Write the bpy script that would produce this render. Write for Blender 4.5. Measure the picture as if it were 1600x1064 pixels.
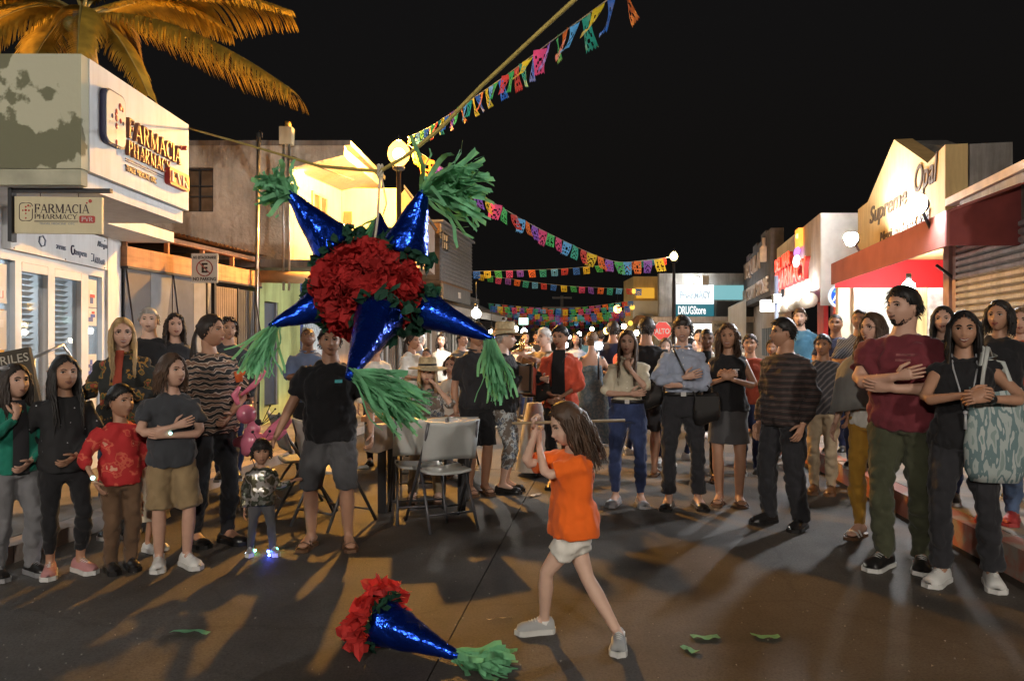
import bpy, math, random
import numpy as np
from mathutils import Vector, Matrix, noise as mnoise

random.seed(7)
S = bpy.context.scene
COL = S.collection
for _o in list(bpy.data.objects):
    bpy.data.objects.remove(_o)

# ------------------------------------------------------------------ camera, sky, sun, exposure
EYE = 1.5
cam = bpy.data.objects.new('camera', bpy.data.cameras.new('camera'))
COL.objects.link(cam)
cam.location = (0, 0, EYE)
cam.rotation_euler = (math.radians(90), 0, 0)
cam.data.sensor_width = 36
cam.data.lens = 26
cam.data.clip_start = 0.05
cam.data.clip_end = 2000
S.camera = cam

W = bpy.data.worlds.new('World')
S.world = W
W.use_nodes = True
_nt = W.node_tree
_bg = _nt.nodes['Background']
_sky = _nt.nodes.new('ShaderNodeTexSky')
_sky.sky_type = 'NISHITA'
_sky.sun_disc = False
_sky.sun_elevation = math.radians(-4)
_sky.sun_rotation = math.radians(200)
_glow = _nt.nodes.new('ShaderNodeMix')
_glow.data_type = 'RGBA'
_glow.blend_type = 'ADD'
_glow.inputs['Factor'].default_value = 1
_glow.inputs['B'].default_value = (0.066, 0.062, 0.060, 1)
_nt.links.new(_sky.outputs[0], _glow.inputs['A'])
_nt.links.new(_glow.outputs['Result'], _bg.inputs[0])
_bg.inputs[1].default_value = 0.065

_sun = bpy.data.lights.new('moon', 'SUN')
_sun.energy = 0.02
_sun.angle = math.radians(10)
_sun.color = (1, 0.95, 0.9)
_suno = bpy.data.objects.new('moon', _sun)
_suno.rotation_euler = (math.radians(40), 0, math.radians(20))
COL.objects.link(_suno)

S.view_settings.view_transform = 'Standard'
S.view_settings.look = 'None'
S.view_settings.gamma = 1
S.view_settings.exposure = 0.2
S.render.engine = 'CYCLES'
S.cycles.use_denoising = True
S.cycles.max_bounces = 6
S.cycles.diffuse_bounces = 3
S.cycles.glossy_bounces = 3
S.cycles.transmission_bounces = 4
S.cycles.transparent_max_bounces = 8
S.cycles.sample_clamp_indirect = 4
S.cycles.caustics_reflective = False
S.cycles.caustics_refractive = False

# ------------------------------------------------------------------ helpers
F = 1156.0          # focal length of the photograph in its own pixels
PI = math.pi

def at(px, Y, py=532):
    """world point seen at photo pixel (px, py) at depth Y"""
    return Vector(((px - 800) / F * Y, Y, EYE - (py - 532) / F * Y))

def rot2(a):
    return Matrix.Rotation(a, 4, 'Z')

class MB:
    def __init__(self, M=None):
        self.v = []; self.f = []; self.m = []; self.M = M; self.s = []
    def add(self, verts, faces, mi=0, smooth=False):
        b = len(self.v)
        if self.M is not None:
            verts = [tuple(self.M @ Vector(p)) for p in verts]
        self.v.extend([tuple(p) for p in verts])
        for f in faces:
            self.f.append(tuple(i + b for i in f)); self.m.append(mi); self.s.append(smooth)
        return self
    def box(self, x0, x1, y0, y1, z0, z1, mi=0):
        v = [(x0,y0,z0),(x1,y0,z0),(x1,y1,z0),(x0,y1,z0),(x0,y0,z1),(x1,y0,z1),(x1,y1,z1),(x0,y1,z1)]
        return self.add(v, [(0,3,2,1),(4,5,6,7),(0,1,5,4),(1,2,6,5),(2,3,7,6),(3,0,4,7)], mi)
    def prism(self, pts, off, mi=0):
        """polygon pts (3-D) extruded by vector off"""
        n = len(pts); off = Vector(off)
        a = [Vector(p) for p in pts]; b = [p + off for p in a]
        fs = [tuple(range(n - 1, -1, -1)), tuple(range(n, 2 * n))]
        for i in range(n):
            j = (i + 1) % n
            fs.append((i, j, n + j, n + i))
        return self.add(a + b, fs, mi)
    def quad(self, a, b, c, d, mi=0):
        return self.add([a, b, c, d], [(0, 1, 2, 3)], mi)
    def loft(self, pts, rad, n=8, side=(1, 0, 0), mi=0, cap=True, smooth=True, sq=0):
        """tube through pts; rad: number or (r_side, r_other) per point"""
        P = [Vector(p) for p in pts]; k = len(P); vs = []
        side = Vector(side)
        for i in range(k):
            t = (P[min(i + 1, k - 1)] - P[max(i - 1, 0)])
            if t.length < 1e-9: t = Vector((0, 0, 1))
            t.normalize()
            s = side - t * side.dot(t)
            if s.length < 1e-4:
                s = t.orthogonal()
            s.normalize()
            o = t.cross(s)
            r = rad[i] if isinstance(rad, (list, tuple)) else rad
            ra, rb = (r if isinstance(r, (tuple, list)) else (r, r))
            for j in range(n):
                a = 2 * PI * j / n
                ca, sa = math.cos(a), math.sin(a)
                if sq:
                    q = max(abs(ca), abs(sa)); e = 1 + sq * (1 / q - 1) ; ca *= e; sa *= e
                vs.append(P[i] + s * (ra * ca) + o * (rb * sa))
        fs = []
        for i in range(k - 1):
            for j in range(n):
                j2 = (j + 1) % n
                fs.append((i * n + j, i * n + j2, (i + 1) * n + j2, (i + 1) * n + j))
        if cap:
            fs.append(tuple(range(n - 1, -1, -1))); fs.append(tuple(range((k - 1) * n, k * n)))
        return self.add(vs, fs, mi, smooth)
    def ball(self, c, r, nu=12, nv=8, mi=0, M=None):
        r = r if isinstance(r, (tuple, list)) else (r, r, r)
        c = Vector(c); vs = []; fs = []
        for i in range(nv + 1):
            a = PI * i / nv
            for j in range(nu):
                b = 2 * PI * j / nu
                p = Vector((r[0] * math.sin(a) * math.cos(b), r[1] * math.sin(a) * math.sin(b), r[2] * math.cos(a)))
                if M is not None: p = M @ p
                vs.append(c + p)
        for i in range(nv):
            for j in range(nu):
                j2 = (j + 1) % nu
                fs.append((i * nu + j, (i + 1) * nu + j, (i + 1) * nu + j2, i * nu + j2))
        return self.add(vs, fs, mi, True)
    def lathe(self, c, prof, n=16, mi=0, smooth=True):
        """prof: list of (r, z)"""
        c = Vector(c); vs = []; fs = []
        for (r, z) in prof:
            for j in range(n):
                a = 2 * PI * j / n
                vs.append(c + Vector((r * math.cos(a), r * math.sin(a), z)))
        for i in range(len(prof) - 1):
            for j in range(n):
                j2 = (j + 1) % n
                fs.append((i * n + j, i * n + j2, (i + 1) * n + j2, (i + 1) * n + j))
        return self.add(vs, fs, mi, smooth)
    def mesh(self, name):
        me = bpy.data.meshes.new(name)
        me.from_pydata(self.v, [], self.f)
        me.polygons.foreach_set('material_index', self.m)
        me.polygons.foreach_set('use_smooth', self.s)
        me.update()
        return me
    def build(self, name, mats, parent=None, loc=None):
        me = self.mesh(name)
        if not isinstance(mats, (list, tuple)): mats = [mats]
        for m in mats: me.materials.append(m)
        return link(name, me, parent, loc)

def link(name, me, parent=None, loc=None):
    o = bpy.data.objects.new(name, me)
    COL.objects.link(o)
    if loc is not None: o.location = loc
    if parent is not None:
        o.parent = parent
        o.matrix_parent_inverse = WM(parent).inverted()
    return o

def WM(o):
    m = Matrix.Translation(o.location) @ o.rotation_euler.to_matrix().to_4x4() @ Matrix.Diagonal((*o.scale, 1))
    if o.parent is not None:
        m = WM(o.parent) @ o.matrix_parent_inverse @ m
    return m

def thing(name, label, cat, loc=(0, 0, 0), rz=0, group=None):
    o = bpy.data.objects.new(name, None)
    o.empty_display_size = 0.1
    o.location = loc; o.rotation_euler = (0, 0, rz)
    COL.objects.link(o)
    tag(o, label, cat, group)
    return o

def tag(o, label, cat, group=None):
    o['label'] = label; o['category'] = cat
    if group: o['group'] = group
    return o

def struct(o, kind='structure'):
    o['kind'] = kind
    return o

def local_part(o, parent):
    """child whose mesh is already written in the parent's own coordinates"""
    o.parent = parent
    o.matrix_parent_inverse = Matrix.Identity(4)
    return o

def children(o):
    return [c for c in bpy.data.objects if c.parent == o]

def copy_tree(o, parent=None):
    c = o.copy(); COL.objects.link(c)
    if parent is not None:
        c.parent = parent
    for ch in children(o):
        copy_tree(ch, c)
    return c

def group_line(t):
    return t

# ------------------------------------------------------------------ materials
_M = {}
def mat(name, col, rough=0.6, metal=0.0, vary=0.15, vscale=6.0, bump=0.0, bscale=60.0, emit=0.0, ecol=None, spec=0.5,
        col2=None, thresh=None, stretch=(1, 1, 1), trans=0.0, bdist=0.01, alpha=1.0, sheen=0.0, coords='Object', detail=4.0):
    if name in _M: return _M[name]
    m = bpy.data.materials.new(name); m.use_nodes = True
    nt = m.node_tree; N = nt.nodes; L = nt.links
    b = N['Principled BSDF']
    b.inputs['Roughness'].default_value = rough
    b.inputs['Metallic'].default_value = metal
    b.inputs['Specular IOR Level'].default_value = spec
    tc = N.new('ShaderNodeTexCoord'); mp = N.new('ShaderNodeMapping')
    mp.inputs['Scale'].default_value = stretch
    L.new(tc.outputs[coords], mp.inputs[0])
    c3 = tuple(col[:3])
    if col2 is not None or vary > 0:
        nz = N.new('ShaderNodeTexNoise'); nz.inputs['Scale'].default_value = vscale
        nz.inputs['Detail'].default_value = detail
        L.new(mp.outputs[0], nz.inputs['Vector'])
        cr = N.new('ShaderNodeValToRGB')
        if col2 is None:
            lo = tuple(x * (1 - vary) for x in c3); hi = tuple(min(1, x * (1 + vary)) for x in c3)
            cr.color_ramp.elements[0].position = 0.3; cr.color_ramp.elements[1].position = 0.7
        else:
            lo = c3; hi = tuple(col2[:3])
            t = thresh or (0.45, 0.55)
            cr.color_ramp.elements[0].position = t[0]; cr.color_ramp.elements[1].position = t[1]
        cr.color_ramp.elements[0].color = (*lo, 1); cr.color_ramp.elements[1].color = (*hi, 1)
        L.new(nz.outputs[0], cr.inputs[0]); L.new(cr.outputs[0], b.inputs['Base Color'])
    else:
        b.inputs['Base Color'].default_value = (*c3, 1)
    if bump > 0:
        n2 = N.new('ShaderNodeTexNoise'); n2.inputs['Scale'].default_value = bscale; n2.inputs['Detail'].default_value = 3
        L.new(mp.outputs[0], n2.inputs['Vector'])
        bp = N.new('ShaderNodeBump'); bp.inputs['Strength'].default_value = bump; bp.inputs['Distance'].default_value = bdist
        L.new(n2.outputs[0], bp.inputs['Height']); L.new(bp.outputs[0], b.inputs['Normal'])
    if emit > 0:
        b.inputs['Emission Color'].default_value = (*(ecol or c3), 1)
        b.inputs['Emission Strength'].default_value = emit
    if trans > 0:
        b.inputs['Transmission Weight'].default_value = trans
    if sheen > 0:
        b.inputs['Sheen Weight'].default_value = sheen
    if alpha < 1:
        b.inputs['Alpha'].default_value = alpha
    _M[name] = m
    return m

def grime(m, amt=.5):
    """rain streaks and dust on painted walls"""
    N, L, b = m.node_tree.nodes, m.node_tree.links, m.node_tree.nodes['Principled BSDF']
    tc = N.new('ShaderNodeTexCoord'); mp = N.new('ShaderNodeMapping'); mp.inputs['Scale'].default_value = (5, 5, .55)
    n1 = N.new('ShaderNodeTexNoise'); n1.inputs['Scale'].default_value = 1.6; n1.inputs['Detail'].default_value = 7; n1.inputs['Roughness'].default_value = .7
    r = N.new('ShaderNodeValToRGB'); r.color_ramp.elements[0].position = .36; r.color_ramp.elements[0].color = (.42, .38, .33, 1); r.color_ramp.elements[1].position = .58
    x = N.new('ShaderNodeMix'); x.data_type = 'RGBA'; x.blend_type = 'MULTIPLY'; x.inputs['Factor'].default_value = amt
    old = b.inputs['Base Color'].links[0].from_socket
    L.new(tc.outputs['Object'], mp.inputs[0]); L.new(mp.outputs[0], n1.inputs['Vector']); L.new(n1.outputs[0], r.inputs[0])
    L.new(old, x.inputs['A']); L.new(r.outputs[0], x.inputs['B']); L.new(x.outputs['Result'], b.inputs['Base Color'])

def nodes_of(m):
    return m.node_tree.nodes, m.node_tree.links, m.node_tree.nodes['Principled BSDF']

def cloth(name, col, rough=0.85, vary=0.18, col2=None, thresh=None, vscale=9.0, stretch=(1, 1, .6), bump=0.5):
    return mat('cloth_' + name, col, rough=rough, vary=vary, vscale=vscale, bump=bump, bscale=9, bdist=0.035,
               col2=col2, thresh=thresh, stretch=stretch, spec=0.25, sheen=0.15, detail=2.5)

def glow(name, col, strength):
    return mat('glow_' + name, (0.02, 0.02, 0.02), vary=0, emit=strength, ecol=col, spec=0.0)

def text_mesh(s, size, extrude=0.005, shear=0.0, bold=0.0, spacing=1.0, align='LEFT'):
    cu = bpy.data.curves.new('lettering', 'FONT')
    cu.body = s; cu.size = size; cu.extrude = extrude; cu.shear = shear; cu.offset = bold
    cu.space_character = spacing; cu.align_x = align; cu.resolution_u = 3
    o = bpy.data.objects.new('tmp', cu); COL.objects.link(o)
    dg = bpy.context.evaluated_depsgraph_get()
    me = bpy.data.meshes.new_from_object(o.evaluated_get(dg))
    bpy.data.objects.remove(o); bpy.data.curves.remove(cu)
    return me

def text(name, s, size, m, origin, xdir, ydir=(0, 0, 1), parent=None, width=None, **kw):
    """lettering with its baseline start at origin, running along xdir, standing along ydir; width squeezes it to fit"""
    me = text_mesh(s, size, **kw)
    X = Vector(xdir).normalized(); Yv = Vector(ydir).normalized(); Z = X.cross(Yv).normalized()
    M = Matrix((X, Yv, Z)).transposed().to_4x4(); M.translation = Vector(origin)
    if width is not None:
        xs = [v.co.x for v in me.vertices]
        M = M @ Matrix.Diagonal((width / max(1e-6, max(xs) - min(min(xs), 0)), 1, 1, 1))
    me.transform(M)
    me.materials.clear(); me.materials.append(m)
    me.name = name
    return link(name, me, parent)

# serif capitals for the pharmacy signs: strokes on a unit box (x, y, x, y, width) and arcs
def serif_glyph(ch):
    T, t = 0.17, 0.07
    def sr(x, y, w=0.3): return ('r', x - w / 2, y - 0.03 if y > 0.5 else y, x + w / 2, y if y > 0.5 else y + 0.03)
    def st(x0, y0, x1, y1, w): return ('s', x0, y0, x1, y1, w)
    V = lambda x: [st(x, 0, x, 1, T), sr(x, 0), sr(x, 1)]
    g = {
        'F': (0.72, V(0.15) + [st(0.15, 0.96, 0.68, 0.96, t), st(0.15, 0.52, 0.55, 0.52, t), st(0.66, 0.98, 0.66, 0.76, t), st(0.54, 0.64, 0.54, 0.4, t)]),
        'A': (0.95, [st(0.12, 0, 0.46, 1, t), st(0.82, 0, 0.48, 1, T), st(0.22, 0.33, 0.7, 0.33, t), sr(0.12, 0, .26), sr(0.83, 0, .3)]),
        'R': (0.9, V(0.15) + [('a', 0.38, 0.74, 0.27, 0.23, -90, 90, t, T), st(0.15, 0.97, 0.4, 0.97, t), st(0.15, 0.51, 0.4, 0.51, t), st(0.42, 0.5, 0.78, 0.02, T), sr(0.8, 0, .24)]),
        'M': (1.12, [st(0.14, 0, 0.14, 1, t), st(0.14, 1, 0.54, 0.08, T), st(0.94, 1, 0.54, 0.08, t), st(0.94, 0, 0.94, 1, T), sr(0.14, 0, .26), sr(0.94, 0), sr(0.1, 1, .2), sr(0.96, 1, .24)]),
        'C': (0.86, [('a', 0.47, 0.5, 0.38, 0.47, 48, 312, t, T), st(0.74, 0.95, 0.74, 0.7, t)]),
        'I': (0.36, V(0.17)),
        'P': (0.78, V(0.15) + [('a', 0.38, 0.73, 0.27, 0.24, -90, 90, t, T), st(0.15, 0.97, 0.4, 0.97, t), st(0.15, 0.49, 0.4, 0.49, t)]),
        'H': (0.98, V(0.15) + V(0.8) + [st(0.15, 0.5, 0.8, 0.5, t)]),
        'Y': (0.88, [st(0.43, 0, 0.43, 0.46, T), st(0.43, 0.44, 0.1, 1, T), st(0.43, 0.44, 0.76, 1, t), sr(0.43, 0), sr(0.1, 1, .28), sr(0.77, 1, .24)]),
        'V': (0.9, [st(0.45, 0, 0.1, 1, T), st(0.45, 0, 0.78, 1, t), sr(0.1, 1, .3), sr(0.78, 1, .24)]),
    }
    return g[ch]

def serif_mesh(ch, M, depth):
    """one capital in the XY plane scaled by M, extruded to depth along +Z (before M)"""
    mb = MB(M)
    w, parts = serif_glyph(ch)
    def pr(p2, k):
        mb.prism([(x, y, 0.001 * k) for x, y in p2], (0, 0, depth - 0.002 * k))
    k = 0
    for p in parts:
        k += 1
        if p[0] == 'r':
            pr([(p[1], p[2]), (p[3], p[2]), (p[3], p[4]), (p[1], p[4])], k)
        elif p[0] == 's':
            _, x0, y0, x1, y1, wd = p
            dx, dy = x1 - x0, y1 - y0; h = wd / 2
            if abs(dx) > abs(dy) * 2.2: q = [(x0, y0 - h), (x1, y1 - h), (x1, y1 + h), (x0, y0 + h)]
            else: q = [(x0 - h, y0), (x0 + h, y0), (x1 + h, y1), (x1 - h, y1)]
            pr(q, k)
        else:
            _, cx, cy, rx, ry, a0, a1, t0, t1 = p
            n = 10
            for i in range(n):
                q = []
                for (a, sgn) in ((i, 1), (i + 1, 1), (i + 1, -1), (i, -1)):
                    an = math.radians(a0 + (a1 - a0) * a / n)
                    wd = (t0 + (t1 - t0) * abs(math.cos(an))) / 2 * sgn
                    q.append((cx + (rx + wd) * math.cos(an), cy + (ry + wd) * math.sin(an)))
                pr(q, k)
    return mb, w

def serif_word(s, m, origin, xdir, height, width, parent, depth, name='letter', joined=False):
    X = Vector(xdir).normalized(); U = Vector((0, 0, 1)); Z = X.cross(U).normalized()
    ws = [serif_glyph(c)[0] for c in s if c != ' ']
    tot = sum(ws); kx = width / tot
    x = 0.0; allm = MB()
    for c in s:
        R = Matrix((X, U, Z)).transposed().to_4x4(); R.translation = Vector(origin) + X * x
        M = R @ Matrix.Diagonal((kx, height, 1, 1))
        mb, w = serif_mesh(c, M, depth)
        if joined:
            allm.add(mb.v, mb.f)
        else:
            mb.build(name, m, parent)
        x += w * kx
    if joined: allm.build(name, m, parent)
# ------------------------------------------------------------------ setting materials
M_ROAD = mat('road_concrete', (0.100, 0.089, 0.079), rough=0.72, vary=0.3, vscale=1.3, bump=0.0, spec=0.35)
def _road_ridges(m):
    N, L, b = nodes_of(m)
    tc = N.new('ShaderNodeTexCoord'); mp = N.new('ShaderNodeMapping'); mp.inputs['Rotation'].default_value = (0, 0, 0.13)
    w = N.new('ShaderNodeTexWave'); w.wave_type = 'BANDS'; w.bands_direction = 'Y'; w.inputs['Scale'].default_value = 30
    w.inputs['Distortion'].default_value = 1.2; w.inputs['Detail'].default_value = 2
    nz = N.new('ShaderNodeTexNoise'); nz.inputs['Scale'].default_value = 90
    mx = N.new('ShaderNodeMath'); mx.operation = 'MULTIPLY_ADD'; mx.inputs[1].default_value = 0.6
    bp = N.new('ShaderNodeBump'); bp.inputs['Strength'].default_value = 0.35; bp.inputs['Distance'].default_value = 0.006
    L.new(tc.outputs['Object'], mp.inputs[0]); L.new(mp.outputs[0], w.inputs['Vector']); L.new(tc.outputs['Object'], nz.inputs['Vector'])
    L.new(w.outputs['Fac'], mx.inputs[0]); L.new(nz.outputs[0], mx.inputs[2]); L.new(mx.outputs[0], bp.inputs['Height'])
    L.new(bp.outputs[0], b.inputs['Normal'])
    sp = N.new('ShaderNodeTexNoise'); sp.inputs['Scale'].default_value = 70; sp.inputs['Detail'].default_value = 4; sp.inputs['Roughness'].default_value = .8
    sr = N.new('ShaderNodeValToRGB'); sr.color_ramp.elements[0].position = .32; sr.color_ramp.elements[0].color = (.35, .33, .31, 1); sr.color_ramp.elements[1].position = .56
    L.new(tc.outputs['Object'], sp.inputs['Vector']); L.new(sp.outputs[0], sr.inputs[0])
    ms = N.new('ShaderNodeMix'); ms.data_type = 'RGBA'; ms.blend_type = 'MULTIPLY'; ms.inputs['Factor'].default_value = .8
    vo = N.new('ShaderNodeTexVoronoi'); vo.feature = 'DISTANCE_TO_EDGE'; vo.inputs['Scale'].default_value = .55
    nv = N.new('ShaderNodeTexNoise'); nv.inputs['Scale'].default_value = 2.2; nv.inputs['Detail'].default_value = 6
    av = N.new('ShaderNodeMix'); av.data_type = 'RGBA'; av.inputs['Factor'].default_value = .28; L.new(tc.outputs['Object'], av.inputs['A']); L.new(tc.outputs['Object'], nv.inputs['Vector']); L.new(nv.outputs['Color'], av.inputs['B']); L.new(av.outputs['Result'], vo.inputs['Vector'])
    cr2 = N.new('ShaderNodeValToRGB'); cr2.color_ramp.elements[0].position = .002; cr2.color_ramp.elements[0].color = (.28, .26, .24, 1); cr2.color_ramp.elements[1].position = .0065; L.new(vo.outputs['Distance'], cr2.inputs[0])
    mc = N.new('ShaderNodeMix'); mc.data_type = 'RGBA'; mc.blend_type = 'MULTIPLY'; mc.inputs['Factor'].default_value = .28
    # worn stains
    n2 = N.new('ShaderNodeTexNoise'); n2.inputs['Scale'].default_value = 0.7; n2.inputs['Detail'].default_value = 8; n2.inputs['Roughness'].default_value = 0.7
    rp = N.new('ShaderNodeValToRGB'); rp.color_ramp.elements[0].position = 0.35; rp.color_ramp.elements[0].color = (0.55, 0.5, 0.45, 1); rp.color_ramp.elements[1].position = 0.62
    L.new(tc.outputs['Object'], n2.inputs['Vector']); L.new(n2.outputs[0], rp.inputs[0])
    mm = N.new('ShaderNodeMix'); mm.data_type = 'RGBA'; mm.blend_type = 'MULTIPLY'; mm.inputs['Factor'].default_value = 1
    old = b.inputs['Base Color'].links[0].from_socket
    L.new(old, mm.inputs['A']); L.new(rp.outputs[0], mm.inputs['B']); L.new(mm.outputs['Result'], ms.inputs['A']); L.new(sr.outputs[0], ms.inputs['B']); L.new(ms.outputs['Result'], mc.inputs['A']); L.new(cr2.outputs[0], mc.inputs['B']); L.new(mc.outputs['Result'], b.inputs['Base Color'])
_road_ridges(M_ROAD)
M_DARKGROUND = mat('earth', (0.05, 0.045, 0.04), rough=0.95)
M_WALK = mat('sidewalk_concrete', (0.26, 0.235, 0.21), rough=0.85, vary=0.25, vscale=3, bump=0.3, bscale=40)
M_KERB = mat('kerb_red_paint', (0.36, 0.13, 0.09), rough=0.8, col2=(0.3, 0.25, 0.21), thresh=(0.5, 0.62), vscale=5, bump=0.3, bscale=30)
M_KERBGREY = mat('kerb_concrete', (0.33, 0.28, 0.25), rough=0.85, vary=0.3, vscale=4, bump=0.3)
M_WHITE = mat('white_paint', (0.72, 0.74, 0.76), rough=0.6, vary=0.07, vscale=2.5, bump=0.12, bscale=25)
M_PEEL = mat('peeling_cream_paint', (0.50, 0.49, 0.36), rough=0.8, col2=(0.17, 0.17, 0.105), thresh=(0.505, 0.525), vscale=2.6, bump=0.3, bscale=20, detail=12)
M_STUCCO = mat('rough_stucco', (0.55, 0.49, 0.41), rough=0.95, vary=0.36, vscale=1.6, bump=0.9, bscale=9, bdist=0.05, detail=8)
M_YSTUCCO = mat('yellow_wall', (0.66, 0.58, 0.40), rough=0.9, vary=0.12, vscale=2, bump=0.3, bscale=20)
M_LIME = mat('lime_wall', (0.42, 0.50, 0.22), rough=0.85, vary=0.15, vscale=2.2, bump=0.2)
M_BLUE = mat('blue_wall', (0.05, 0.075, 0.33), rough=0.8, vary=0.15)
M_WOOD = mat('salmon_beam', (0.45, 0.23, 0.12), rough=0.75, vary=0.25, vscale=3, stretch=(1, 1, 6), bump=0.2)
M_DKMETAL = mat('dark_metal', (0.035, 0.035, 0.038), rough=0.5, metal=0.3)
M_STEEL = mat('galvanised_steel', (0.45, 0.45, 0.45), rough=0.35, metal=0.9)
M_ALU = mat('white_aluminium', (0.75, 0.77, 0.8), rough=0.35, metal=0.1, vary=0.04)
M_TRI_A = mat('gate_slate', (0.055, 0.062, 0.09), rough=0.55, vary=0.15)
M_TRI_B = mat('gate_grey', (0.17, 0.175, 0.19), rough=0.55, vary=0.12)
M_TRI_C = mat('gate_brown', (0.095, 0.08, 0.075), rough=0.55, vary=0.12)
M_TAN = mat('ribbed_tan', (0.17, 0.13, 0.10), rough=0.6, vary=0.12)
M_CHAR = mat('ribbed_charcoal', (0.06, 0.06, 0.065), rough=0.6, vary=0.15)
M_GLASS = mat('dark_glass', (0.02, 0.025, 0.03), rough=0.03, vary=0, spec=0.9, alpha=0.35)
M_REFLSLAT = mat('blind_slat_paint', (0.6, 0.61, 0.6), rough=0.5, vary=0.1)
M_MAROON = mat('maroon_canvas', (0.30, 0.095, 0.08), rough=0.85, vary=0.14, vscale=3, bump=0.15)
M_REDFAB = mat('red_canvas', (0.55, 0.012, 0.02), rough=0.8, vary=0.06)
M_OPAL = mat('ochre_facade', (0.60, 0.44, 0.20), rough=0.85, vary=0.1, vscale=2, bump=0.2)
M_GREYPLASTER = mat('grey_plaster', (0.24, 0.225, 0.21), rough=0.9, vary=0.3, vscale=2.5, bump=0.4)
M_PINKWALL = mat('cream_pink_wall', (0.52, 0.41, 0.34), rough=0.85, vary=0.1, vscale=2)
M_SHUTTER = mat('shutter_steel', (0.52, 0.51, 0.52), rough=0.45, metal=0.3, vary=0.18, vscale=4)
M_CLAP = mat('grey_clapboard', (0.20, 0.20, 0.21), rough=0.75, vary=0.15)
M_BROWNCLAP = mat('brown_clapboard', (0.20, 0.11, 0.055), rough=0.75, vary=0.2)
M_TEQ = mat('dark_brown_sign', (0.075, 0.055, 0.05), rough=0.8, vary=0.4, vscale=3, bump=0.4)
M_NAVY = mat('navy_print', (0.02, 0.018, 0.06), rough=0.5, vary=0)
M_REDPRINT = mat('red_print', (0.42, 0.03, 0.02), rough=0.45, vary=0)
M_COPPER = mat('copper_letter', (0.26, 0.10, 0.065), rough=0.45, metal=0.1, vary=0.06)
M_CREAMSIGN = mat('cream_sign_board', (0.60, 0.53, 0.34), rough=0.5, vary=0.04)
M_PRINTBROWN = mat('dark_brown_print', (0.035, 0.015, 0.02), rough=0.5, vary=0)
M_BLACK = mat('black_paint', (0.015, 0.015, 0.016), rough=0.5, vary=0)
M_CHALK = mat('chalkboard', (0.045, 0.035, 0.022), rough=0.7, vary=0.3)
M_SIGNWHITE = mat('sign_white', (0.62, 0.62, 0.60), rough=0.5, vary=0.04)
M_ROPE = mat('yellow_rope', (0.42, 0.33, 0.09), rough=0.9, vary=0.2, vscale=80)
M_TWINE = mat('pale_twine', (0.5, 0.46, 0.36), rough=0.9, vary=0.1)

# ------------------------------------------------------------------ ground, road, pavements
gm = MB(); gm.quad((-400, -60, -0.12), (400, -60, -0.12), (400, 700, -0.12), (-400, 700, -0.12))
struct(gm.build('ground', M_DARKGROUND))
RD = Vector((0.133, 1, 0)).normalized(); RN = Vector((RD.y, -RD.x, 0))
R0 = Vector((-0.81, 0, 0))
rb = MB(); rb.prism([R0 + RN * -9 + RD * -8 + Vector((0, 0, -0.03)), R0 + RN * 9 + RD * -8 + Vector((0, 0, -0.03)), R0 + RN * 9 + RD * 90 + Vector((0, 0, -0.03)), R0 + RN * -9 + RD * 90 + Vector((0, 0, -0.03))], (0, 0, -0.06))
road = struct(rb.build('road', mat('joint_filler', (0.03, 0.027, 0.024), rough=0.95)))
ROWS = [-8, -3.9, 0.1, 8.62, 13.0, 17.6, 22.2, 27, 32, 38, 46, 56, 70, 90]
COLS = [-9.2, -6.2, -3.3, 0.0, 3.35, 6.7, 9.2]
for i in range(len(ROWS) - 1):
    for j in range(len(COLS) - 1):
        g = 0.0045
        a, b_, c, d = COLS[j] + g, COLS[j + 1] - g, ROWS[i] + g, ROWS[i + 1] - g
        dz = ((i * 7 + j * 13) % 5 - 2) * 0.0012
        s = MB(); z = -0.045
        s.prism([R0 + RN * a + RD * c + Vector((0, 0, z)), R0 + RN * b_ + RD * c + Vector((0, 0, z)), R0 + RN * b_ + RD * d + Vector((0, 0, z)), R0 + RN * a + RD * d + Vector((0, 0, z))], (0, 0, 0.045 + dz))
        s.build('slab', M_ROAD, road)

def kerb_run(p0, p1, w, h, out, name, label, m):
    """kerb stones from p0 to p1, and the pavement behind them (out = side away from the road)"""
    d = (p1 - p0); Ltot = d.length; d.normalize()
    n = int(Ltot / 1.0)
    base = thing(name, label, 'kerb', p0)
    for k in range(n):
        a = p0 + d * (k * Ltot / n + 0.004); b_ = p0 + d * ((k + 1) * Ltot / n - 0.004)
        if a.y > 26: continue
        jz = random.uniform(-0.006, 0.006)
        kb = MB()
        q = [a, b_, b_ + out * w, a + out * w]
        kb.prism([v + Vector((0, 0, -0.05)) for v in q], (0, 0, 0.05 + h + jz))
        kb.build('kerb_stone', m, base)
    return base
KL0, KL1 = Vector((-4.2, -1.0, 0)), Vector((1.9, 43, 0))
KR0, KR1 = Vector((2.62, -1.0, 0)), Vector((6.9, 43, 0))
outL = Vector((-1, 0.137, 0)).normalized(); outR = Vector((1, -0.098, 0)).normalized()
kerb_run(KL0, KL1, 0.18, 0.12, outL, 'kerb', 'low bare concrete kerb in front of the pharmacy side shops', M_KERBGREY)
kerb_run(KR0, KR1, 0.16, 0.20, outR, 'kerb', 'tall red painted kerb behind the man in the maroon shirt', M_KERB)
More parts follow.
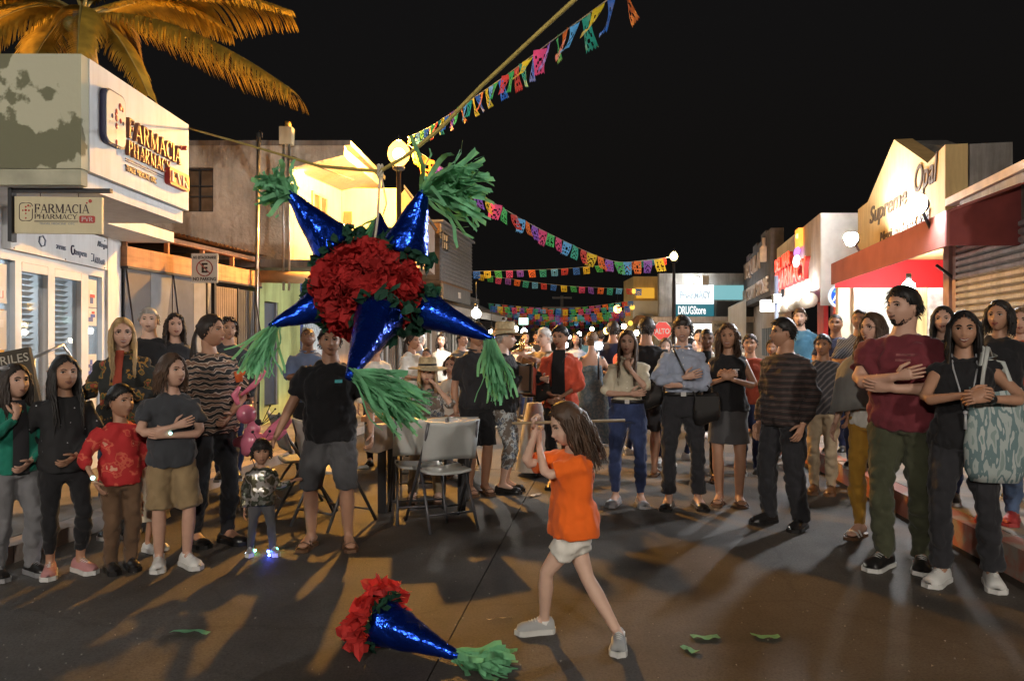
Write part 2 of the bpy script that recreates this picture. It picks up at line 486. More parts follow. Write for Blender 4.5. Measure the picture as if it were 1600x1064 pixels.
for (p0, p1, out, w0, h, nm) in ((KL0, KL1, outL, 0.18, 0.118, 'pavement'), (KR0, KR1, outR, 0.16, 0.198, 'pavement')):
    d = (p1 - p0).normalized(); pv = None
    base = MB(); q = [p0 + out * w0, p1 + out * w0, p1 + out * 8, p0 + out * 8]
    base.prism([v + Vector((0, 0, -0.06)) for v in q], (0, 0, 0.06 + h - 0.03))
    pv = struct(base.build(nm, M_WALK))
    L_ = (p1 - p0).length
    for k in range(18):
        for r in range(2):
            a = p0 + d * (k * 1.5 + 0.005) + out * (w0 + 0.004 + r * 1.3); b_ = p0 + d * (k * 1.5 + 1.495) + out * (w0 + 0.004 + r * 1.3)
            t = MB(); q = [a, b_, b_ + out * 1.292, a + out * 1.292]
            t.prism([v + Vector((0, 0, h - 0.03)) for v in q], (0, 0, 0.03 + random.uniform(-0.002, 0.002)))
            t.build('paving_slab', M_WALK, pv)

def frame_M(o, d):
    """facade frame: local x along the facade, local y out of it to the LEFT of d turned right, z up"""
    d = Vector((d[0], d[1], 0)).normalized(); n = Vector((d.y, -d.x, 0))
    M = Matrix((d, n, Vector((0, 0, 1)))).transposed().to_4x4(); M.translation = Vector((o[0], o[1], 0))
    return M

# ------------------------------------------------------------------ pharmacy on the left
ph = thing('pharmacy_building', 'white corner pharmacy with boxed sign parapet of peeling cream paint and glass doors', 'building', (-4.4, 6.2, 0))
PM = frame_M((-4.3, 6.2), (-0.1077, 0.994))      # u along facade, d toward the street
def P(mb): return mb
w = MB(PM)
w.box(-3.5, 2.5, -0.30, -0.06, 2.28, 2.66)         # head wall
w.box(2.10, 2.46, -0.30, 0.0, 0.118, 2.66)           # pier right
w.box(-3.5, -1.5, -0.30, 0.0, 0.118, 2.28)
w.box(2.16, 2.46, -4.0, -0.31, 0.1, 2.66)           # return wall
w.build('wall', M_WHITE, ph)
w = MB(PM); w.box(-3.5, 2.1, -2.6, -2.5, 0.1, 2.6); w.build('back_wall', mat('shop_interior', (0.5, 0.52, 0.52), rough=.8), ph)
w = MB(); w.box(-6.8, -3.25, 5.55, 7.30, 2.655, 2.775); w.box(-6.8, -4.0, 7.30, 8.75, 2.655, 2.775); w.build('canopy_slab', M_WHITE, ph)
# parapet: the camera side peels, the street side is white
w = MB(); w.box(-6.8, -3.205, 5.50, 5.60, 2.78, 3.63); w.build('end_parapet', M_PEEL, ph)
w = MB(); w.box(-6.8, -3.215, 5.515, 5.60, 2.66, 2.778); w.build('slab_edge', mat('dirty_cream', (0.42, 0.41, 0.31), rough=.85, vary=.2), ph)
w = MB(); w.box(-3.30, -3.20, 5.602, 7.32, 2.78, 3.632); w.box(-6.8, -3.302, 7.22, 7.32, 2.78, 3.63); w.build('sign_parapet', M_WHITE, ph)
# mouldings and frame of the doors
fr = MB(PM)
for u0, u1, z0, z1 in ((-1.5, 2.10, 2.20, 2.28), (0.30, 0.40, 0.118, 2.20), (0.86, 0.985, 0.118, 2.20), (1.53, 1.69, 0.118, 2.20), (2.02, 2.10, 0.118, 2.20),
                       (0.402, 0.858, 0.13, 0.28), (0.987, 1.528, 0.13, 0.28), (-1.5, 0.298, 0.118, 0.5), (1.692, 2.018, 0.118, 0.5), (0.41, 0.855, 2.12, 2.198), (0.99, 1.525, 2.12, 2.198)):
    fr.box(u0, u1, -0.12, -0.03, z0, z1)
fr.build('door_frame', M_ALU, ph)
for (u0, u1, zb) in ((-1.5, 0.30, 0.5), (0.40, 0.86, 0.28), (0.985, 1.53, 0.28), (1.69, 2.02, 0.5)):
    g = MB(PM); g.box(u0, u1, -0.085, -0.075, zb, 2.2); go = g.build('pane', M_GLASS, ph)
bl = MB(PM)  # slats added behind the glass, standing in for the mirrored shutter
for u0, u1 in ((0.42, 0.85), (1.0, 1.52)):
    for k in range(34):
        z = 0.3 + k * 0.054
        bl.prism([(u0, -0.20, z), (u1, -0.20, z), (u1, -0.155, z + 0.03), (u0, -0.155, z + 0.03)], (0, 0, 0.004))
bo = bl.build('blinds', M_REFLSLAT, ph); bo['kind'] = 'stuff'
for i in range(8):
    sl = MB(PM); z = 0.9 + i * 0.12 + 0.012 * (i % 3)
    sl.box(0.43 + 0.03 * (i % 2), 0.80 - 0.06 * (i % 3), -0.35, -0.31, z, z + 0.035)
    sl.build('shelf_light', glow('shelf_strip', (1, 0.42, 0.07), 1.5), ph)  # glowing orange strips imitate the lit shutter reflected in the door glass
lg = MB(PM); lg.box(-1.0, 2.0, -1.6, -1.3, 2.40, 2.44); lg.build('ceiling_light', glow('pharmacy_tube', (0.75, 0.9, 1.0), 22.0), ph)
sk = MB(PM); sk.box(-3.4, 2.1, -2.4, -0.4, 0.09, 0.12); sk.build('shop_floor', M_WALK, ph)
for k in range(3):
    sh = MB(PM); sh.box(-1.2, 2.0, -2.45, -2.1, 0.6 + k * 0.5, 0.63 + k * 0.5); sh.build('shelf', M_WHITE, ph)
# posters
pcols = [(0.06, 0.1, 0.42), (0.5, 0.06, 0.05), (0.06, 0.25, 0.4), (0.75, 0.75, 0.75), (0.6, 0.3, 0.1), (0.1, 0.12, 0.3)]
def poster(u, z, w_, h_, seed):
    rr = random.Random(seed)
    p = MB(PM); p.box(u, u + w_, -0.074, -0.068, z, z + h_)
    o = p.build('poster', M_SIGNWHITE, ph)
    for k in range(4):
        c = rr.choice(pcols); x0 = rr.uniform(0.05, 0.5) * w_; z0 = rr.uniform(0.05, 0.7) * h_
        q = MB(PM); q.box(u + x0, u + min(w_ - .01, x0 + rr.uniform(.2, .5) * w_), -0.0675, -0.066 + 0.0003 * k, z + z0, z + min(h_ - .01, z0 + rr.uniform(.08, .3) * h_))
        q.build('print', mat('poster_%d' % pcols.index(c), c, rough=.4, vary=.1), o)
for k in range(4):
    poster(-0.02, 0.62 + k * 0.40, 0.26, 0.34, k); poster(-0.34, 0.62 + k * 0.40, 0.26, 0.34, 20 + k)
for k, (z, h_) in enumerate(((1.86, .30), (1.66, .19), (1.05, .3), (0.66, .3))):
    poster(1.73, z, 0.24, h_, 40 + k)
# brand panel above the doors
bp_ = MB(PM); bp_.box(0.15, 2.05, -0.058, 0.012, 2.285, 2.635); bpo = bp_.build('brand_panel', M_WHITE, ph)
M_GREYPRINT = mat('grey_print', (0.2, 0.23, 0.3), rough=.5, vary=0)
X3 = PM.to_3x3() @ Vector((1, 0, 0))
def pu(u, d, z): return PM @ Vector((u, d, z))
text('lettering', 'aspen', 0.095, M_GREYPRINT, pu(1.30, 0.016, 2.37), X3, parent=bpo, width=0.24)
text('lettering', 'Abbott', 0.085, M_GREYPRINT, pu(1.74, 0.016, 2.335), X3, parent=bpo, width=0.24, bold=0.003)
text('lettering', 'Allergan', 0.085, M_GREYPRINT, pu(1.80, 0.016, 2.52), X3, parent=bpo, width=0.24)
text('lettering', 'zens', 0.085, M_GREYPRINT, pu(0.92, 0.016, 2.385), X3, parent=bpo, width=0.18)
lm = MB(PM)
lm.loft([(1.25 + .035 * math.cos(a), 0.015, 2.41 + .045 * math.sin(a)) for a in np.linspace(1.0, 6.6, 12)], 0.008, 5)
lm.build('logo', M_NAVY, bpo)
lm = MB(PM); lm.loft([(1.66, .015, 2.345), (1.71, .015, 2.345), (1.71, .015, 2.42), (1.66, .015, 2.42)], 0.008, 5); lm.build('logo', M_GREYPRINT, bpo)
lm = MB(PM); lm.loft([(0.66 + .06 * math.cos(a), .015, 2.42 + .05 * math.sin(a)) for a in np.linspace(0.3, 6.58, 7)], 0.008, 5); lm.build('logo', M_GREYPRINT, bpo)
for (u, z) in ((0.2, 2.3), (0.2, 2.6), (1.98, 2.3), (1.98, 2.6), (1.1, 2.3)):
    b = MB(PM); b.ball((u, 0.014, z), 0.009, 6, 4); b.build('bolt', M_STEEL, bpo)

# raised sign on the white parapet (thing of its own)
sg = thing('pharmacy_sign', 'raised copper FARMACIA PHARMACY PVR letters on the white parapet', 'sign', (-3.2, 6.2, 3.0))
def sp(px, py):      # point on the parapet's street face
    Y = -3.2 / ((px - 800) / F); return Vector((-3.2, Y, EYE - (py - 532) / F * Y))
XD = (0, 1, 0)
c0, c1 = sp(152, 205), sp(190, 215)
yb, yt = 3.0, 3.50
cb = MB(); 
def rrect(y0, y1, z0, z1, r, n=5):
    pts = []
    for (cy, cz, a0) in ((y1 - r, z1 - r, 0), (y0 + r, z1 - r, 90), (y0 + r, z0 + r, 180), (y1 - r, z0 + r, 270)):
        for k in range(n + 1):
            a = math.radians(a0 + 90 * k / n); pts.append((cy + r * math.cos(a), cz + r * math.sin(a)))
    return pts
capy0, capy1 = sp(155, 0).y, sp(188, 0).y
capz1, capz0 = sp(170, 143).z, sp(170, 228).z
cb.prism([(-3.2, y, z) for y, z in rrect(capy0, capy1, capz0, capz1, 0.07)], (0.045, 0, 0)); cap = cb.build('capsule_emblem', M_NAVY, sg)
cb = MB(); cb.prism([(-3.155, y, z) for y, z in rrect(capy0 + .014, capy1 - .014, capz0 + .014, capz1 - .014, 0.06)], (0.006, 0, 0)); cb.build('emblem_face', M_SIGNWHITE, cap)
cy = (capy0 + capy1) / 2; cz = capz0 + (capz1 - capz0) * .52; sc = (capy1 - capy0)
for (a, b, r, m) in ((0, 0, .075, 1), (0, .17, .06, 1), (.18, .34, .08, 1), (.3, .3, .05, 1), (-.2, 0, .05, 0), (.2, -.02, .055, 1), (.33, -.05, .045, 0), (0, -.2, .065, 1), (-.04, .1, .04, 1), (0, -.62, .055, 1), (0, -.75, .045, 0)):
    d = MB(); d.ball((-3.149, cy + a * sc, cz + b * sc), (0.006, r * sc, r * sc * 1.25), 10, 6); d.build('dot', M_REDPRINT if m else M_NAVY, cap)
yA, yB = sp(195, 0).y, sp(278, 0).y
zF0, zF1 = sp(235, 228).z, sp(235, 203).z
serif_word('FARMACIA', M_COPPER, (-3.2, yA, 3.18), XD, 0.165, yB - yA, sg, 0.035)
serif_word('PHARMACY', M_COPPER, (-3.2, yA, 3.035), XD, 0.125, sp(262, 0).y - yA, sg, 0.032)
pl = MB(); y0_, y1_ = sp(257, 0).y, sp(288, 0).y
pl.prism([(-3.2, y, z) for y, z in rrect(y0_, y1_, 2.945, 3.105, 0.03)], (0.05, 0, 0)); plo = pl.build('red_plaque', M_REDPRINT, sg)
serif_word('PVR', M_SIGNWHITE, (-3.15, y0_ + .03, 2.975), XD, 0.10, y1_ - y0_ - .07, plo, 0.008, joined=True, name='lettering')
for (yy, zz, r) in ((sp(283, 0).y, 3.36, .022), (sp(275, 0).y, 3.335, .012)):
    d = MB(); d.lathe((0, 0, 0), [(0, 0.05), (r, 0.05), (r, 0)], 12); o = d.build('dot', M_REDPRINT, sg); 
    o.data.transform(Matrix.Translation((-3.2, yy, zz)) @ Matrix.Rotation(PI / 2, 4, 'Y'))
ln = MB(); ln.box(-3.2, -3.19, yA, sp(255, 0).y, 3.0, 3.008); ln.box(-3.2, -3.19, yA, sp(255, 0).y, 2.983, 2.988); ln.build('underline', M_NAVY, sg)
text('lettering', 'TRAVEL MEDICINE  OTC', 0.07, M_NAVY, (-3.196, yA, 2.905), XD, parent=sg, width=sp(243, 0).y - yA, bold=0.003, extrude=.006)
# hanging cream sign
hs = thing('hanging_sign', 'cream hanging board reading FARMACIA PHARMACY PVR under the canopy slab', 'sign', (-3.45, 5.6, 2.3))
HM = Matrix.Translation((-3.78, 5.62, 0)) @ rot2(math.radians(4)) 
hb = MB(HM); hb.box(0, 0.64, 0, 0.03, 2.315, 2.595); hbo = hb.build('board', M_CREAMSIGN, hs)
HX = HM.to_3x3() @ Vector((1, 0, 0))
def hp(x, z): return HM @ Vector((x, -0.001, z))
serif_word('FARMACIA', M_PRINTBROWN, hp(0.145, 2.47), HX, 0.068, 0.405, hbo, 0.003, joined=True, name='lettering')
serif_word('PHARMACY', M_PRINTBROWN, hp(0.145, 2.425), HX, 0.036, 0.315, hbo, 0.003, joined=True, name='lettering')
q = MB(HM); q.prism([(x, -0.004, z) for x, z in rrect(0.475, 0.59, 2.397, 2.452, 0.012)], (0, 0.005, 0)); pq = q.build('plaque', M_REDPRINT, hbo)
serif_word('PVR', M_SIGNWHITE, HM @ Vector((0.492, -0.0045, 2.409)), HX, 0.032, 0.085, hbo, 0.002, joined=True, name='lettering')
text('lettering', 'TRAVEL MEDICINE  OTC', 0.022, M_GREYPRINT, hp(0.18, 2.382), HX, parent=hbo, width=0.26, extrude=.001)
q = MB(HM); q.box(0.145, 0.465, -0.003, 0.001, 2.408, 2.412); q.box(0.145, 0.465, -0.003, 0.001, 2.401, 2.403); q.build('underline', M_PRINTBROWN, hbo)
q = MB(HM); q.loft([(x, -0.001, z) for x, z in rrect(0.035, 0.13, 2.41, 2.545, 0.025) + [(0.13, 2.5)]], 0.003, 4); q.build('emblem_outline', M_PRINTBROWN, hbo)
for (a, b, r) in ((.082, 2.49, .009), (.06, 2.488, .006), (.105, 2.488, .007), (.082, 2.515, .007), (.1, 2.525, .008), (.115, 2.52, .005), (.082, 2.465, .006), (.082, 2.43, .006), (.555, 2.565, .014), (.53, 2.55, .007)):
    d = MB(HM); d.ball((a, -.002, b), (r, .003, r), 10, 6); d.build('dot', M_REDPRINT, hbo)
br = MB(); br.box(-3.82, -3.79, 5.60, 5.66, 2.25, 2.655); br.box(-3.82, -3.05, 5.61, 5.65, 2.622, 2.652); br.build('bracket', M_DKMETAL, hs)
for x in (0.18, 0.46):
    c = MB(HM); c.loft([(x, 0.015, 2.59), (x, 0.015, 2.63)], 0.003, 5); c.build('wire', M_DKMETAL, hs)
# handrail and chalkboard
hr = thing('handrail', 'thin metal handrail sloping at the pharmacy doors behind the girl in black', 'handrail', (-4.0, 6.2, 0))
h_ = MB(); h_.loft([at(45, 5.95, 562), at(98, 6.3, 539), at(110, 6.35, 556), at(113, 6.35, 640)], 0.013, 8); h_.build('rail', M_STEEL, hr)
h_ = MB(); h_.loft([at(52, 6.0, 560), Vector((at(52, 6.0).x, 6.0, 0.11))], 0.013, 8); h_.build('post', M_STEEL, hr)
cbd = thing('chalkboard', 'dark chalkboard sign with hand lettered RILES beside the girl in green', 'sign', (-3.6, 5.15, 0))
a, b, c, d = at(-75, 5.2, 566), at(44, 5.2, 542), at(66, 5.2, 650), at(-60, 5.2, 665)
cm = MB(); cm.prism([a, d, c, b], (0, 0.03, 0)); cm.build('board', M_CHALK, cbd)
text('lettering', 'RILES', 0.085, mat('chalk', (0.45, 0.42, 0.36), rough=.9, vary=.2), at(0, 5.195, 571), (1, 0, 0.17), (-0.17, 0, 1), parent=cbd, width=0.205, extrude=.001)
cm = MB(); cm.loft([at(-40, 5.25, 600), Vector((at(-40, 5.2).x, 5.45, 0.11))], 0.02, 6); cm.loft([at(50, 5.25, 600), Vector((at(55, 5.2).x, 5.45, 0.11))], 0.02, 6); cm.build('stand', M_CHALK, cbd)

# ------------------------------------------------------------------ garage gate
GA, GB = Vector((-4.54, 8.62, 0)), Vector((-4.10, 11.95, 0))
GM = frame_M(GA, GB - GA); GL = (GB - GA).length
gt = thing('garage_gate', 'garage front with triangle patterned steel gate under a salmon beam', 'gate', GA)
uu = [0, .42, .84, 1.26, 1.68]
def tri(pts, m, d0=0.0):
    t = MB(GM); t.prism([(x, d0, z) for x, z in pts], (0, 0.02, 0)); t.build('gate_panel', m, gt)
for i in range(2):
    u0 = 0.02 + i * 0.95; u1 = u0 + 0.93; um = (u0 + u1) / 2
    tri([(u0, .12), (um - .01, .12), (u0, 2.34)], M_TRI_A); tri([(um + .01, .12), (u1, .12), (u1, 2.34)], M_TRI_A)
    tri([(u0 + .012, 2.34), (um, .14), (um, 2.34)], M_TRI_C if i == 0 else M_TRI_A, .012); tri([(um + .006, 2.34), (um + .006, .14), (u1 - .012, 2.34)], M_TRI_B, .012)
def ribs(u0, u1, m, n):
    for k in range(n):
        a = u0 + (u1 - u0) * k / n; b = u0 + (u1 - u0) * (k + 1) / n - .012
        t = MB(GM); t.prism([(a, 0, .14), (b, 0, .14), (b, 0, 2.28), (a, 0, 2.28)], (0, .03, 0)); t.build('rib', m, gt)
ribs(1.99, 2.62, M_TAN, 12); ribs(2.66, GL - .02, M_CHAR, 12)
b = MB(GM); b.box(1.935, 1.985, -.03, .05, .12, 2.36); b.box(2.625, 2.655, -.03, .04, .12, 2.3); b.build('gate_post', M_DKMETAL, gt)
b = MB(GM); b.box(0, GL, -.06, .06, 2.37, 2.60); b.build('beam', M_WOOD, gt)
b = MB(GM); b.box(0, GL, -.04, .07, 2.34, 2.368); b.build('rail', M_DKMETAL, gt)
b = MB(GM); b.box(0, GL, -.05, .05, 2.76, 2.82); b.build('upper_rail', M_WOOD, gt)
for u in (.02, .85, 1.68, 2.5, GL - .04):
    p = MB(GM); p.box(u, u + .035, -.03, .03, 2.602, 2.758); p.build('strut', M_WOOD, gt)
cr = MB(GM); n = 60; vs = []; fs = []
for k in range(n + 1):
    u = GL * k / n
    for (d, z) in ((.16, 2.86), (-3.2, 3.0)):
        vs.append((u, d, z + .02 * math.sin(u * 2 * PI / .11)))
for k in range(n): fs.append((2 * k, 2 * k + 1, 2 * k + 3, 2 * k + 2))
cr.add(vs, fs); cr.build('corrugated_roof', mat('rusty_sheet', (.22, .14, .09), rough=.7, vary=.3, metal=.2), gt)
b = MB(GM); b.box(0, GL, -3.4, -3.2, 0, 3.0); b.build('back_wall', M_CHAR, gt)
ns = thing('no_parking_sign', 'small white NO PARKING sign with a crossed E on the garage gate', 'sign', (-4.1, 10.5, 2.3))
NY = 9.6
n0 = at(299, NY, 442); n1 = at(340, NY, 396)
b = MB(); b.box(n0.x, n1.x, NY, NY + .015, n0.z, n1.z); nb = b.build('plate', M_SIGNWHITE, ns)
nw = n1.x - n0.x; nh = n1.z - n0.z
text('lettering', 'NO ESTACIONARSE', .05, M_BLACK, (n0.x + .02, NY - .002, n1.z - .07), (1, 0, 0), parent=nb, width=nw - .04, extrude=.001, bold=.002)
text('lettering', 'NO PARKING', .06, M_BLACK, (n0.x + .02, NY - .002, n0.z + .03), (1, 0, 0), parent=nb, width=nw - .04, extrude=.001, bold=.002)
cx = (n0.x + n1.x) / 2; cz = (n0.z + n1.z) / 2; r = nw * .3
b = MB(); b.loft([(cx + r * math.cos(a), NY - .003, cz + r * math.sin(a)) for a in np.linspace(0, 2 * PI, 25)], .008, 5); b.loft([(cx - r * .7, NY - .003, cz + r * .7), (cx + r * .7, NY - .003, cz - r * .7)], .007, 5)
b.build('symbol', mat('sign_red', (.3, .07, .06), vary=0), nb)
text('lettering', 'E', .17, M_BLACK, (cx - .045, NY - .002, cz - .055), (1, 0, 0), parent=nb, extrude=.001, bold=.006)
b = MB(); b.loft([(cx + .02, NY + .03, .12), (cx + .02, NY + .03, n1.z)], .016, 8); b.build('post', M_DKMETAL, ns)

# ------------------------------------------------------------------ stucco house with the lit balcony
st = thing('stucco_house', 'two storey grey stucco house with a yellow lit balcony under a flat roof', 'building', (-5, 12, 0))
w = MB()
wx0, wx1, wz0, wz1 = at(285, 12).x, at(333, 12).x, at(0, 12, 331).z, at(0, 12, 262).z
def wall_with_hole(mb, x0, x1, y0, y1, z0, z1, hx0, hx1, hz0, hz1):
    mb.box(x0, hx0, y0, y1, z0, z1); mb.box(hx1, x1, y0, y1, z0, z1)
    mb.box(hx0, hx1, y0, y1, z0, hz0); mb.box(hx0, hx1, y0, y1, hz1, z1)
wall_with_hole(w, -8.5, -3.60, 12.0, 12.2, 2.80, 4.30, wx0, wx1, wz0, wz1)
w.prism([(-8.5, 12.0, 4.302), (-3.6, 12.0, 4.302), (-2.72, 12.0, 4.50), (-2.72, 12.0, 4.66), (-8.5, 12.0, 4.66)], (0, .16, 0))
w.build('wall', M_STUCCO, st)
w = MB(); w.prism([(-3.6, 12.202, 2.82), (-3.25, 14.1, 2.82), (-3.45, 14.1, 2.82), (-3.8, 12.202, 2.82)], (0, 0, 1.6)); w.build('balcony_wall', M_YSTUCCO, st)
w = MB(); w.box(-3.244, -2.2, 14.1, 14.25, 2.82, 4.4); w.build('end_wall', M_YSTUCCO, st)
w = MB(); w.prism([(-2.74, 12.165, 4.50), (-2.55, 14.5, 4.50), (-3.4, 14.5, 4.30), (-3.7, 12.165, 4.30)], (0, 0, .15)); w.build('soffit', M_YSTUCCO, st)
w = MB(); w.prism([(-2.62, 12.0, 4.665), (-2.5, 14.6, 4.665), (-8.5, 14.6, 4.665), (-8.5, 12.0, 4.665)], (0, 0, .08)); w.build('roof', M_GREYPLASTER, st)
w = MB(); w.box(-8.5, -2.9, 11.9, 15, 2.68, 2.80); w.build('floor_slab', M_GREYPLASTER, st)
wf = MB(); 
for (a, b) in ((wx0, wx0 + .03), (wx0 + .24, wx0 + .26), (wx1 - .03, wx1)): wf.box(a, b, 12.05, 12.1, wz0, wz1)
for z in (wz0, wz0 + .25, wz0 + .42, wz1 - .03): wf.box(wx0 + .031, wx1 - .031, 12.06, 12.095, z, z + .02)
wo = wf.build('window', M_DKMETAL, st)
g = MB(); g.box(wx0, wx1, 12.11, 12.12, wz0, wz1); g.build('pane', mat('amber_pane', (.16, .11, .07), rough=.2, vary=.4, vscale=4), wo)
BM = frame_M((-3.6, 12.2), (.35, 1.9))
def bu(px):
    k = (px - 800) / F
    return (-3.6 - k * 12.2) / (k * .983 - .181)
u0, u1 = bu(486), bu(510)
wf = MB(BM)
for a, b, c, d in ((u0, u0 + .05, 3.2, 4.1), (u1 - .05, u1, 3.2, 4.1), ((u0 + u1) / 2 - .02, (u0 + u1) / 2 + .02, 3.25, 4.05), (u0 + .051, u1 - .051, 4.05, 4.1), (u0 + .051, u1 - .051, 3.2, 3.25), (u0 + .051, u1 - .051, 3.68, 3.71)): wf.box(a, b, 0.001, .04, c, d)
wo = wf.build('window', mat('window_cream', (.5, .42, .28), rough=.6), st)
g = MB(BM); g.box(u0 + .05, u1 - .05, .002, .012, 3.25, 4.05); g.build('pane', mat('dark_pane', (.10, .06, .05), rough=.15, vary=.1), wo)
g = MB(); g.box(-3.2, -3.05, 14.06, 14.098, 2.85, 3.95); g.build('door', mat('brown_door', (.2, .09, .05), rough=.6), st)
g = MB(); g.box(-3.45, -3.3, 13.2, 13.35, 4.02, 4.12)
lb = MB(); lb.ball(at(470, 12.35, 272), .05, 10, 8); lb.build('porch_lamp', glow('porch', (1, .62, .2), 45), st)
# lime ground floor
lh = thing('lime_house', 'lime green ground floor with dark door and white window bars behind the man in blue', 'building', (-4.1, 12, 0))
w = MB(); 
lw = frame_M((-4.1, 12.02), (.09, 1)); wl = MB(lw)
wl.box(0, .18, -.2, 0, 0, 2.66); wl.box(.75, 1.75, -.2, 0, 0, 2.66); wl.box(.18, .75, -.2, 0, 2.15, 2.66); wl.box(.18, .75, -.2, 0, 0, .4)
wl.build('wall', M_LIME, lh)
wl = MB(lw); wl.box(.22, .71, -.12, -.06, .42, 2.13); wl.build('door', mat('slate_door', (.06, .075, .11), rough=.5), lh)
wl = MB(lw); wl.box(.181, .22, -.14, -.02, .4, 2.15); wl.box(.71, .749, -.14, -.02, .4, 2.15); wl.build('door_frame', mat('grey_frame', (.2, .2, .22)), lh)
wl = MB(lw); wl.box(1.76, 4.2, -.35, -.15, 0, 2.66); wl.build('blue_wall', M_BLUE, lh)
wl = MB(lw); wl.box(1.85, 2.15, -.01, .10, 1.15, 1.75); wl.ball((2.0, .12, 1.55), .09, 10, 8); wl.build('electric_meter', mat('meter_grey', (.32, .34, .36), rough=.5), lh)
grl = MB(lw)
for k in range(16): 
    q = MB(lw); q.loft([(2.25 + k * .11, -.08, .25), (2.25 + k * .11, -.08, 2.2)], .014, 6); q.build('bar', M_ALU, lh)
wl = MB(lw); wl.box(2.2, 4.0, -.10, -.06, 2.2, 2.24); wl.box(2.2, 4.0, -.10, -.06, .2, .25); wl.build('bar_rail', M_ALU, lh)
wl = MB(lw); wl.box(2.3, 3.9, -.148, -.14, .3, 2.1); wl.build('lit_window', glow('pale_window', (.75, .85, .9), .5), lh)
wl = MB(); wl.loft([at(408, 11.9, 432), at(490, 11.9, 434)], .1, 10); wl.build('drain_pipe', mat('clay_pipe', (.4, .25, .13), rough=.7), lh)
# utility pole with cables
up = thing('utility_pole', 'slim pale utility pole with cables rising past the stucco wall', 'pole', at(400, 11.6))
pz = at(404, 11.6, 208)
b = MB(); b.loft([Vector((at(398, 11.6).x, 11.6, .1)), pz], .03, 8); b.build('pole', M_STEEL, up)
b = MB(); b.loft([pz, pz + Vector((.02, 0, .03)), pz + Vector((.06, -.02, 0)), pz + Vector((.05, 0, -.07))], .016, 6); b.build('pole_cap', M_DKMETAL, up)
b = MB(); b.loft([at(402, 11.55, 420), at(400, 11.55, 470), at(407, 11.55, 520), at(404, 11.5, 640)], .012, 6); b.build('cable', M_BLACK, up)
mp_ = thing('conduit_mast', 'electric service mast with squat meter box on the stucco house roof', 'mast', at(449, 11.9, 230))
b = MB(); t = at(448, 11.9, 228); b.box(t.x - .1, t.x + .1, 11.82, 11.98, 4.64, 4.92); b.build('mast_box', M_YSTUCCO, mp_)
b = MB(); b.ball((t.x + .02, 11.9, 4.97), .055, 8, 6); b.loft([(t.x, 11.9, 4.9), (t.x, 11.9, 5.02)], .03, 8); b.build('mast_cap', mat('brass', (.5, .35, .1), rough=.4, metal=.6), mp_)
for dx in (-.04, .05):
    b = MB(); b.loft([(t.x + dx, 11.86, 2.3), (t.x + dx, 11.86, 4.64)], .02, 8); b.build('conduit', M_STEEL, mp_)
b = MB(); b.loft([(t.x + .1, 11.85, 4.45), at(500, 11.9, 262), at(552, 12.1, 281)], .008, 5); b.build('cable', M_BLACK, mp_)

# ------------------------------------------------------------------ farther shops on the left
LM_ = frame_M((-3.45, 15.8), (.14, 1))
def shop_left(u0, u1, h, m, label, lit, cat='building'):
    s = thing('shop_building', label, cat, LM_ @ Vector(((u0 + u1) / 2, 0, 0)))
    w = MB(LM_); n = max(2, int((u1 - u0) / 1.7)); wd = (u1 - u0) / n
    w.box(u0, u1, -.3, 0, 2.45, h); w.box(u0, u1, -4, -3.8, 0, h); w.box(u0, u0 + .1, -3.8, -.31, 0, h)
    for k in range(n + 1):
        c = u0 + wd * k; w.box(max(u0, c - .14), min(u1, c + .14), -.28, .02, .1, 2.449)
    w.build('wall', m, s)
    for k in range(n):
        a = u0 + wd * k + .14; b = a + wd - .28
        f_ = MB(LM_)
        for j in range(4): 
            x = a + (b - a) * j / 3; f_.box(max(a, x - .025), min(b, x + .025), -.16, -.1, .25, 2.4)
        f_.box(a, b, -.15, -.11, 2.401, 2.44); f_.box(a, b, -.15, -.11, .2, .249)
        fo = f_.build('window', M_ALU, s)
        g = MB(LM_); g.box(a, b, -.14, -.13, .25, 2.4); g.build('pane', M_GLASS, fo)
        g = MB(LM_); g.box(a, b, -1.6, -1.55, .3, 2.3); g.build('lit_backdrop', glow('shop_lit_%d' % int(lit * 10), (1.0, .86, .62), lit), fo)
    return s
s1 = shop_left(0, 3.1, 3.1, M_PINKWALL, 'cream shop with lit windows behind the iron gate', 1.0)
s2 = shop_left(3.12, 7.6, 3.0, M_PINKWALL, 'lit shop under the grey clapboard upper floor', 1.8)
s3 = shop_left(7.62, 15, 3.2, M_GREYPLASTER, 'distant grey plaster shop with a sloping awning', 2.0)
ug = thing('iron_gate', 'dark iron bar gate beside the mother holding a baby', 'gate', at(622, 12.6))
for k in range(11):
    x = at(608 + k * 3.1, 12.6).x; b = MB(); b.loft([(x, 12.6, .12), (x, 12.6, 1.46)], .011, 6); b.build('bar', M_DKMETAL, ug)
b = MB(); x0, x1 = at(607, 12.6).x, at(640, 12.6).x; b.box(x0, x1, 12.585, 12.615, 1.46, 1.49); b.box(x0, x1, 12.585, 12.615, .3, .33); b.build('gate_rail', M_DKMETAL, ug)
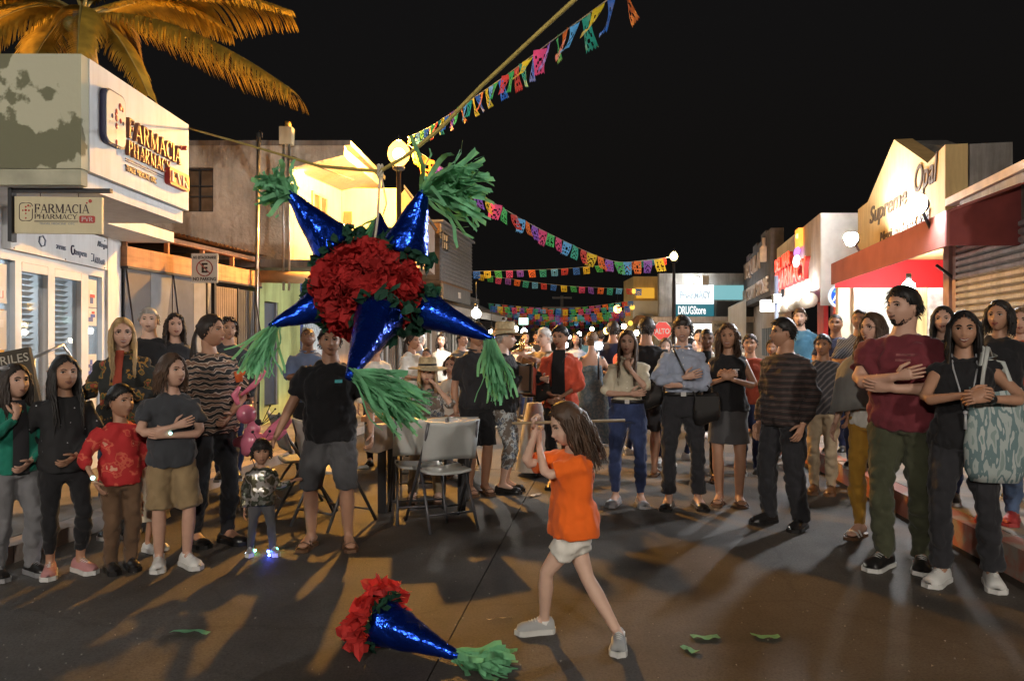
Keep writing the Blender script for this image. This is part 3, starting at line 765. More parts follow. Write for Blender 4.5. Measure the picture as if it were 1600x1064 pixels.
# clapboard upper floor jutting over the street
cp = thing('clapboard_storey', 'dark clapboard upper storey jutting over the left shops with one lit window', 'building', (-1.9, 19, 3.1))
CA, CB = Vector((-1.84, 19, 0)), Vector((-1.27, 23.1, 0)); CM = frame_M(CA, CB - CA); CL = (CB - CA).length
for k in range(14):
    z = 3.05 + k * .105
    b = MB(CM); top = 4.62
    b.prism([(0, 0, z), (CL, 0, z), (CL, .0, z + .115), (0, .0, z + .115)], (0, .03, 0)) if False else b.add([(0, .035, z), (CL, .035, z), (CL, .005, z + .104), (0, .005, z + .104), (0, -.05, z), (CL, -.05, z), (CL, -.05, z + .104), (0, -.05, z + .104)], [(0, 1, 2, 3), (5, 4, 7, 6), (4, 5, 1, 0), (3, 2, 6, 7), (1, 5, 6, 2), (4, 0, 3, 7)])
    b.build('plank', M_CLAP, cp)
    b = MB(); b.add([(-1.86, 18.96, z), (-3.4, 18.96, z), (-3.4, 18.99, z + .104), (-1.86, 18.99, z + .104), (-1.86, 19.02, z), (-3.4, 19.02, z), (-3.4, 19.02, z + .104), (-1.86, 19.02, z + .104)], [(1, 0, 3, 2), (4, 5, 6, 7), (0, 1, 5, 4), (2, 3, 7, 6), (1, 2, 6, 5), (0, 4, 7, 3)])
    b.build('plank', M_BROWNCLAP, cp)
b = MB(CM); b.prism([(-.1, .1, 4.53), (CL + .1, .1, 4.53), (CL + .1, -2.6, 4.53), (-.1, -2.6, 4.53)], (0, 0, .06)); b.build('roof', M_CLAP, cp)
b = MB(CM); b.prism([(-.02, .03, 2.97), (CL, .03, 2.97), (CL, -2.6, 2.97), (-.02, -2.6, 2.97)], (0, 0, .07)); b.build('floor', M_BROWNCLAP, cp)
wf = MB(CM)
for a, b_ in ((.12, .17), (.34, .39), (.56, .61)): wf.box(a, b_, .036, .07, 3.85, 4.3)
for z in (3.85, 4.06, 4.26): wf.box(.12, .61, .036, .065, z, z + .04)
wo = wf.build('window', M_DKMETAL, cp)
g = MB(CM); g.box(.12, .61, .036, .045, 3.86, 4.28); g.build('pane', glow('warm_pane', (1, .6, .3), .8), wo)
# sign band and awning under it
aw = thing('long_awning', 'pale sloping awning over the far left shops', 'awning', (-2, 20, 2.6))
b = MB(LM_); b.add([(4.2, 0.02, 3.0), (14, 0.02, 3.0), (14, 1.3, 2.42), (4.2, 1.3, 2.42), (4.2, 0.02, 2.94), (14, 0.02, 2.94), (14, 1.3, 2.36), (4.2, 1.3, 2.36)], [(0, 3, 2, 1), (4, 5, 6, 7), (0, 1, 5, 4), (1, 2, 6, 5), (2, 3, 7, 6), (3, 0, 4, 7)]); b.build('canvas', mat('pale_awning', (.38, .36, .34), rough=.8, vary=.15), aw)
b = MB(LM_); b.box(4.2, 14, 1.3, 1.33, 2.2, 2.42); b.build('valance', mat('pale_awning', (.38, .36, .34)), aw)
fs_ = thing('shop_fascia', 'dark grey fascia board with a small white emblem below the clapboard storey', 'sign', (-2.2, 19.5, 2.8))
b = MB(LM_); b.box(2.9, 6.4, 1.28, 1.34, 2.55, 2.93); fo = b.build('board', mat('fascia_grey', (.11, .11, .115), rough=.6), fs_)
b = MB(LM_); b.box(4.7, 4.9, 1.341, 1.347, 2.66, 2.82); b.box(4.95, 5.02, 1.341, 1.347, 2.66, 2.82); b.build('emblem', M_SIGNWHITE, fo)

# white shed end and roofs behind the balcony
wh = thing('white_gable', 'small white gabled house end between the lamp post and the balcony', 'building', at(640, 16))
a, b, c, d, e = at(606, 16, 420), at(606, 16, 330), at(632, 16, 296), at(668, 16, 345), at(668, 16, 420)
q = MB(); q.prism([a, e, d, c, b], (0, 1.5, 0)); q.build('wall', M_PINKWALL, wh)
q = MB(); q.prism([c + Vector((0, -.1, .02)), d + Vector((.05, -.1, .0)), d + Vector((.05, -.1, .07)), c + Vector((0, -.1, .09))], (0, 1.7, 0)); q.build('roof', M_CLAP, wh)

# ------------------------------------------------------------------ right side
def RM(a):
    return frame_M((a, 0), (.2076, 1))       # local x = distance along the facade; y is toward +X, so the street is -y
KS = math.hypot(.2076, 1)
def ur(Y): return Y * KS
op = thing('opal_shop', 'ochre shop front with pointed parapet lettered Supreme Opal', 'building', (6.3, 12, 0))
R38 = RM(3.8)
U0, U1 = ur(10.05), ur(14.6)
prof = [(U0, 2.4), (U1, 2.4), (U1, 4.08), (ur(13.9), 4.08), (ur(12.3), 4.84), (ur(10.7), 4.07), (U0, 4.06)]
prof = [(U0, 2.9), (U1, 2.9), (U1, 4.08), (ur(13.9), 4.10), (ur(12.3), 4.84), (ur(10.72), 4.07), (U0, 4.16)]
b = MB(R38); b.prism([(u, 0, z) for u, z in prof], (0, .28, 0)); b.build('parapet', M_OPAL, op)
b = MB(R38); b.box(U0 - .005, U0 + .1, .30, .82, 3.2, 4.15); b.build('parapet_return', M_GREYPLASTER, op)
b = MB(R38); b.prism([(ur(10.75), .3, 3.9), (ur(12.3), .3, 4.80), (ur(12.3), .8, 4.78), (ur(10.75), .8, 4.15)], (.06, 0, .02)); b.build('roof_slope', M_GREYPLASTER, op)
b = MB(R38); b.box(U0, U1, 2.6, 2.8, 0, 3.0); b.box(U1 - .2, U1, .3, 2.6, 0, 4.0); b.box(U0, U1, .29, 2.59, 2.95, 3.05); b.build('wall', M_OPAL, op)
R3 = R38.to_3x3()
# lettering reads from far to near: baseline runs along -u
def r38(Y, z, d=-.004): return R38 @ Vector((ur(Y), d, z))
XR = R3 @ Vector((-1, 0, 0))
M_OPTXT = mat('opal_letter_brown', (.085, .055, .03), rough=.6, vary=.1)
text('lettering', 'Supreme', .42, M_OPTXT, r38(13.75, 3.66), XR, parent=op, width=(13.75 - 11.62) * KS, shear=.25, bold=.006, extrude=.012)
text('lettering', 'Opal', .56, M_OPTXT, r38(11.32, 3.74), XR, parent=op, width=(11.32 - 10.30) * KS, shear=.25, bold=.006, extrude=.012)
text('lettering', 'Mexican Fire Opal', .26, M_OPTXT, r38(13.1, 3.22), XR, parent=op, width=2.5 * KS, shear=.25, extrude=.012)
# lit shop under the canopy: back wall facing the street corner
b = MB(); b.box(5.95, 8.2, 13.5, 13.6, .198, 2.75); b.build('lit_wall', mat('shop_cream', (.7, .66, .5), rough=.7, vary=.05), op)
b = MB(); b.box(6.2, 6.32, 13.40, 13.46, .2, 2.6); b.box(7.0, 7.05, 13.42, 13.47, .2, 2.6); b.build('door_frame', M_ALU, op)
b = MB(); b.box(6.33, 6.98, 13.47, 13.49, .22, 2.5); b.build('pane', glow('lit_pane', (1, .97, .85), 1.1), op)
b = MB(); b.box(7.06, 7.55, 13.45, 13.48, .22, 2.5); b.build('curtain', mat('cream_curtain', (.62, .55, .3), rough=.8, vary=.3, stretch=(14, 1, 1), vscale=2), op)
b = MB(); b.box(7.56, 8.1, 13.42, 13.48, .22, 2.6); b.build('poster_panel', mat('pale_panel', (.6, .6, .62), rough=.6, vary=.35, vscale=7), op)
b = MB(); b.box(6.2, 8.0, 13.35, 13.39, 2.60, 2.68); b.build('ceiling_light', glow('opal_wall_fill', (1, .96, .86), 30), op)  # added tube, hidden behind the valance to brighten the shop wall
# canopy
cn = thing('red_canopy', 'large maroon canopy with bright red inner valance above the crowd on the right', 'awning', (5.2, 10.5, 2.5))
R30 = RM(3.0)
v0, v1 = ur(7.9), ur(13.4)
b = MB(R30); b.box(v0, v1, 0, .03, 2.51, 2.885); b.build('front_fascia', M_MAROON, cn)
dw = .80
b = MB(R30); b.add([(v0, .03, 2.87), (v1, .03, 2.87), (v1, dw, 3.16), (v0, dw, 3.16), (v0, .03, 2.89), (v1, .03, 2.89), (v1, dw, 3.18), (v0, dw, 3.18)], [(0, 1, 2, 3), (4, 7, 6, 5), (0, 4, 5, 1), (1, 5, 6, 2), (2, 6, 7, 3), (3, 7, 4, 0)]); b.build('canvas_roof', M_MAROON, cn)
b = MB(); e0 = R30 @ Vector((v0, 0, 0)); 
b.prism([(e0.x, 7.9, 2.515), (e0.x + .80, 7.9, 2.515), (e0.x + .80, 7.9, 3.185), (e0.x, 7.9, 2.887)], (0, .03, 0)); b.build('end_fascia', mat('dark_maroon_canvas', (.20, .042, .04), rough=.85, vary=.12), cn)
b = MB(); e1 = R30 @ Vector((v1, .035, 0)); b.prism([(e1.x, e1.y - .1, 2.45), (e1.x + 2.3, e1.y - .1, 2.45), (e1.x + 2.3, e1.y - .1, 3.36), (e1.x, e1.y - .1, 2.86)], (0, .03, 0)); b.build('inner_valance', M_REDFAB, cn)
b = MB(); b.loft([(5.62, 9.8, 2.5), (5.85, 9.75, 2.30), (5.95, 9.7, 2.26)], .022, 6); b.build('bracket', M_DKMETAL, cn)
# shutter shop
sh = thing('shutter_shop', 'shop closed by a ribbed steel roller shutter at the right edge', 'building', (5.6, 8, 0))
b = MB(R38); b.box(ur(9.75), ur(9.95), -.06, .3, .19, 3.1); b.box(ur(9.62), ur(9.745), -.02, .3, .19, 2.9); b.build('pier', mat('pink_plaster', (.42, .3, .27), rough=.85, vary=.2), sh)
for k in range(30):
    z = .24 + k * .085
    q = MB(R38); u0_, u1_ = ur(4.5), ur(9.6)
    q.add([(u0_, 0, z), (u1_, 0, z), (u1_, -.035, z + .02), (u0_, -.035, z + .02), (u1_, -.035, z + .06), (u0_, -.035, z + .06), (u1_, 0, z + .082), (u0_, 0, z + .082)], [(0, 3, 2, 1), (3, 5, 4, 2), (5, 7, 6, 4)])
    q.build('shutter_slat', M_SHUTTER, sh)
b = MB(R38); b.box(ur(4.5), ur(9.6), .02, .2, .19, 3.3); b.build('wall', M_GREYPLASTER, sh)
b = MB(R38); b.box(ur(4.5), ur(9.94), -.04, 3.0, 3.302, 3.40); b.build('coping', mat('beige_board', (.5, .42, .33), rough=.8), sh)
# del mar pharmacy
dm = thing('corner_pharmacy', 'cream pink pharmacy with red neon DEL MAR PHARMACY letters', 'building', (6.6, 17, 0))
R31 = RM(3.1); d0, d1 = ur(14.85), ur(20.6)
b = MB(R31); b.box(d0, d1, 0, .2, 2.55, 4.05); b.build('front_wall', M_PINKWALL, dm)
sd = R31 @ Vector((d0, 0, 0))
b = MB(); b.box(sd.x + .005, sd.x + 2.5, 14.80, 14.845, 2.2, 4.05); b.build('side_wall', mat('white_side', (.62, .62, .58), rough=.8, vary=.08), dm)
b = MB(R31); b.box(d0 + .05, d1, 1.4, 1.6, 0, 2.6); b.box(d0 + .05, d1, .21, 1.39, 2.56, 2.64); b.build('back_wall', mat('pharm_pink', (.5, .3, .3)), dm)
b = MB(R31); b.box(d0 + .3, d0 + 1.2, .5, .6, .2, 2.5); b.build('red_panel', mat('orange_red_panel', (.55, .06, .02), rough=.6), dm)
b = MB(R31); b.box(d0 + 2.2, d0 + 2.9, .5, .6, .2, 2.4); b.build('red_panel', mat('orange_red_panel', (.55, .06, .02)), dm)
b = MB(R31); b.box(d0 + 1.25, d0 + 2.15, .9, .95, .25, 2.2); b.build('pink_window', glow('pink_window', (.85, .42, .95), 1.6), dm)
b = MB(R31)
for a_, c_ in ((1.25, 1.3), (1.68, 1.72), (2.1, 2.15)): b.box(d0 + a_, d0 + c_, .84, .899, .25, 2.2)
b.build('window_frame', mat('violet_frame', (.4, .25, .5)), dm)
# rolled shutters and lights under the front
for k, (a_, c_) in enumerate(((.9, 3.0), (3.3, 5.4))):
    b = MB(R31)
    b.loft([(d0 + a_, -.02, 2.36), (d0 + c_, -.02, 2.36)], .16, 12, side=(0, 1, 0)); b.build('rolled_shutter', mat('pale_shutter', (.55, .5, .4), rough=.5, vary=.15), dm)
for k in range(6):
    b = MB(R31); b.ball((d0 + .5 + k * .85, -.18, 2.52), (.09, .06, .05), 10, 6); b.build('eave_lamp', glow('eave', (.95, .97, 1), 190), dm)
def r31(Y, z, d=-.004): return R31 @ Vector((ur(Y), d, z))
M_NEON = mat('red_neon', (.5, .02, .01), rough=.4, vary=0, emit=2.2, ecol=(1, .06, .02))
M_NEONY = mat('orange_neon', (.5, .1, .01), rough=.4, vary=0, emit=2.0, ecol=(1, .30, .03))
M_LETSIDE = mat('letter_side_red', (.4, .02, .015), rough=.5, vary=0, emit=.25)
def neon(s, size, Y, z, wd):
    text('lettering', s, size, M_LETSIDE, r31(Y, z, -.03), XR, parent=dm, width=wd, bold=.02, extrude=.06)
    text('lettering', s, size, M_NEON, r31(Y - .03, z + .015, -.095), XR, parent=dm, width=wd * .985, bold=.006, extrude=.01)
neon('PHARMACY', .62, 20.3, 2.86, 4.6); neon('DEL MAR', .46, 20.3, 3.35, 2.5)
e = MB(R31); u = ur(16.75)
e.box(u - .22, u + .22, -.12, -.02, 3.62, 4.02); eo = e.build('emblem', M_NEONY, dm)
e = MB(R31); e.ball((u + .1, -.1, 3.52), (.34, .05, .1), 12, 6); e.build('emblem_band', glow('emblem_violet', (.6, .25, 1), 1.6), eo)
e = MB(R31); e.ball((u + .05, -.12, 3.30), (.36, .06, .14), 12, 6); e.build('emblem_glow', glow('emblem_white', (1, .9, .85), 3), eo)
e = MB(R31); e.ball((u - .1, -.13, 3.85), (.1, .03, .06), 8, 6); e.build('emblem_eye', glow('emblem_y', (1, .75, .3), 2), eo)
# ATM disc
am = thing('atm_sign', 'round blue lit ATM disc hanging off the red panel', 'sign', at(1313, 14.2, 463))
c = at(1313, 14.2, 463)
b = MB(); b.lathe((0, 0, 0), [(0, .05), (.205, .05), (.225, .03), (.225, -.03), (.205, -.05), (0, -.05)], 28); o = b.build('rim', glow('atm_rim', (.8, .9, 1), 1.1), am); o.data.transform(Matrix.Translation(c) @ Matrix.Rotation(PI / 2, 4, 'X'))
b = MB(); b.lathe((0, 0, 0), [(0, .056), (.195, .056), (.195, .04)], 28); o = b.build('face', glow('atm_blue', (.03, .16, .85), 1.0), am); o.data.transform(Matrix.Translation(c) @ Matrix.Rotation(PI / 2, 4, 'X'))
text('lettering', 'ATM', .19, glow('atm_white', (1, 1, 1), 1.6), (c.x - .165, c.y - .06, c.z - .09), (1, 0, 0), parent=am, width=.33, bold=.008, shear=.2, extrude=.002)
b = MB(); b.box(c.x - .15, c.x + .15, c.y - .061, c.y - .057, c.z + .07, c.z + .11); b.build('band', glow('atm_cyan', (.2, .8, .85), .8), am)
b = MB(); b.box(c.x + .2, c.x + .55, c.y - .03, c.y + .03, c.z + .0, c.z + .03); b.build('bracket', M_DKMETAL, am)
b = MB(); b.box(6.45, 6.85, 14.35, 14.42, .2, 2.5); o = b.build('red_door', mat('red_door', (.4, .03, .03), rough=.5), op)
# tequila store box sign
tq = thing('tequila_store', 'dark timber fronted TEQUILA FACTORY STORE with a stepped parapet', 'building', (8, 24, 0))
t0, t1 = ur(20.7), ur(28)
b = MB(R31)
n = 7
for k in range(n):
    a_ = t0 + (t1 - t0) * k / n; c_ = t0 + (t1 - t0) * (k + 1) / n
    b.box(a_, c_ - .002, -.15, .2, 2.75, 4.65 - .05 * k + (.14 if k % 2 else 0))
b.build('parapet', M_TEQ, tq)
b = MB(R31); b.box(t0, t1, .21, .4, 0, 2.74); b.build('wall', M_PINKWALL, tq)
M_TQL = mat('tequila_letter', (.62, .45, .35), rough=.5, vary=.2)
text('lettering', 'TEQUILA', .75, M_TQL, R31 @ Vector((t1 - .6, -.16, 3.75)), XR, parent=tq, width=4.6, bold=.01, extrude=.03)
text('lettering', 'FACTORY STORE', .62, M_TQL, R31 @ Vector((t1 - .1, -.16, 2.92)), XR, parent=tq, width=6.9, bold=.01, extrude=.03)
b = MB(R31); b.loft([(t0 + .9, -.22, 3.8), (t0 + .9, -.22, 4.2), (t0 + .9, -.22, 4.28), (t0 + .9, -.22, 4.5)], [.12, .12, .05, .05], 10); b.build('bottle_emblem', M_TQL, tq)
for k in range(10):
    f_ = MB(R31); f_.box(t0 + .5 + k * .42, t0 + .5 + k * .42 + .3, .17, .209, 1.0, 1.9); f_.build('louver', M_DKMETAL, tq)
bx = thing('light_box', 'blank glowing white box sign below the neon letters', 'sign', at(1215, 19.5, 478))
c = at(1215, 19.3, 478); b = MB(); b.box(c.x - .42, c.x + .42, 19.2, 19.4, c.z - .14, c.z + .14); b.build('lit_face', glow('box_white', (1, .97, .9), 7), bx)
b = MB(); b.box(c.x - .44, c.x + .44, 19.25, 19.35, c.z + .142, c.z + .17); b.box(c.x + .1, c.x + .16, 19.27, 19.33, c.z + .17, c.z + .5); b.build('bracket', M_DKMETAL, bx)
bp2 = thing('blue_post', 'slim post lit blue in front of the neon pharmacy', 'post', at(1214, 16))
b = MB(); x = at(1213, 16).x; b.loft([(x, 16, 0), (x, 16, 2.9)], .045, 10); b.build('post', mat('post_blue_light', (.35, .42, .6), rough=.4), bp2)  # the blue light falling on the post is put into its base colour
b = MB(); b.box(x - .08, x + .08, 15.93, 16.07, 2.3, 2.5); b.build('clamp', M_STEEL, bp2)
# cross street drugstore
dr = thing('drugstore_building', 'two storey cross street block with a lit PHARMACY DRUGStore sign', 'building', (8, 28, 0))
b = MB(); x0, x1 = at(1030, 28).x, at(1190, 28).x
b.box(x0, x1, 28, 28.3, 2.4, 4.04); b.box(x0, x1, 28.9, 29.1, 0, 2.4); b.box(x0, x0 + .6, 28, 28.89, 0, 2.39); b.box(x1 - 1.2, x1, 28, 28.3, 0, 2.39); b.build('wall', M_GREYPLASTER, dr)
b = MB(); b.box(x0 - .3, x1, 27.6, 27.98, 2.19, 2.38); b.build('balcony_slab', M_PINKWALL, dr)
b = MB(); s0, s1 = at(1057, 27.9, 494), at(1115, 27.9, 445); b.box(s0.x, s1.x, 27.86, 27.98, s0.z + .45, s1.z); so = b.build('lit_sign', glow('drug_white', (.9, .98, 1), 1.2), dr)
b = MB(); b.box(s0.x, s1.x, 27.84, 27.98, s0.z, s0.z + .447); s2_ = b.build('lit_sign', glow('drug_teal', (.02, .16, .20), .9), dr)
text('lettering', 'DRUGStore', .42, glow('drug_text', (1, 1, 1), 1.1), (s0.x + .04, 27.83, s0.z + .08), (1, 0, 0), parent=s2_, width=1.05, bold=.01, extrude=.004)
text('lettering', 'PHARMACY', .36, mat('drug_grey', (.2, .25, .3), vary=0), (s0.x + .12, 27.85, s0.z + .68), (1, 0, 0), parent=so, width=1.15, bold=.01, extrude=.004)
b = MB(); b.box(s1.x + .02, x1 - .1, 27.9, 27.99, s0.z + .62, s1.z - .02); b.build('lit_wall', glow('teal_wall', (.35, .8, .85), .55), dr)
b = MB(); b.box(s1.x + .1, x1 - .1, 27.8, 27.88, s0.z, s0.z + .55); b.build('railing_panel', M_BLACK, dr)
b = MB(); b.box(x0 + .7, x1 - 1.3, 28.8, 28.88, .3, 2.15); b.build('lit_shopfront', glow('drug_shop', (1, .93, .8), 1.6), dr)
b = MB(); b.ball((at(1092, 27).x, 27.3, 3.72), .10, 10, 8); b.build('sign_lamp', glow('drug_lamp', (.95, 1, 1), 260), dr)
b = MB(); q0 = at(1097, 27.2, 445); b.box(q0.x, q0.x + .26, 27.2, 27.4, q0.z, q0.z + .34); b.build('speaker_box', mat('beige_box', (.45, .4, .33)), dr)
b = MB(); b.box(at(1113, 26).x, at(1141, 26).x, 26, 26.05, 1.2, at(0, 26, 501).z); o = b.build('price_board', mat('beige_sign', (.5, .4, .28), rough=.6, vary=.1), dr)
text('lettering', 'PHARMACY', .16, M_BLACK, (at(1116, 26).x, 25.99, 1.98), (1, 0, 0), parent=o, width=.5, extrude=.003)
wc = thing('white_corner_wall', 'plain white garden wall between the drugstore and the tequila store', 'wall', at(1155, 24))
q = MB(); q.prism([at(1142, 24, 620), at(1166, 24, 620), at(1166, 24, 468), at(1142, 24, 480)], (0, .3, 0)); q.build('wall', M_WHITE, wc)
# amber buildings down the street
ab = thing('amber_building', 'narrow far building glowing amber at the street bend', 'building', at(1000, 34))
b = MB(); b.box(at(990, 34).x, at(1030, 34).x, 34, 37, 0, at(0, 34, 432).z); b.build('wall', M_OPAL, ab)
b = MB(); b.box(at(994, 34).x, at(1022, 34).x, 33.9, 33.99, at(0, 34, 466).z, at(0, 34, 450).z); b.build('lit_balcony', glow('amber_balc', (1, .5, .05), .7), ab)
b = MB(); b.box(at(990, 33).x, at(1028, 33).x, 33, 33.2, at(0, 33, 505).z, at(0, 33, 470).z); b.build('sign_panel', M_SIGNWHITE, ab)
q = MB(); q.prism([at(985, 32, 505), at(1034, 32, 505), at(1025, 32, 497), at(1000, 32, 492)], (0, 1, 0)); q.build('awning', M_WOOD, ab)
for (a_, c_) in ((990, 455), (988, 480), (985, 505)):
    b = MB(); b.ball(at(a_, 31, c_), .11, 8, 6); b.build('lamp', glow('amber_lamp', (1, .6, .08), 1.6), ab)
fb = thing('far_row', 'dark low row of buildings closing the far end of the street', 'building', (3, 60, 0))
b = MB(); b.box(-12, 12, 60, 62, 0, 2.3); b.box(-3, 2, 58, 59.9, 0, 3.0); b.build('wall', M_GREYPLASTER, fb)
hl = MB(); vs = []; fs2 = []
for k in range(61):
    x = -180 + 6 * k; h_ = 4 + 5 * mnoise.noise((k * .13, 2, 0)); vs += [(x, 240, -.1), (x, 260, max(2, h_))]
for k in range(60): fs2.append((2 * k, 2 * k + 2, 2 * k + 3, 2 * k + 1))
hl.add(vs, fs2); struct(hl.build('hills', M_DARKGROUND))
# stop sign
al = thing('stop_sign', 'red octagonal ALTO stop sign beyond the crowd', 'sign', at(1036, 20))
c = at(1035, 20, 517); b = MB(); r = .25
oc = lambda r, y: [(c.x + r * math.cos(PI / 8 + k * PI / 4), y, c.z + r * math.sin(PI / 8 + k * PI / 4)) for k in range(8)]
b.prism(oc(.27, 20), (0, .01, 0)); pl_ = b.build('plate', mat('stop_white', (.7, .7, .7), vary=0), al)
b = MB(); b.prism(oc(.25, 19.994), (0, .005, 0)); b.build('face', mat('stop_red', (.5, .03, .02), vary=.05, rough=.4, emit=.25, ecol=(1, .08, .05)), pl_)
text('lettering', 'ALTO', .2, M_SIGNWHITE, (c.x - .2, 19.99, c.z - .075), (1, 0, 0), parent=pl_, width=.4, bold=.006, extrude=.002)
b = MB(); b.loft([(c.x, 20.03, 0), (c.x, 20.03, c.z + .2)], .03, 8); b.build('post', M_STEEL, al)
# far power pole
fp = thing('power_pole', 'far double armed power pole standing against the night sky', 'pole', at(878, 50))
x = at(878, 50).x; zt = at(0, 50, 462).z
b = MB(); b.loft([(x, 50, 0), (x, 50, zt)], .12, 8); b.build('pole', M_CLAP, fp)
for z in (zt - .15, zt - .8):
    b = MB(); b.box(x - .5 - (zt - z), x + .5 + (zt - z), 49.85, 49.95, z - .06, z + .06); b.build('crossarm', M_CLAP, fp)

# ------------------------------------------------------------------ lamps
def globe_glass(nm, col):
    m = mat('globe_' + nm, (.8, .8, .8), vary=0); N, L, b = nodes_of(m)
    t = N.new('ShaderNodeBsdfTransparent'); e = N.new('ShaderNodeEmission'); a = N.new('ShaderNodeAddShader')
    t.inputs[0].default_value = (.9, .9, .9, 1); e.inputs[0].default_value = (*col, 1); e.inputs[1].default_value = 3.2
    L.new(t.outputs[0], a.inputs[0]); L.new(e.outputs[0], a.inputs[1]); L.new(a.outputs[0], N['Material Output'].inputs[0]); return m
def globe_lamp(name, label, x, y, z, r, strength, col, group=None, finial=True):
    t = thing(name, label, 'street lamp', (x, y, 0), 0, 'globe street lamps along the street')
    b = MB(); b.loft([(x, y, .1), (x, y, .5), (x, y, .55), (x, y, z - r * 1.35)], [.09, .09, .055, .04], 12); b.lathe((x, y, z - r * 1.5), [(.04, 0), (.1, .03), (.11, r * .35), (.04, r * .4)], 12); b.build('post', M_DKMETAL, t)
    b = MB(); b.lathe((x, y, z), [(0, -r), (r * .5, -r * .92), (r * .88, -r * .45), (r, 0), (r * .9, r * .5), (r * .55, r * .95), (r * .3, r * 1.15), (0, r * 1.2)], 14); gl = b.build('globe', globe_glass(label[:12], col), t)
    b = MB(); b.ball((x, y, z), r * .5, 12, 8); b.build('bulb', glow('bulb' + label[:12], col, strength * 4), gl)
    b = MB(); b.lathe((x, y, z + r * 1.2), [(.05, 0), (.02, .05), (0, .1)], 8); b.build('finial', M_DKMETAL, t)
    return t
LAMP = at(623, 12.3, 241)
globe_lamp('street_lamp', 'glaring orange globe street lamp rising behind the pinata', LAMP.x, LAMP.y, LAMP.z, .19, 1850, (1, .46, .075))
L2 = at(1053, 20, 401)
globe_lamp('street_lamp', 'slim far street lamp with a yellow white head by the drugstore', L2.x, L2.y, L2.z, .11, 220, (1, .80, .30))
globe_lamp('street_lamp', 'street lamp behind the viewer on the left pavement', -5.0, -9, 5.6, .22, 1500, (1, .90, .78))  # this unseen pair of lamps is added for front fill
globe_lamp('street_lamp', 'street lamp behind the viewer on the right pavement', 4.2, -9, 5.6, .22, 1050, (.96, .96, 1))
def flood(px, py, Y, tgt, strength, label, mount, ballr=0):
    c = at(px, Y, py); t = thing('flood_light', label, 'flood light', c, 0, 'white flood lights on the right shop fronts')
    d = (Vector(tgt) - c).normalized(); R = d.to_track_quat('Z', 'Y').to_matrix().to_4x4(); R.translation = c
    b = MB(R); b.lathe((0, 0, 0), [(0, -.09), (.07, -.08), (.10, -.03), (.122, .02), (.122, .03)], 16); b.build('housing', M_DKMETAL, t)
    b = MB(R); b.lathe((0, 0, 0), [(.118, .03), (.105, .055), (.06, .072), (0, .078)], 16); b.build('lens', glow('flood_' + str(strength), (.93, .96, 1), strength), t)
    if ballr: b = MB(R); b.ball((0, 0, .12), ballr, 14, 10); b.build('bulb', glow('flood_bulb', (.93, .96, 1), strength), t)
    b = MB(); b.loft([c, c + Vector(mount)], .02, 6); b.build('arm', M_DKMETAL, t)
flood(1437, 320, 8.35, (-3.5, 5.0, 3.2), 1100, 'nearer glaring white flood light in front of the Opal lettering', (.25, .1, -.4))
flood(1333, 375, 12.6, (-2.5, 8.0, 6.0), 1700, 'farther glaring white flood light beside the neon pharmacy wall', (.25, .1, -.35), .075)
def bulb(px, py, Y, r, strength, label, col=(1, .95, .85), cord=.25):
    c = at(px, Y, py); t = thing('light_bulb', label, 'lamp', c, 0, 'bare bulbs over the street')
    b = MB(); b.ball(c, r, 10, 8); b.build('globe', glow('bulb_%d_%d' % (px, py), col, strength), t)
    b = MB(); b.loft([c + Vector((0, 0, r * .8)), c + Vector((0, 0, r * 2.2))], r * .45, 8); b.build('cap', M_DKMETAL, t)
    if cord: b = MB(); b.loft([c + Vector((0, 0, r)), c + Vector((0, 0, cord))], .006, 5); b.build('cord', M_BLACK, t)
bulb(1420, 448, 12.2, .10, 420, 'bright bulb below the red valance', cord=.12)
bulb(744, 490, 11.6, .07, 900, 'bright bulb hanging under the far left awning', cord=.5)
for i, (px, py, lab, s) in enumerate(((787, 507, 'leftmost of three distant round white bulbs over the street', 40), (805, 514, 'middle of three distant round white bulbs over the street', 40), (819, 518, 'rightmost of three distant round white bulbs over the street', 40))):
    bulb(px, py, 24, .10, s, lab, cord=.8)
bulb(948, 517, 26, .12, 16, 'amber bulb low beyond the crowd', (1, .6, .12), cord=.8)
bulb(965, 483, 30, .16, 16, 'larger amber street bulb behind the bunting', (1, .55, .1), cord=.6)
bulb(884, 539, 20, .07, 35, 'small white bulb between the trumpet player and the woman in red')
bulb(690, 528, 14, .05, 60, 'tiny bulb above the seated woman in white')
for k, (px, py, Y, s, c) in enumerate(((768, 520, 17, 60, (1, .95, .85)), (776, 532, 20, 60, (1, .9, .7)), (838, 523, 30, 90, (1, .95, .85)), (858, 530, 34, 90, (1, .8, .5)), (905, 522, 34, 120, (1, .9, .7)), (925, 514, 38, 120, (1, .7, .3)), (975, 510, 30, 80, (1, .8, .45)), (995, 520, 27, 60, (1, .75, .4)), (890, 527, 42, 160, (.9, .95, 1)))):
    bulb(px, py, Y, .07 if Y < 25 else .10, s, ('small distant bulb ' + ['just right of the left awning edge', 'low beside the straw hat', 'between the hat and the trumpet bell', 'above the trumpet player', 'left of the woman in the tiered dress', 'above the tiered dress, amber tinted', 'under the amber building sign', 'at the amber building awning', 'at the very end of the street'][k]), c, cord=.5)
for m_, a_ in ((M_WHITE, .22), (M_PINKWALL, .45), (M_GREYPLASTER, .55), (M_YSTUCCO, .25), (M_LIME, .4), (M_OPAL, .3), (M_STUCCO, .35), (M_CREAMSIGN, .12), (M_SHUTTER, .5), (M_WOOD, .5)): grime(m_, a_)
tvs = thing('lit_screen', 'small pale green lit screen hanging in the far street', 'sign', at(818, 22, 502))
c = at(818, 22, 502); b = MB(); b.box(c.x - .14, c.x + .14, 22, 22.06, c.z - .1, c.z + .1); b.build('screen', glow('screen', (.6, .95, .8), 2.0), tvs)
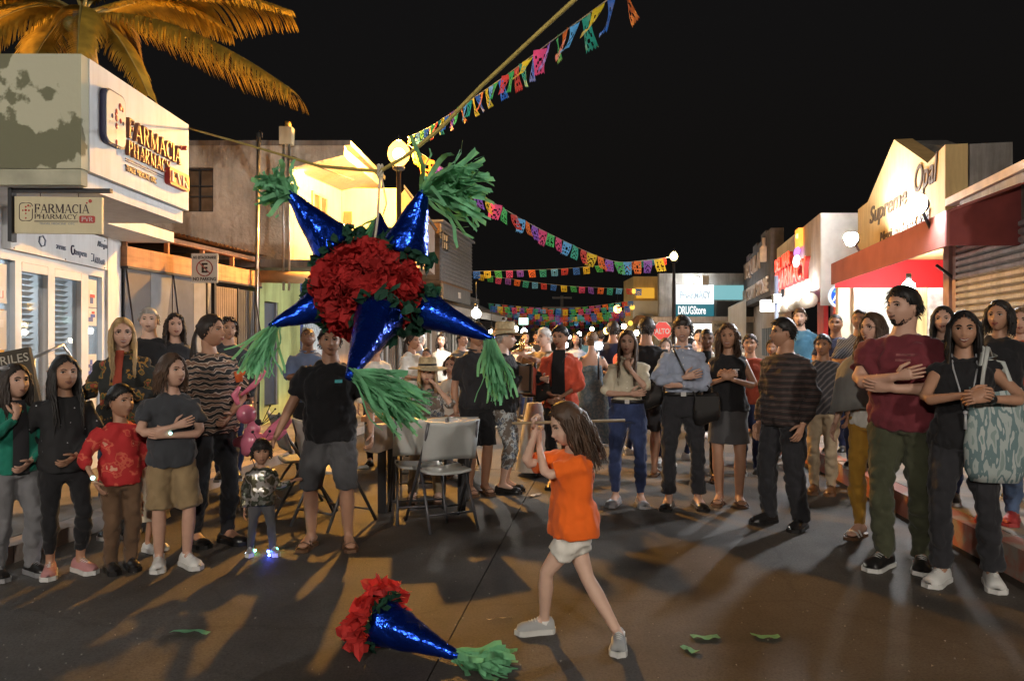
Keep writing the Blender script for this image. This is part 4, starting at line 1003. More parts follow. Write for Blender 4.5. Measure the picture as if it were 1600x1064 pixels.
# ------------------------------------------------------------------ people: builder
def skin(name, col):
    return mat('skin_' + name, col, rough=0.5, vary=0.07, vscale=14, bump=0.08, bscale=90, spec=0.4)
SK = {'light': skin('light', (.50, .30, .22)), 'fair': skin('fair', (.58, .38, .29)), 'tan': skin('tan', (.38, .205, .13)),
      'brown': skin('brown', (.27, .135, .08)), 'dark': skin('dark', (.15, .072, .042))}
M_SCLERA = mat('eye_white', (.42, .39, .36), rough=.2, vary=0)
M_IRIS = mat('iris', (.012, .008, .006), rough=.15, vary=0)
M_LIPM = mat('lip_pale', (.20, .085, .065), rough=.5, vary=.1)
M_LIP = mat('lip', (.22, .05, .045), rough=.45, vary=.1)
M_TEETH = mat('teeth', (.65, .62, .56), rough=.3, vary=0)
def hairmat(name, col):
    return mat('hair_' + name, col, rough=.55, vary=.45, vscale=18, stretch=(1, 1, .12), bump=.5, bscale=90, bdist=.006, spec=.45)
HR = {'black': hairmat('black', (.008, .006, .0055)), 'dark': hairmat('dark', (.018, .011, .008)), 'brown': hairmat('brown', (.060, .032, .018)),
      'light': hairmat('light', (.14, .082, .045)), 'blonde': hairmat('blonde', (.38, .25, .11)), 'grey': hairmat('grey', (.32, .30, .28)), 'white': hairmat('white', (.55, .53, .5))}

_TEX = {}
def cloud_tex(scale, kind='CLOUDS'):
    k = (scale, kind)
    if k not in _TEX:
        t = bpy.data.textures.new('folds', kind); t.noise_scale = scale
        if kind == 'CLOUDS': t.noise_depth = 1; t.noise_type = 'HARD_NOISE'; t.contrast = 1.6
        if kind == 'MARBLE':
            t.turbulence = 12; t.noise_depth = 2; t.marble_type = 'SOFT'
        _TEX[k] = t
    return _TEX[k]

PENDING = []       # (object, extra MB or None, materials)

def soft(mb, name, mats, parent_M, vox, fold=0.0, fscale=.13, smooth=6, kind='CLOUDS'):
    """overlapping lofts grown into one continuous skin (voxel remesh, smoothed, folded); finished in finish_people()"""
    me = mb.mesh(name)
    mats = mats if isinstance(mats, (list, tuple)) else [mats]
    for m in mats: me.materials.append(m)
    o = bpy.data.objects.new(name, me); COL.objects.link(o)
    r = o.modifiers.new('r', 'REMESH'); r.mode = 'VOXEL'; r.voxel_size = vox; r.use_smooth_shade = True; r.adaptivity = vox * .6
    s = o.modifiers.new('s', 'SMOOTH'); s.factor = .5; s.iterations = smooth
    if fold > 0:
        d = o.modifiers.new('d', 'DISPLACE'); d.texture = cloud_tex(fscale, kind); d.strength = fold; d.mid_level = .27; d.texture_coords = 'LOCAL'
        s2 = o.modifiers.new('s2', 'SMOOTH'); s2.factor = .4; s2.iterations = 1
    return o

def finish_people():
    dg = bpy.context.evaluated_depsgraph_get()
    new = []
    for (o, extra, mats) in PENDING:
        new.append(bpy.data.meshes.new_from_object(o.evaluated_get(dg)))
    for (o, extra, mats), me in zip(PENDING, new):
        old = o.data; o.modifiers.clear(); nm = old.name
        if extra is not None and extra.v:
            n = len(me.vertices); co = np.empty(n * 3, 'f'); me.vertices.foreach_get('co', co)
            V = co.reshape(-1, 3).tolist() + [tuple(p) for p in extra.v]
            Fs = [tuple(p.vertices) for p in me.polygons] + [tuple(i + n for i in f) for f in extra.f]
            mi = [p.material_index for p in me.polygons] + extra.m
            me2 = bpy.data.meshes.new(nm); me2.from_pydata(V, [], Fs)
            bpy.data.meshes.remove(me); me = me2
        else: mi = [p.material_index for p in me.polygons]
        me.materials.clear()
        for m in mats: me.materials.append(m)
        me.polygons.foreach_set('material_index', mi)
        me.polygons.foreach_set('use_smooth', [True] * len(me.polygons)); me.update()
        o.data = me
        bpy.data.meshes.remove(old)

def ik(a, b, l1, l2, pole):
    a = Vector(a); b = Vector(b); d = b - a; L = d.length
    mx = (l1 + l2) * .995
    if L > mx: b = a + d * (mx / L); d = b - a; L = mx
    L = max(L, abs(l1 - l2) * 1.05 + 1e-4)
    dn = d.normalized()
    c = (l1 * l1 + L * L - l2 * l2) / (2 * L); h = math.sqrt(max(0, l1 * l1 - c * c))
    p = Vector(pole); p = p - dn * p.dot(dn)
    if p.length < 1e-5: p = dn.orthogonal()
    return a + dn * c + p.normalized() * h, b

class Head:
    """head in its own frame: centre at origin, face to -Y, up +Z, k scales an adult head (22.5 cm)"""
    def __init__(s, k, nu=40, nv=34, female=True, child=False, fatf=1.0, rr=random):
        rj, rn, rz, ra, re_, rc = rr.uniform(-.07, .07), rr.uniform(.75, 1.2), rr.uniform(-.004, .003), rr.uniform(.955, 1.045), rr.uniform(.8, 1.2), rr.uniform(.6, 1.5)
        s.k = k; s.nu = nu; s.nv = nv
        U = np.linspace(0, 2 * PI, nu, endpoint=False); U = U - .5 * np.sin(U)
        Vv = np.linspace(0, PI, nv + 1); Vv = Vv + .14 * np.sin(2 * Vv)
        u, v = np.meshgrid(U, Vv); s.u, s.v = u, v
        dx, dy, dz = np.sin(v) * np.sin(u), -np.sin(v) * np.cos(u), np.cos(v)
        a, b, c = .0735, .095, .1125
        x, y, z = a * dx, b * dy, c * dz
        t = np.clip(-dz, 0, 1)
        jaw = .26 if female else .17
        if child: jaw = .20
        x = x * (1 - (jaw + rj) * t ** 1.6) * fatf * ra
        front = np.clip(-dy, 0, 1)
        y = y - .016 * t * front - .012 * t
        y = np.where(dy > 0, y * (1 - .30 * t), y)
        top = np.clip(dz, 0, 1); x = x * (1 + .06 * top * (1 - top) * 4 * .5)
        y = np.where(dy < 0, y * (1 - .05 * (1 - np.abs(dx)) * np.clip(1 - dz * dz, 0, 1)), y)
        def g(x0, z0, sx, sz): return np.exp(-((x - x0) / sx) ** 2 - ((z - z0) / sz) ** 2) * (dy < .1)
        ns = (.8 if (female or child) else 1.0) * rn
        y = y - ns * (.024 * g(0, -.022 + rz, .0125, .013) + .013 * g(0, .002, .009, .022))
        y = y - ns * .006 * (g(-.012, -.027, .008, .008) + g(.012, -.027, .008, .008))
        for sx in (-1, 1):
            y = y + .0125 * re_ * g(sx * .031, .012, .017, .013)
            y = y - .0055 * ns * g(sx * .026, .033, .022, .009)
            y = y - .0055 * rc * g(sx * .043, -.020, .017, .018)
        y = y - .0055 * g(0, -.056, .024, .013) + .004 * g(0, -.075, .02, .007) - .006 * (1.2 if not female else .8) * g(0, -.094, .02, .013)
        s.P = np.stack([x, y, z], -1) * k
        s.D = np.stack([dx, dy, dz], -1)
    def surf(s, x, z):
        """front surface y at (x,z) in adult units"""
        P = s.P.reshape(-1, 3) / s.k; m = s.D.reshape(-1, 3)[:, 1] < 0
        d = (P[:, 0] - x) ** 2 + (P[:, 2] - z) ** 2 + (~m) * 9
        i = np.argsort(d)[:3]; w = 1 / (d[i] + 1e-7)
        return float((P[i, 1] * w).sum() / w.sum())
    def dirpt(s, u, z):
        """point on the skull at angle u (0 front) and height z (adult units) -> scaled, with outward direction"""
        c = .1125; dz = max(-.98, min(.98, z / c)); r = math.sqrt(1 - dz * dz); t = max(0, -dz)
        x = .0735 * r * math.sin(u) * (1 - .2 * t ** 1.6); y = -.095 * r * math.cos(u)
        if y > 0: y *= 1 - .3 * t
        return Vector((x, y, z)) * s.k, Vector((r * math.sin(u), -r * math.cos(u), dz))
    def grid_faces(s):
        nu, nv = s.nu, s.nv
        return [(i * nu + j, (i + 1) * nu + j, (i + 1) * nu + (j + 1) % nu, i * nu + (j + 1) % nu) for i in range(nv) for j in range(nu)]

def build_head(mb, M, hd, o, mskin=0, mscl=1, miris=2, mlip=3, mteeth=4, mbrow=5, detail=True):
    k = hd.k
    T = lambda p: tuple(M @ Vector(p))
    mb.add([T(p) for p in hd.P.reshape(-1, 3)], hd.grid_faces(), mskin, True)
    def fp(x, z, off=0): return Vector((x, hd.surf(x, z) - off, z)) * k
    R3 = M.to_3x3()
    for sx in (-1, 1):
        # ears
        c = Vector((sx * .0745, .012, -.006)) * k
        E = Matrix.Rotation(sx * .35, 3, 'Z') @ Matrix.Rotation(-.15, 3, 'X')
        mb.ball(T(c), (.008 * k, .017 * k, .029 * k), 10, 8, mskin, M=R3 @ E)
        # eyes, lids, brows
        q = fp(sx * .031, .011)
        op = o.get('eyes', 1.0)
        if op > 0:
            mb.ball(T(q + Vector((0, .002, 0)) * k), (.0152 * k, .0068 * k, .0072 * k * op), 10, 6, mscl, M=R3)
            gx = o.get('gaze', 0) * .004
            mb.ball(T(q + Vector((gx, -.0028, .0005)) * k), (.0070 * k, .0038 * k, .0070 * k * op), 8, 6, miris, M=R3)
        if detail:
            mb.loft([T(fp(sx * x, z, .0015)) for x, z in ((.0165, .0115), (.024, .0175), (.032, .0190), (.040, .0165), (.046, .0115))], [r * k for r in (.0015, .0034, .0038, .0036, .0015)], 5, mi=mbrow)
            bw = o.get('brow', 1); bt = o.get('bt', 0)
            mb.loft([T(fp(sx * x, z, .0004)) for x, z in ((.013, .027 + bt), (.022, .0325 + bt * .3), (.034, .034), (.047, .027 - bt))], [r * k * bw for r in (.0030, .0044, .0042, .0016)], 5, mi=mbrow)
    sm = o.get('smile', 0)
    up = .006 * sm
    w = .021 + .006 * sm
    L = [(-w, -.0555 + up), (-.010, -.0545 + up * .2), (0, -.0555), (.010, -.0545 + up * .2), (w, -.0555 + up)]
    mb.loft([T(fp(x, z + .003, .0008)) for x, z in L], [r * k for r in (.0015, .0042, .004, .0042, .0015)], 6, mi=mlip)
    drop = .009 + .007 * sm + o.get('open', 0) * .012
    mb.loft([T(fp(x, z - drop * (1 - abs(x) / w * .75) + .003, .0012)) for x, z in L], [r * k for r in (.0015, .0048, .0056, .0048, .0015)], 6, mi=mlip)
    if sm >= .7:
        mb.loft([T(fp(x, z - drop * .42 * (1 - abs(x) / w * .6) + .002, .0006)) for x, z in L], [r * k for r in (.001, .003, .0036, .003, .001)], 6, mi=mteeth)
    elif o.get('open', 0) > 0:
        mb.ball(T(fp(0, -.059)), (.011 * k, .003 * k, .006 * k), 8, 6, miris, M=R3)
    if o.get('beard'):
        q = []
        rr = random.Random(3)
        for j in range(900):
            u = rr.uniform(-1.7, 1.7); z = -.030 - .075 * rr.random()
            if z > -.062 - .045 * (1.35 - abs(u)) and abs(u) > .42 and abs(u) < 1.5: continue
            if abs(u) < .42 and (z > -.046 or -.070 < z < -.050): continue
            p, d = hd.dirpt(u, z)
            if abs(u) < 1.2: p = fp(.0735 * math.sin(u) * math.sqrt(max(0.02, 1 - (z / .1125) ** 2)) * .95, z)
            b = p + Vector((0, -.001, -.007)) * k + d * .002 * k
            mb.loft([T(p + d * .0005 * k), T(b)], [.0024 * k, .001 * k], 3, mi=mbrow, cap=False)

def build_hair(o, hd, M, style, rr):
    """returns MB of a hair cap plus locks"""
    k = hd.k; mb = MB(); T = lambda p: tuple(M @ Vector(p))
    nu, nv = hd.nu, hd.nv
    P = hd.P; D = hd.D
    ang = np.degrees(np.abs((hd.u + PI) % (2 * PI) - PI))
    z = P[..., 2] / k
    short = style in ('short', 'buzz', 'receding', 'shortback')
    xs = [0, 30, 55, 72, 88, 105, 125, 180]
    if style == 'receding': zs = [.098, .088, .07, .02, .018, -.03, -.055, -.068]
    elif short: zs = [.064, .060, .044, .006, .018, -.03, -.06, -.072]
    elif style in ('bangs',): zs = [.034, .036, .02, -.03, -.05, -.07, -.08, -.09]
    else: xs, zs = [0, 12, 30, 50, 66, 78, 95, 125, 180], [.094, .080, .066, .044, .016, -.020, -.05, -.07, -.085]
    lim = np.interp(ang, xs, zs)
    h = z - lim + .005 * np.sin(ang * .45 + rr.random() * 6) * (ang < 80) * (style != 'bangs')
    th = {'buzz': .006, 'receding': .008, 'short': .016, 'shortback': .012}.get(style, .015) * o.get('vol', 1.0)
    off = th * np.clip(h / .03, 0, 1) ** .7 * (.75 + .5 * np.clip(z / .1, 0, 1))
    nz = np.array([[mnoise.noise((P[i, j] / k * 22).tolist()) for j in range(nu)] for i in range(nv + 1)])
    off = off * (1 + .35 * nz)
    Q = P + D * (off * k)[..., None] - D * (.002 * k) * (h < 0.004)[..., None]
    keep = (h > -.004).reshape(-1)
    fs = [f for f in hd.grid_faces() if all(keep[i] for i in f)]
    mb.add([T(p) for p in Q.reshape(-1, 3)], fs, 0, True)
    def lock(pts, r0, r1=.002, flat=.45, n=5):
        kk = len(pts)
        rad = [((r0 + (r1 - r0) * (i / (kk - 1)) ** 1.6) * k, (r0 + (r1 - r0) * (i / (kk - 1)) ** 1.6) * flat * k) for i in range(kk)]
        mb.loft([T(p) for p in pts], rad, n, side=tuple(M.to_3x3() @ Vector((1, 0, 0))), cap=False)
    if style in ('short', 'shortback', 'bangs', 'curlyshort'):
        for j in range(330):
            u = rr.uniform(-PI, PI); zz = rr.uniform(-.05, .108)
            lz = float(np.interp(abs(math.degrees(u)), xs, zs))
            if zz < lz + .004: continue
            p, d = hd.dirpt(u, zz)
            p = p + d * th * k * .75
            tdir = Vector((math.sin(u) * .5 * (1 if zz < .06 else .3) + rr.uniform(-.4, .4), -math.cos(u) * .6 - (.9 if zz > .07 else 0), -.9 if zz < .07 else -.1)).normalized()
            L = rr.uniform(.016, .030) * o.get('vol', 1)
            a = p + tdir * L * k * .5 + d * .005 * k; b = p + tdir * L * k + d * rr.uniform(-.002, .004) * k
            lock([p - tdir * .006 * k, a, b], rr.uniform(.003, .006), .0006, .5, 4)
    if style in ('long', 'bob', 'half', 'pony', 'bun'):
        for j in range(120):
            sg = rr.choice((-1, 1)); y0 = rr.random(); pts = []
            u1 = math.radians(rr.uniform(62, 165)); z1 = rr.uniform(-.02, .03)
            u0 = math.radians(8 + 164 * y0 if y0 > .35 else 6); z0 = np.interp(y0, [0, .35, .7, 1], [.078, .108, .104, .07])
            for t in np.linspace(0, 1, 6):
                p, d = hd.dirpt(sg * (u0 + (u1 - u0) * t ** .8), z0 + (z1 - z0) * t ** 1.5 + .012 * math.sin(PI * t))
                pts.append(p + d * (th * .85 + .002 * math.sin(j)) * k)
            lock(pts, rr.uniform(.004, .007), .002, .5, 4)
    L = o.get('hlen', .38); wav = o.get('wave', .008)
    if style in ('long', 'bob', 'half'):
        n = 210 if style == 'long' else 170
        fr = o.get('front', .5)
        for j in range(n):
            u = rr.uniform(-PI, PI)
            if abs(u) < math.radians(62): u = math.copysign(math.radians(62) + rr.random() * 1.0, u)
            zz = rr.uniform(.0, .075)
            p, d = hd.dirpt(u, zz)
            Lk = L * rr.uniform(.82, 1.06) * k
            pts = []; ph = rr.uniform(0, 6); sg = math.copysign(1, u)
            bx = hd.dirpt(u, 0)[0] * 1.0
            out = Vector((bx.x, bx.y, 0)).normalized()
            R = out.length
            nseg = 8
            isf = abs(u) < math.radians(100) and rr.random() < fr
            for i in range(nseg + 1):
                t = i / nseg
                if i == 0: q = p + d * .006 * k
                else:
                    zc = p.z - Lk * t
                    base = Vector((bx.x, bx.y, 0)) * (1.10 + .18 * min(1, t * 2.0) * o.get('vol', 1) * rr.uniform(.6, 1.2))
                    if style == 'bob': base *= (1 + .05 * math.sin(t * PI))
                    if t > .35:
                        s_ = min(1, (t - .35) / .3)
                        if isf: base = base + Vector((-sg * .012, -.075, 0)) * k * s_ * (1 if L > .3 else .2)
                        else: base = base + Vector((-sg * .010, .030, 0)) * k * s_ * (1 if L > .3 else .2)
                    q = Vector((base.x + wav * k * math.sin(ph + 7 * t), base.y + wav * k * math.cos(ph * 1.3 + 6 * t), zc))
                pts.append(q)
            lock(pts, rr.uniform(.0055, .0115), .002, .5)
    if style == 'pony':
        b = hd.dirpt(PI, .035)[0] + Vector((0, .015, 0)) * k
        mb.ball(T(b), (.022 * k, .022 * k, .022 * k), 8, 6)
        for j in range(34):
            ph = rr.uniform(0, 6); dx, dy = rr.uniform(-.025, .025), rr.uniform(-.02, .025)
            pts = [b + Vector((dx * t ** .5 + .006 * math.sin(ph + 5 * t), .03 * math.sin(min(1, t * 2.5) * PI / 2) + dy * t, .015 * math.sin(t * PI * 1.2) - L * t)) * k for t in np.linspace(0, 1, 7)]
            lock(pts, rr.uniform(.008, .013), .003, .6)
    if style == 'bun':
        b = hd.dirpt(PI, .03)[0] + Vector((0, .022, 0)) * k
        mb.ball(T(b), (.036 * k, .03 * k, .034 * k), 12, 8)
        for j in range(18):
            a = rr.uniform(0, 6.28); pts = [b + Vector((.034 * math.cos(a + t), .018 * math.sin(3 * t), .032 * math.sin(a + t))) * k for t in np.linspace(0, 1.6, 5)]
            lock(pts, .009, .004, .7)
    if style == 'curly':
        for j in range(240):
            u = rr.uniform(-PI, PI); zz = rr.uniform(-.06, .108)
            if zz < float(np.interp(abs(math.degrees(u)), xs, zs)) + .002: continue
            p, d = hd.dirpt(u, zz); ph = rr.uniform(0, 6)
            down = o.get('hlen', .1) * rr.uniform(.3, 1) * (1 if zz < .06 else .4)
            if abs(u) < 1.0: down *= .2
            pts = [p + d * (.012 + .02 * math.sin(t * PI * .6)) * k + Vector((.010 * math.sin(ph + 9 * t), .010 * math.cos(ph + 8 * t), -down * t)) * k for t in np.linspace(0, 1, 6)]
            lock(pts, rr.uniform(.008, .013), .003, .8)
    return mb

def hand(palm_mb, fin_mb, wrist, d, nrm, size, side, curl=.35, spread=.12, mi=0, thumb_in=.5, point=None):
    """palm into palm_mb, five fingers into fin_mb. d: wrist->knuckles, nrm: direction the palm faces, side: +1 thumb along d x nrm, -1 other"""
    d = Vector(d).normalized(); nrm = Vector(nrm); nrm = (nrm - d * nrm.dot(d)).normalized()
    w = d.cross(nrm) * side        # toward the thumb
    s = size
    W_ = Vector(wrist)
    palm_mb.loft([W_ - d * .05 * s, W_ + d * .06 * s, W_ + d * .28 * s, W_ + d * .48 * s, W_ + d * .54 * s],
                 [(.14 * s, .10 * s), (.16 * s, .11 * s), (.215 * s, .105 * s), (.225 * s, .085 * s), (.18 * s, .06 * s)], 8, side=w)
    lens = [.40, .46, .43, .34]; offs = [.155, .053, -.05, -.148]
    for i in range(4):
        c = curl if not isinstance(curl, (list, tuple)) else curl[i]
        p = W_ + d * (.47 * s) + w * offs[i] * s
        dd = (d + w * spread * (1.5 - i) * .5).normalized()
        pts = [p - dd * .05 * s, p]; a = 0
        for j, fr in enumerate((.46, .30, .24)):
            a += c * (1.05 if j else .85)
            q = pts[-1] + (dd * math.cos(a) + nrm * math.sin(a)) * lens[i] * fr * s
            pts.append(q)
        fin_mb.loft(pts, [.052 * s, .05 * s, .046 * s, .041 * s, .028 * s], 6, side=w, mi=mi)
    p = W_ + d * .12 * s + w * .13 * s
    td = (d * .62 + w * .72 + nrm * .25).normalized()
    t2 = (d * .85 + w * .25 + nrm * (.3 + thumb_in * .5)).normalized()
    fin_mb.loft([p, p + td * .2 * s, p + td * .2 * s + t2 * .16 * s, p + td * .2 * s + t2 * .29 * s], [.07 * s, .06 * s, .052 * s, .032 * s], 6, side=w, mi=mi)

def shoe_mesh(mb, ank, yaw, L, wd, mi_up=0, mi_sole=1, kind='sneaker'):
    """shoe lying under the ankle point; forward is -Y turned by yaw"""
    R = Matrix.Translation((ank[0], ank[1], ank[2])) @ rot2(yaw)
    T = lambda x, y, z: tuple(R @ Vector((x, y, z)))
    n = 12
    ys = np.array([.26, .20, .05, -.15, -.38, -.58, -.70, -.745]) * L
    hs = {'sneaker': [.20, .30, .33, .30, .23, .20, .15, .06], 'loafer': [.18, .24, .25, .20, .17, .17, .13, .05], 'boot': [.4, .5, .5, .36, .24, .21, .16, .06]}[kind]
    ws = np.array([.55, .78, .80, .78, .92, 1.0, .8, .3]) * wd / 2
    vs = []; fs = []
    for y, h, w in zip(ys, hs, ws):
        h = h * L
        for j in range(n):
            a = PI * j / (n - 1)
            vs.append(T(w * math.cos(a), y, .022 + max(0, math.sin(a)) ** .8 * h))
    for i in range(len(ys) - 1):
        for j in range(n - 1):
            fs.append((i * n + j, i * n + j + 1, (i + 1) * n + j + 1, (i + 1) * n + j))
    fs.append(tuple(range(n))); fs.append(tuple(range((len(ys) - 1) * n, len(ys) * n))[::-1])
    mb.add(vs, fs, mi_up, True)
    out = []
    for y, w in zip(ys, ws): out.append((w * 1.07 + .003, y))
    poly = [(w, y) for w, y in out] + [(0, ys[-1] - .012 * 1)] + [(-w, y) for w, y in out[::-1]] + [(0, ys[0] + .01)]
    mb.prism([T(x, y, 0.0) for x, y in poly], (0, 0, .028), mi_sole)
    if kind == 'sneaker':
        for q in range(4):
            y = -.17 * L - q * .075 * L; z = .022 + L * np.interp(-y / L, [.15, .38, .58], [.30, .23, .20]) + .003
            mb.loft([T(-.22 * wd, y, z - .012), T(0, y - .003, z), T(.22 * wd, y, z - .012)], .0035, 5, mi=mi_sole)

def foot_mesh(mb, ank, yaw, L, wd, h):
    R = Matrix.Translation((ank[0], ank[1], ank[2])) @ rot2(yaw)
    T = lambda x, y, z: tuple(R @ Vector((x, y, z)))
    b = .02
    mb.loft([T(0, .22 * L, b + .12 * L), T(0, .12 * L, b + .16 * L), T(0, -.1 * L, b + .20 * L), T(0, -.3 * L, b + .14 * L), T(0, -.52 * L, b + .09 * L), T(0, -.66 * L, b + .055 * L)],
            [(.13 * L, .12 * L), (.15 * L, .16 * L), (.15 * L, .19 * L), (.17 * L, .13 * L), (.195 * L, .085 * L), (.15 * L, .05 * L)], 10, side=tuple(R.to_3x3() @ Vector((1, 0, 0))))
    return R

NEAR_V = .0125

def person(label, px=None, Y=5, H=1.68, face=0, z0=0.0, X=None, sex='f', fat=1.0, hh=None, look=0, tilt=0, roll=0, arms=None, feet=None, sit=None,
           lean=(0, 0), pelvis=(0, 0, 0), twist=0, skin='tan', hair=('long', 'dark'), hopt=None, fopt=None,
           top=None, bottom=None, shoes=None, lod=1, group=None, neckline=True, kneepole=None, headoff=(0, 0, 0)):
    rr = random.Random(sum(map(ord, label)))
    child = H < 1.45
    hh = hh or (.225 * H / 1.7 if not child else .205 * (.8 + .2 * H / 1.3))
    k = hh / .225
    if X is None: X = (px - 800) / F * Y
    h = H / 1.7
    vox = NEAR_V * (1.0 if lod == 1 else 1.7 if lod == 2 else 2.4) * (0.85 if child else 1)
    B = H - hh
    fem = sex == 'f' and not child
    body = MB(); fin = MB()
    kb = .86 if bottom and bottom.get('kind', 'trousers') == 'trousers' else 1.0; kt = -.010 if top else 0
    # ---------- skeleton
    zs = dict(crotch=.555 * B, hip=.60 * B, waist=.735 * B, chest=.865 * B, sh=.945 * B, neck=.985 * B)
    drop = 0
    if sit is not None: drop = zs['hip'] - sit
    pel = Vector((pelvis[0], pelvis[1], zs['hip'] - drop + pelvis[2]))
    spine_len = zs['neck'] - zs['hip']
    up = Vector((lean[0], lean[1], 1)).normalized()
    def sp_(z):   # spine point at standing height z
        t = (z - zs['hip'])
        f = max(0, t / spine_len)
        return pel + Vector((0, 0, 1)) * t * (1 - f * .5) + up * t * (f * .5) if True else None
    def tw(z):
        f = max(0, min(1, (z - zs['hip']) / spine_len)); return rot2(math.radians(twist) * f).to_3x3()
    shw = (.103 if sex == 'm' else .087) * H if not child else .094 * H
    neckp = sp_(zs['neck']) + Vector((0, .012 * h, 0))
    hipw = .052 * H if not child else .05 * H
    S_ = {}
    for sd, n in ((-1, 'R'), (1, 'L')):
        S_[n] = sp_(zs['sh']) + tw(zs['sh']) @ Vector((sd * (shw - .016 * h), .01 * h, -.038 * h))
    # torso rings: (z, rx, ry, dy)
    f1 = fat; f2 = 1 + (fat - 1) * .6
    if sex == 'm' and not child:
        rings = [(zs['crotch'], .085 * H, .066 * H, 0), (zs['hip'], .098 * H * f2, .070 * H * f2, 0), (zs['waist'], .088 * H * f1, .064 * H * f1, -.012 * h * (f1 - .6)), (zs['chest'], .098 * H * f2, .068 * H * f2, -.004),
                 (zs['sh'] - .035 * h, .098 * H, .056 * H, .004), (zs['sh'] + .002 * h, .078 * H, .046 * H, .008), (zs['sh'] + .038 * h, .042 * H, .036 * H, .012)]
    elif fem:
        rings = [(zs['crotch'], .088 * H, .068 * H, 0.005), (zs['hip'], .102 * H * f2, .072 * H * f2, .006), (zs['waist'], .075 * H * f1, .057 * H * f1, -.004), (zs['chest'] - .02, .085 * H * f2, .068 * H * f2, -.006),
                 (zs['sh'] - .035 * h, .084 * H, .053 * H, .002), (zs['sh'] + .0 * h, .066 * H, .042 * H, .006), (zs['sh'] + .034 * h, .034 * H, .032 * H, .012)]
    else:
        rings = [(zs['crotch'], .080 * H, .066 * H, 0), (zs['hip'], .090 * H * f2, .068 * H * f2, 0), (zs['waist'], .082 * H * f1, .064 * H * f1, -.006), (zs['chest'], .088 * H * f2, .064 * H * f2, 0),
                 (zs['sh'] - .03 * h, .086 * H, .054 * H, .002), (zs['sh'] + .002 * h, .066 * H, .044 * H, .006), (zs['sh'] + .032 * h, .038 * H, .036 * H, .01)]
    def torso(mb, z_lo, z_hi, grow, mi=0, n=16, flare=0.0):
        Z = [r[0] for r in rings]
        zz = sorted(set([z_lo, z_hi] + [z for z in Z if z_lo < z < z_hi]))
        base_side = Vector((1, 0, 0))
        pts = []; rad = []; sides = []
        for z in zz:
            rx = float(np.interp(z, Z, [r[1] for r in rings])) + grow; ry = float(np.interp(z, Z, [r[2] for r in rings])) + grow; dy = float(np.interp(z, Z, [r[3] for r in rings]))
            if flare and z < zs['waist']: e = flare * (zs['waist'] - z) / (zs['waist'] - zs['hip']); rx += e; ry += e
            c = sp_(z) if z >= zs['hip'] else pel + Vector((0, 0, z - zs['hip']))
            pts.append(c + tw(z) @ Vector((0, dy, 0))); rad.append((rx, ry)); sides.append(tw(z) @ base_side)
        vs = []; fs = []
        for p, r, s in zip(pts, rad, sides):
            o2 = Vector((0, 0, 1)).cross(s)
            for j in range(n):
                a = 2 * PI * j / n; ca, sa = math.cos(a), math.sin(a)
                q = (abs(ca) ** 2.5 + abs(sa) ** 2.5) ** (-1 / 2.5)
                vs.append(p + s * (r[0] * ca * q) + o2 * (r[1] * sa * q))
        for i in range(len(pts) - 1):
            for j in range(n):
                j2 = (j + 1) % n; fs.append((i * n + j, i * n + j2, (i + 1) * n + j2, (i + 1) * n + j))
        fs.append(tuple(range(n - 1, -1, -1))); fs.append(tuple(range((len(pts) - 1) * n, len(pts) * n)))
        mb.add(vs, fs, mi, True)
        return pts, rad
    torso(body, zs['crotch'] + .03 * h, zs['sh'] + .03 * h, kt)
    af = (1.0 if sex == 'm' else .86) * (1 + (fat - 1) * .6)
    if child: af = .92
    ar = [.034 * H * af, .031 * H * af, .027 * H * af, .0235 * H * af, .0245 * H * af, .019 * H * af, .0155 * H * af]
    lu, lf = .168 * H, .150 * H
    hs = .108 * H
    AR = {'R': dict(), 'L': dict()}
    arms = arms or {}
    ARM = {}
    for sd, n in ((-1, 'R'), (1, 'L')):
        a = arms.get(n, 'down')
        if isinstance(a, str): a = dict(pose=a)
        a = dict(a)
        P0 = dict(down=((sd * .225, -.03, .83), (sd * .5, .7, 0)), fold=None)
        pose = a.get('pose', 'down')
        tbl = {  # wrist target in a 1.7 m figure, pole, palm normal, curl
            'down': ((sd * .235, -.03, .84), (sd * .4, 1, 0), (-sd, -.2, 0), .35),
            'slack': ((sd * .25, -.10, .87), (sd * .5, 1, 0), (-sd, .2, 0), .4),
            'crossA': ((sd * .01, -.205, 1.17), (sd * 1, .1, -.6), (0, 1, .0), .25),
            'crossB': ((-sd * .02, -.17, 1.10), (sd * 1, .15, -.6), (0, .9, .3), .3),
            'chin': ((sd * .03, -.165, 1.34), (sd * .7, -.2, -1), (0, .9, .5), 1.0),
            'clasp': ((sd * .035, -.215, 1.20), (sd * 1, .2, -.7), (-sd, .5, .2), .9),
            'lowclasp': ((sd * .05, -.20, .98), (sd * 1, .3, -.2), (-sd, .3, .3), .5),
            'hip': ((sd * .20, -.04, .98), (sd * 1, .35, 0), (0, .3, -1), .5),
            'pocket': ((sd * .20, -.05, .88), (sd * .8, .8, 0), (-sd, 0, 0), .5),
            'phone': ((sd * .05, -.27, 1.20), (sd * 1, .1, -.8), (0, 1, .5), .8),
            'ear': ((sd * .11, -.12, 1.44), (sd * .8, -.3, -1), (-sd, .2, .3), .7),
            'behind': ((sd * .06, .16, .95), (sd * 1, .3, 0), (0, 1, 0), .5),
            'wave': ((sd * .42, -.16, 1.28), (sd * .3, .2, -1), (0, -1, 0), .1),
            'hold': ((sd * .10, -.26, 1.12), (sd * 1, .1, -.8), (0, .2, 1), .8),
        }
        t = tbl.get(pose, tbl['down'])
        wr = a.get('wrist'); 
        wr = Vector(wr) if wr is not None else Vector(t[0]) * h
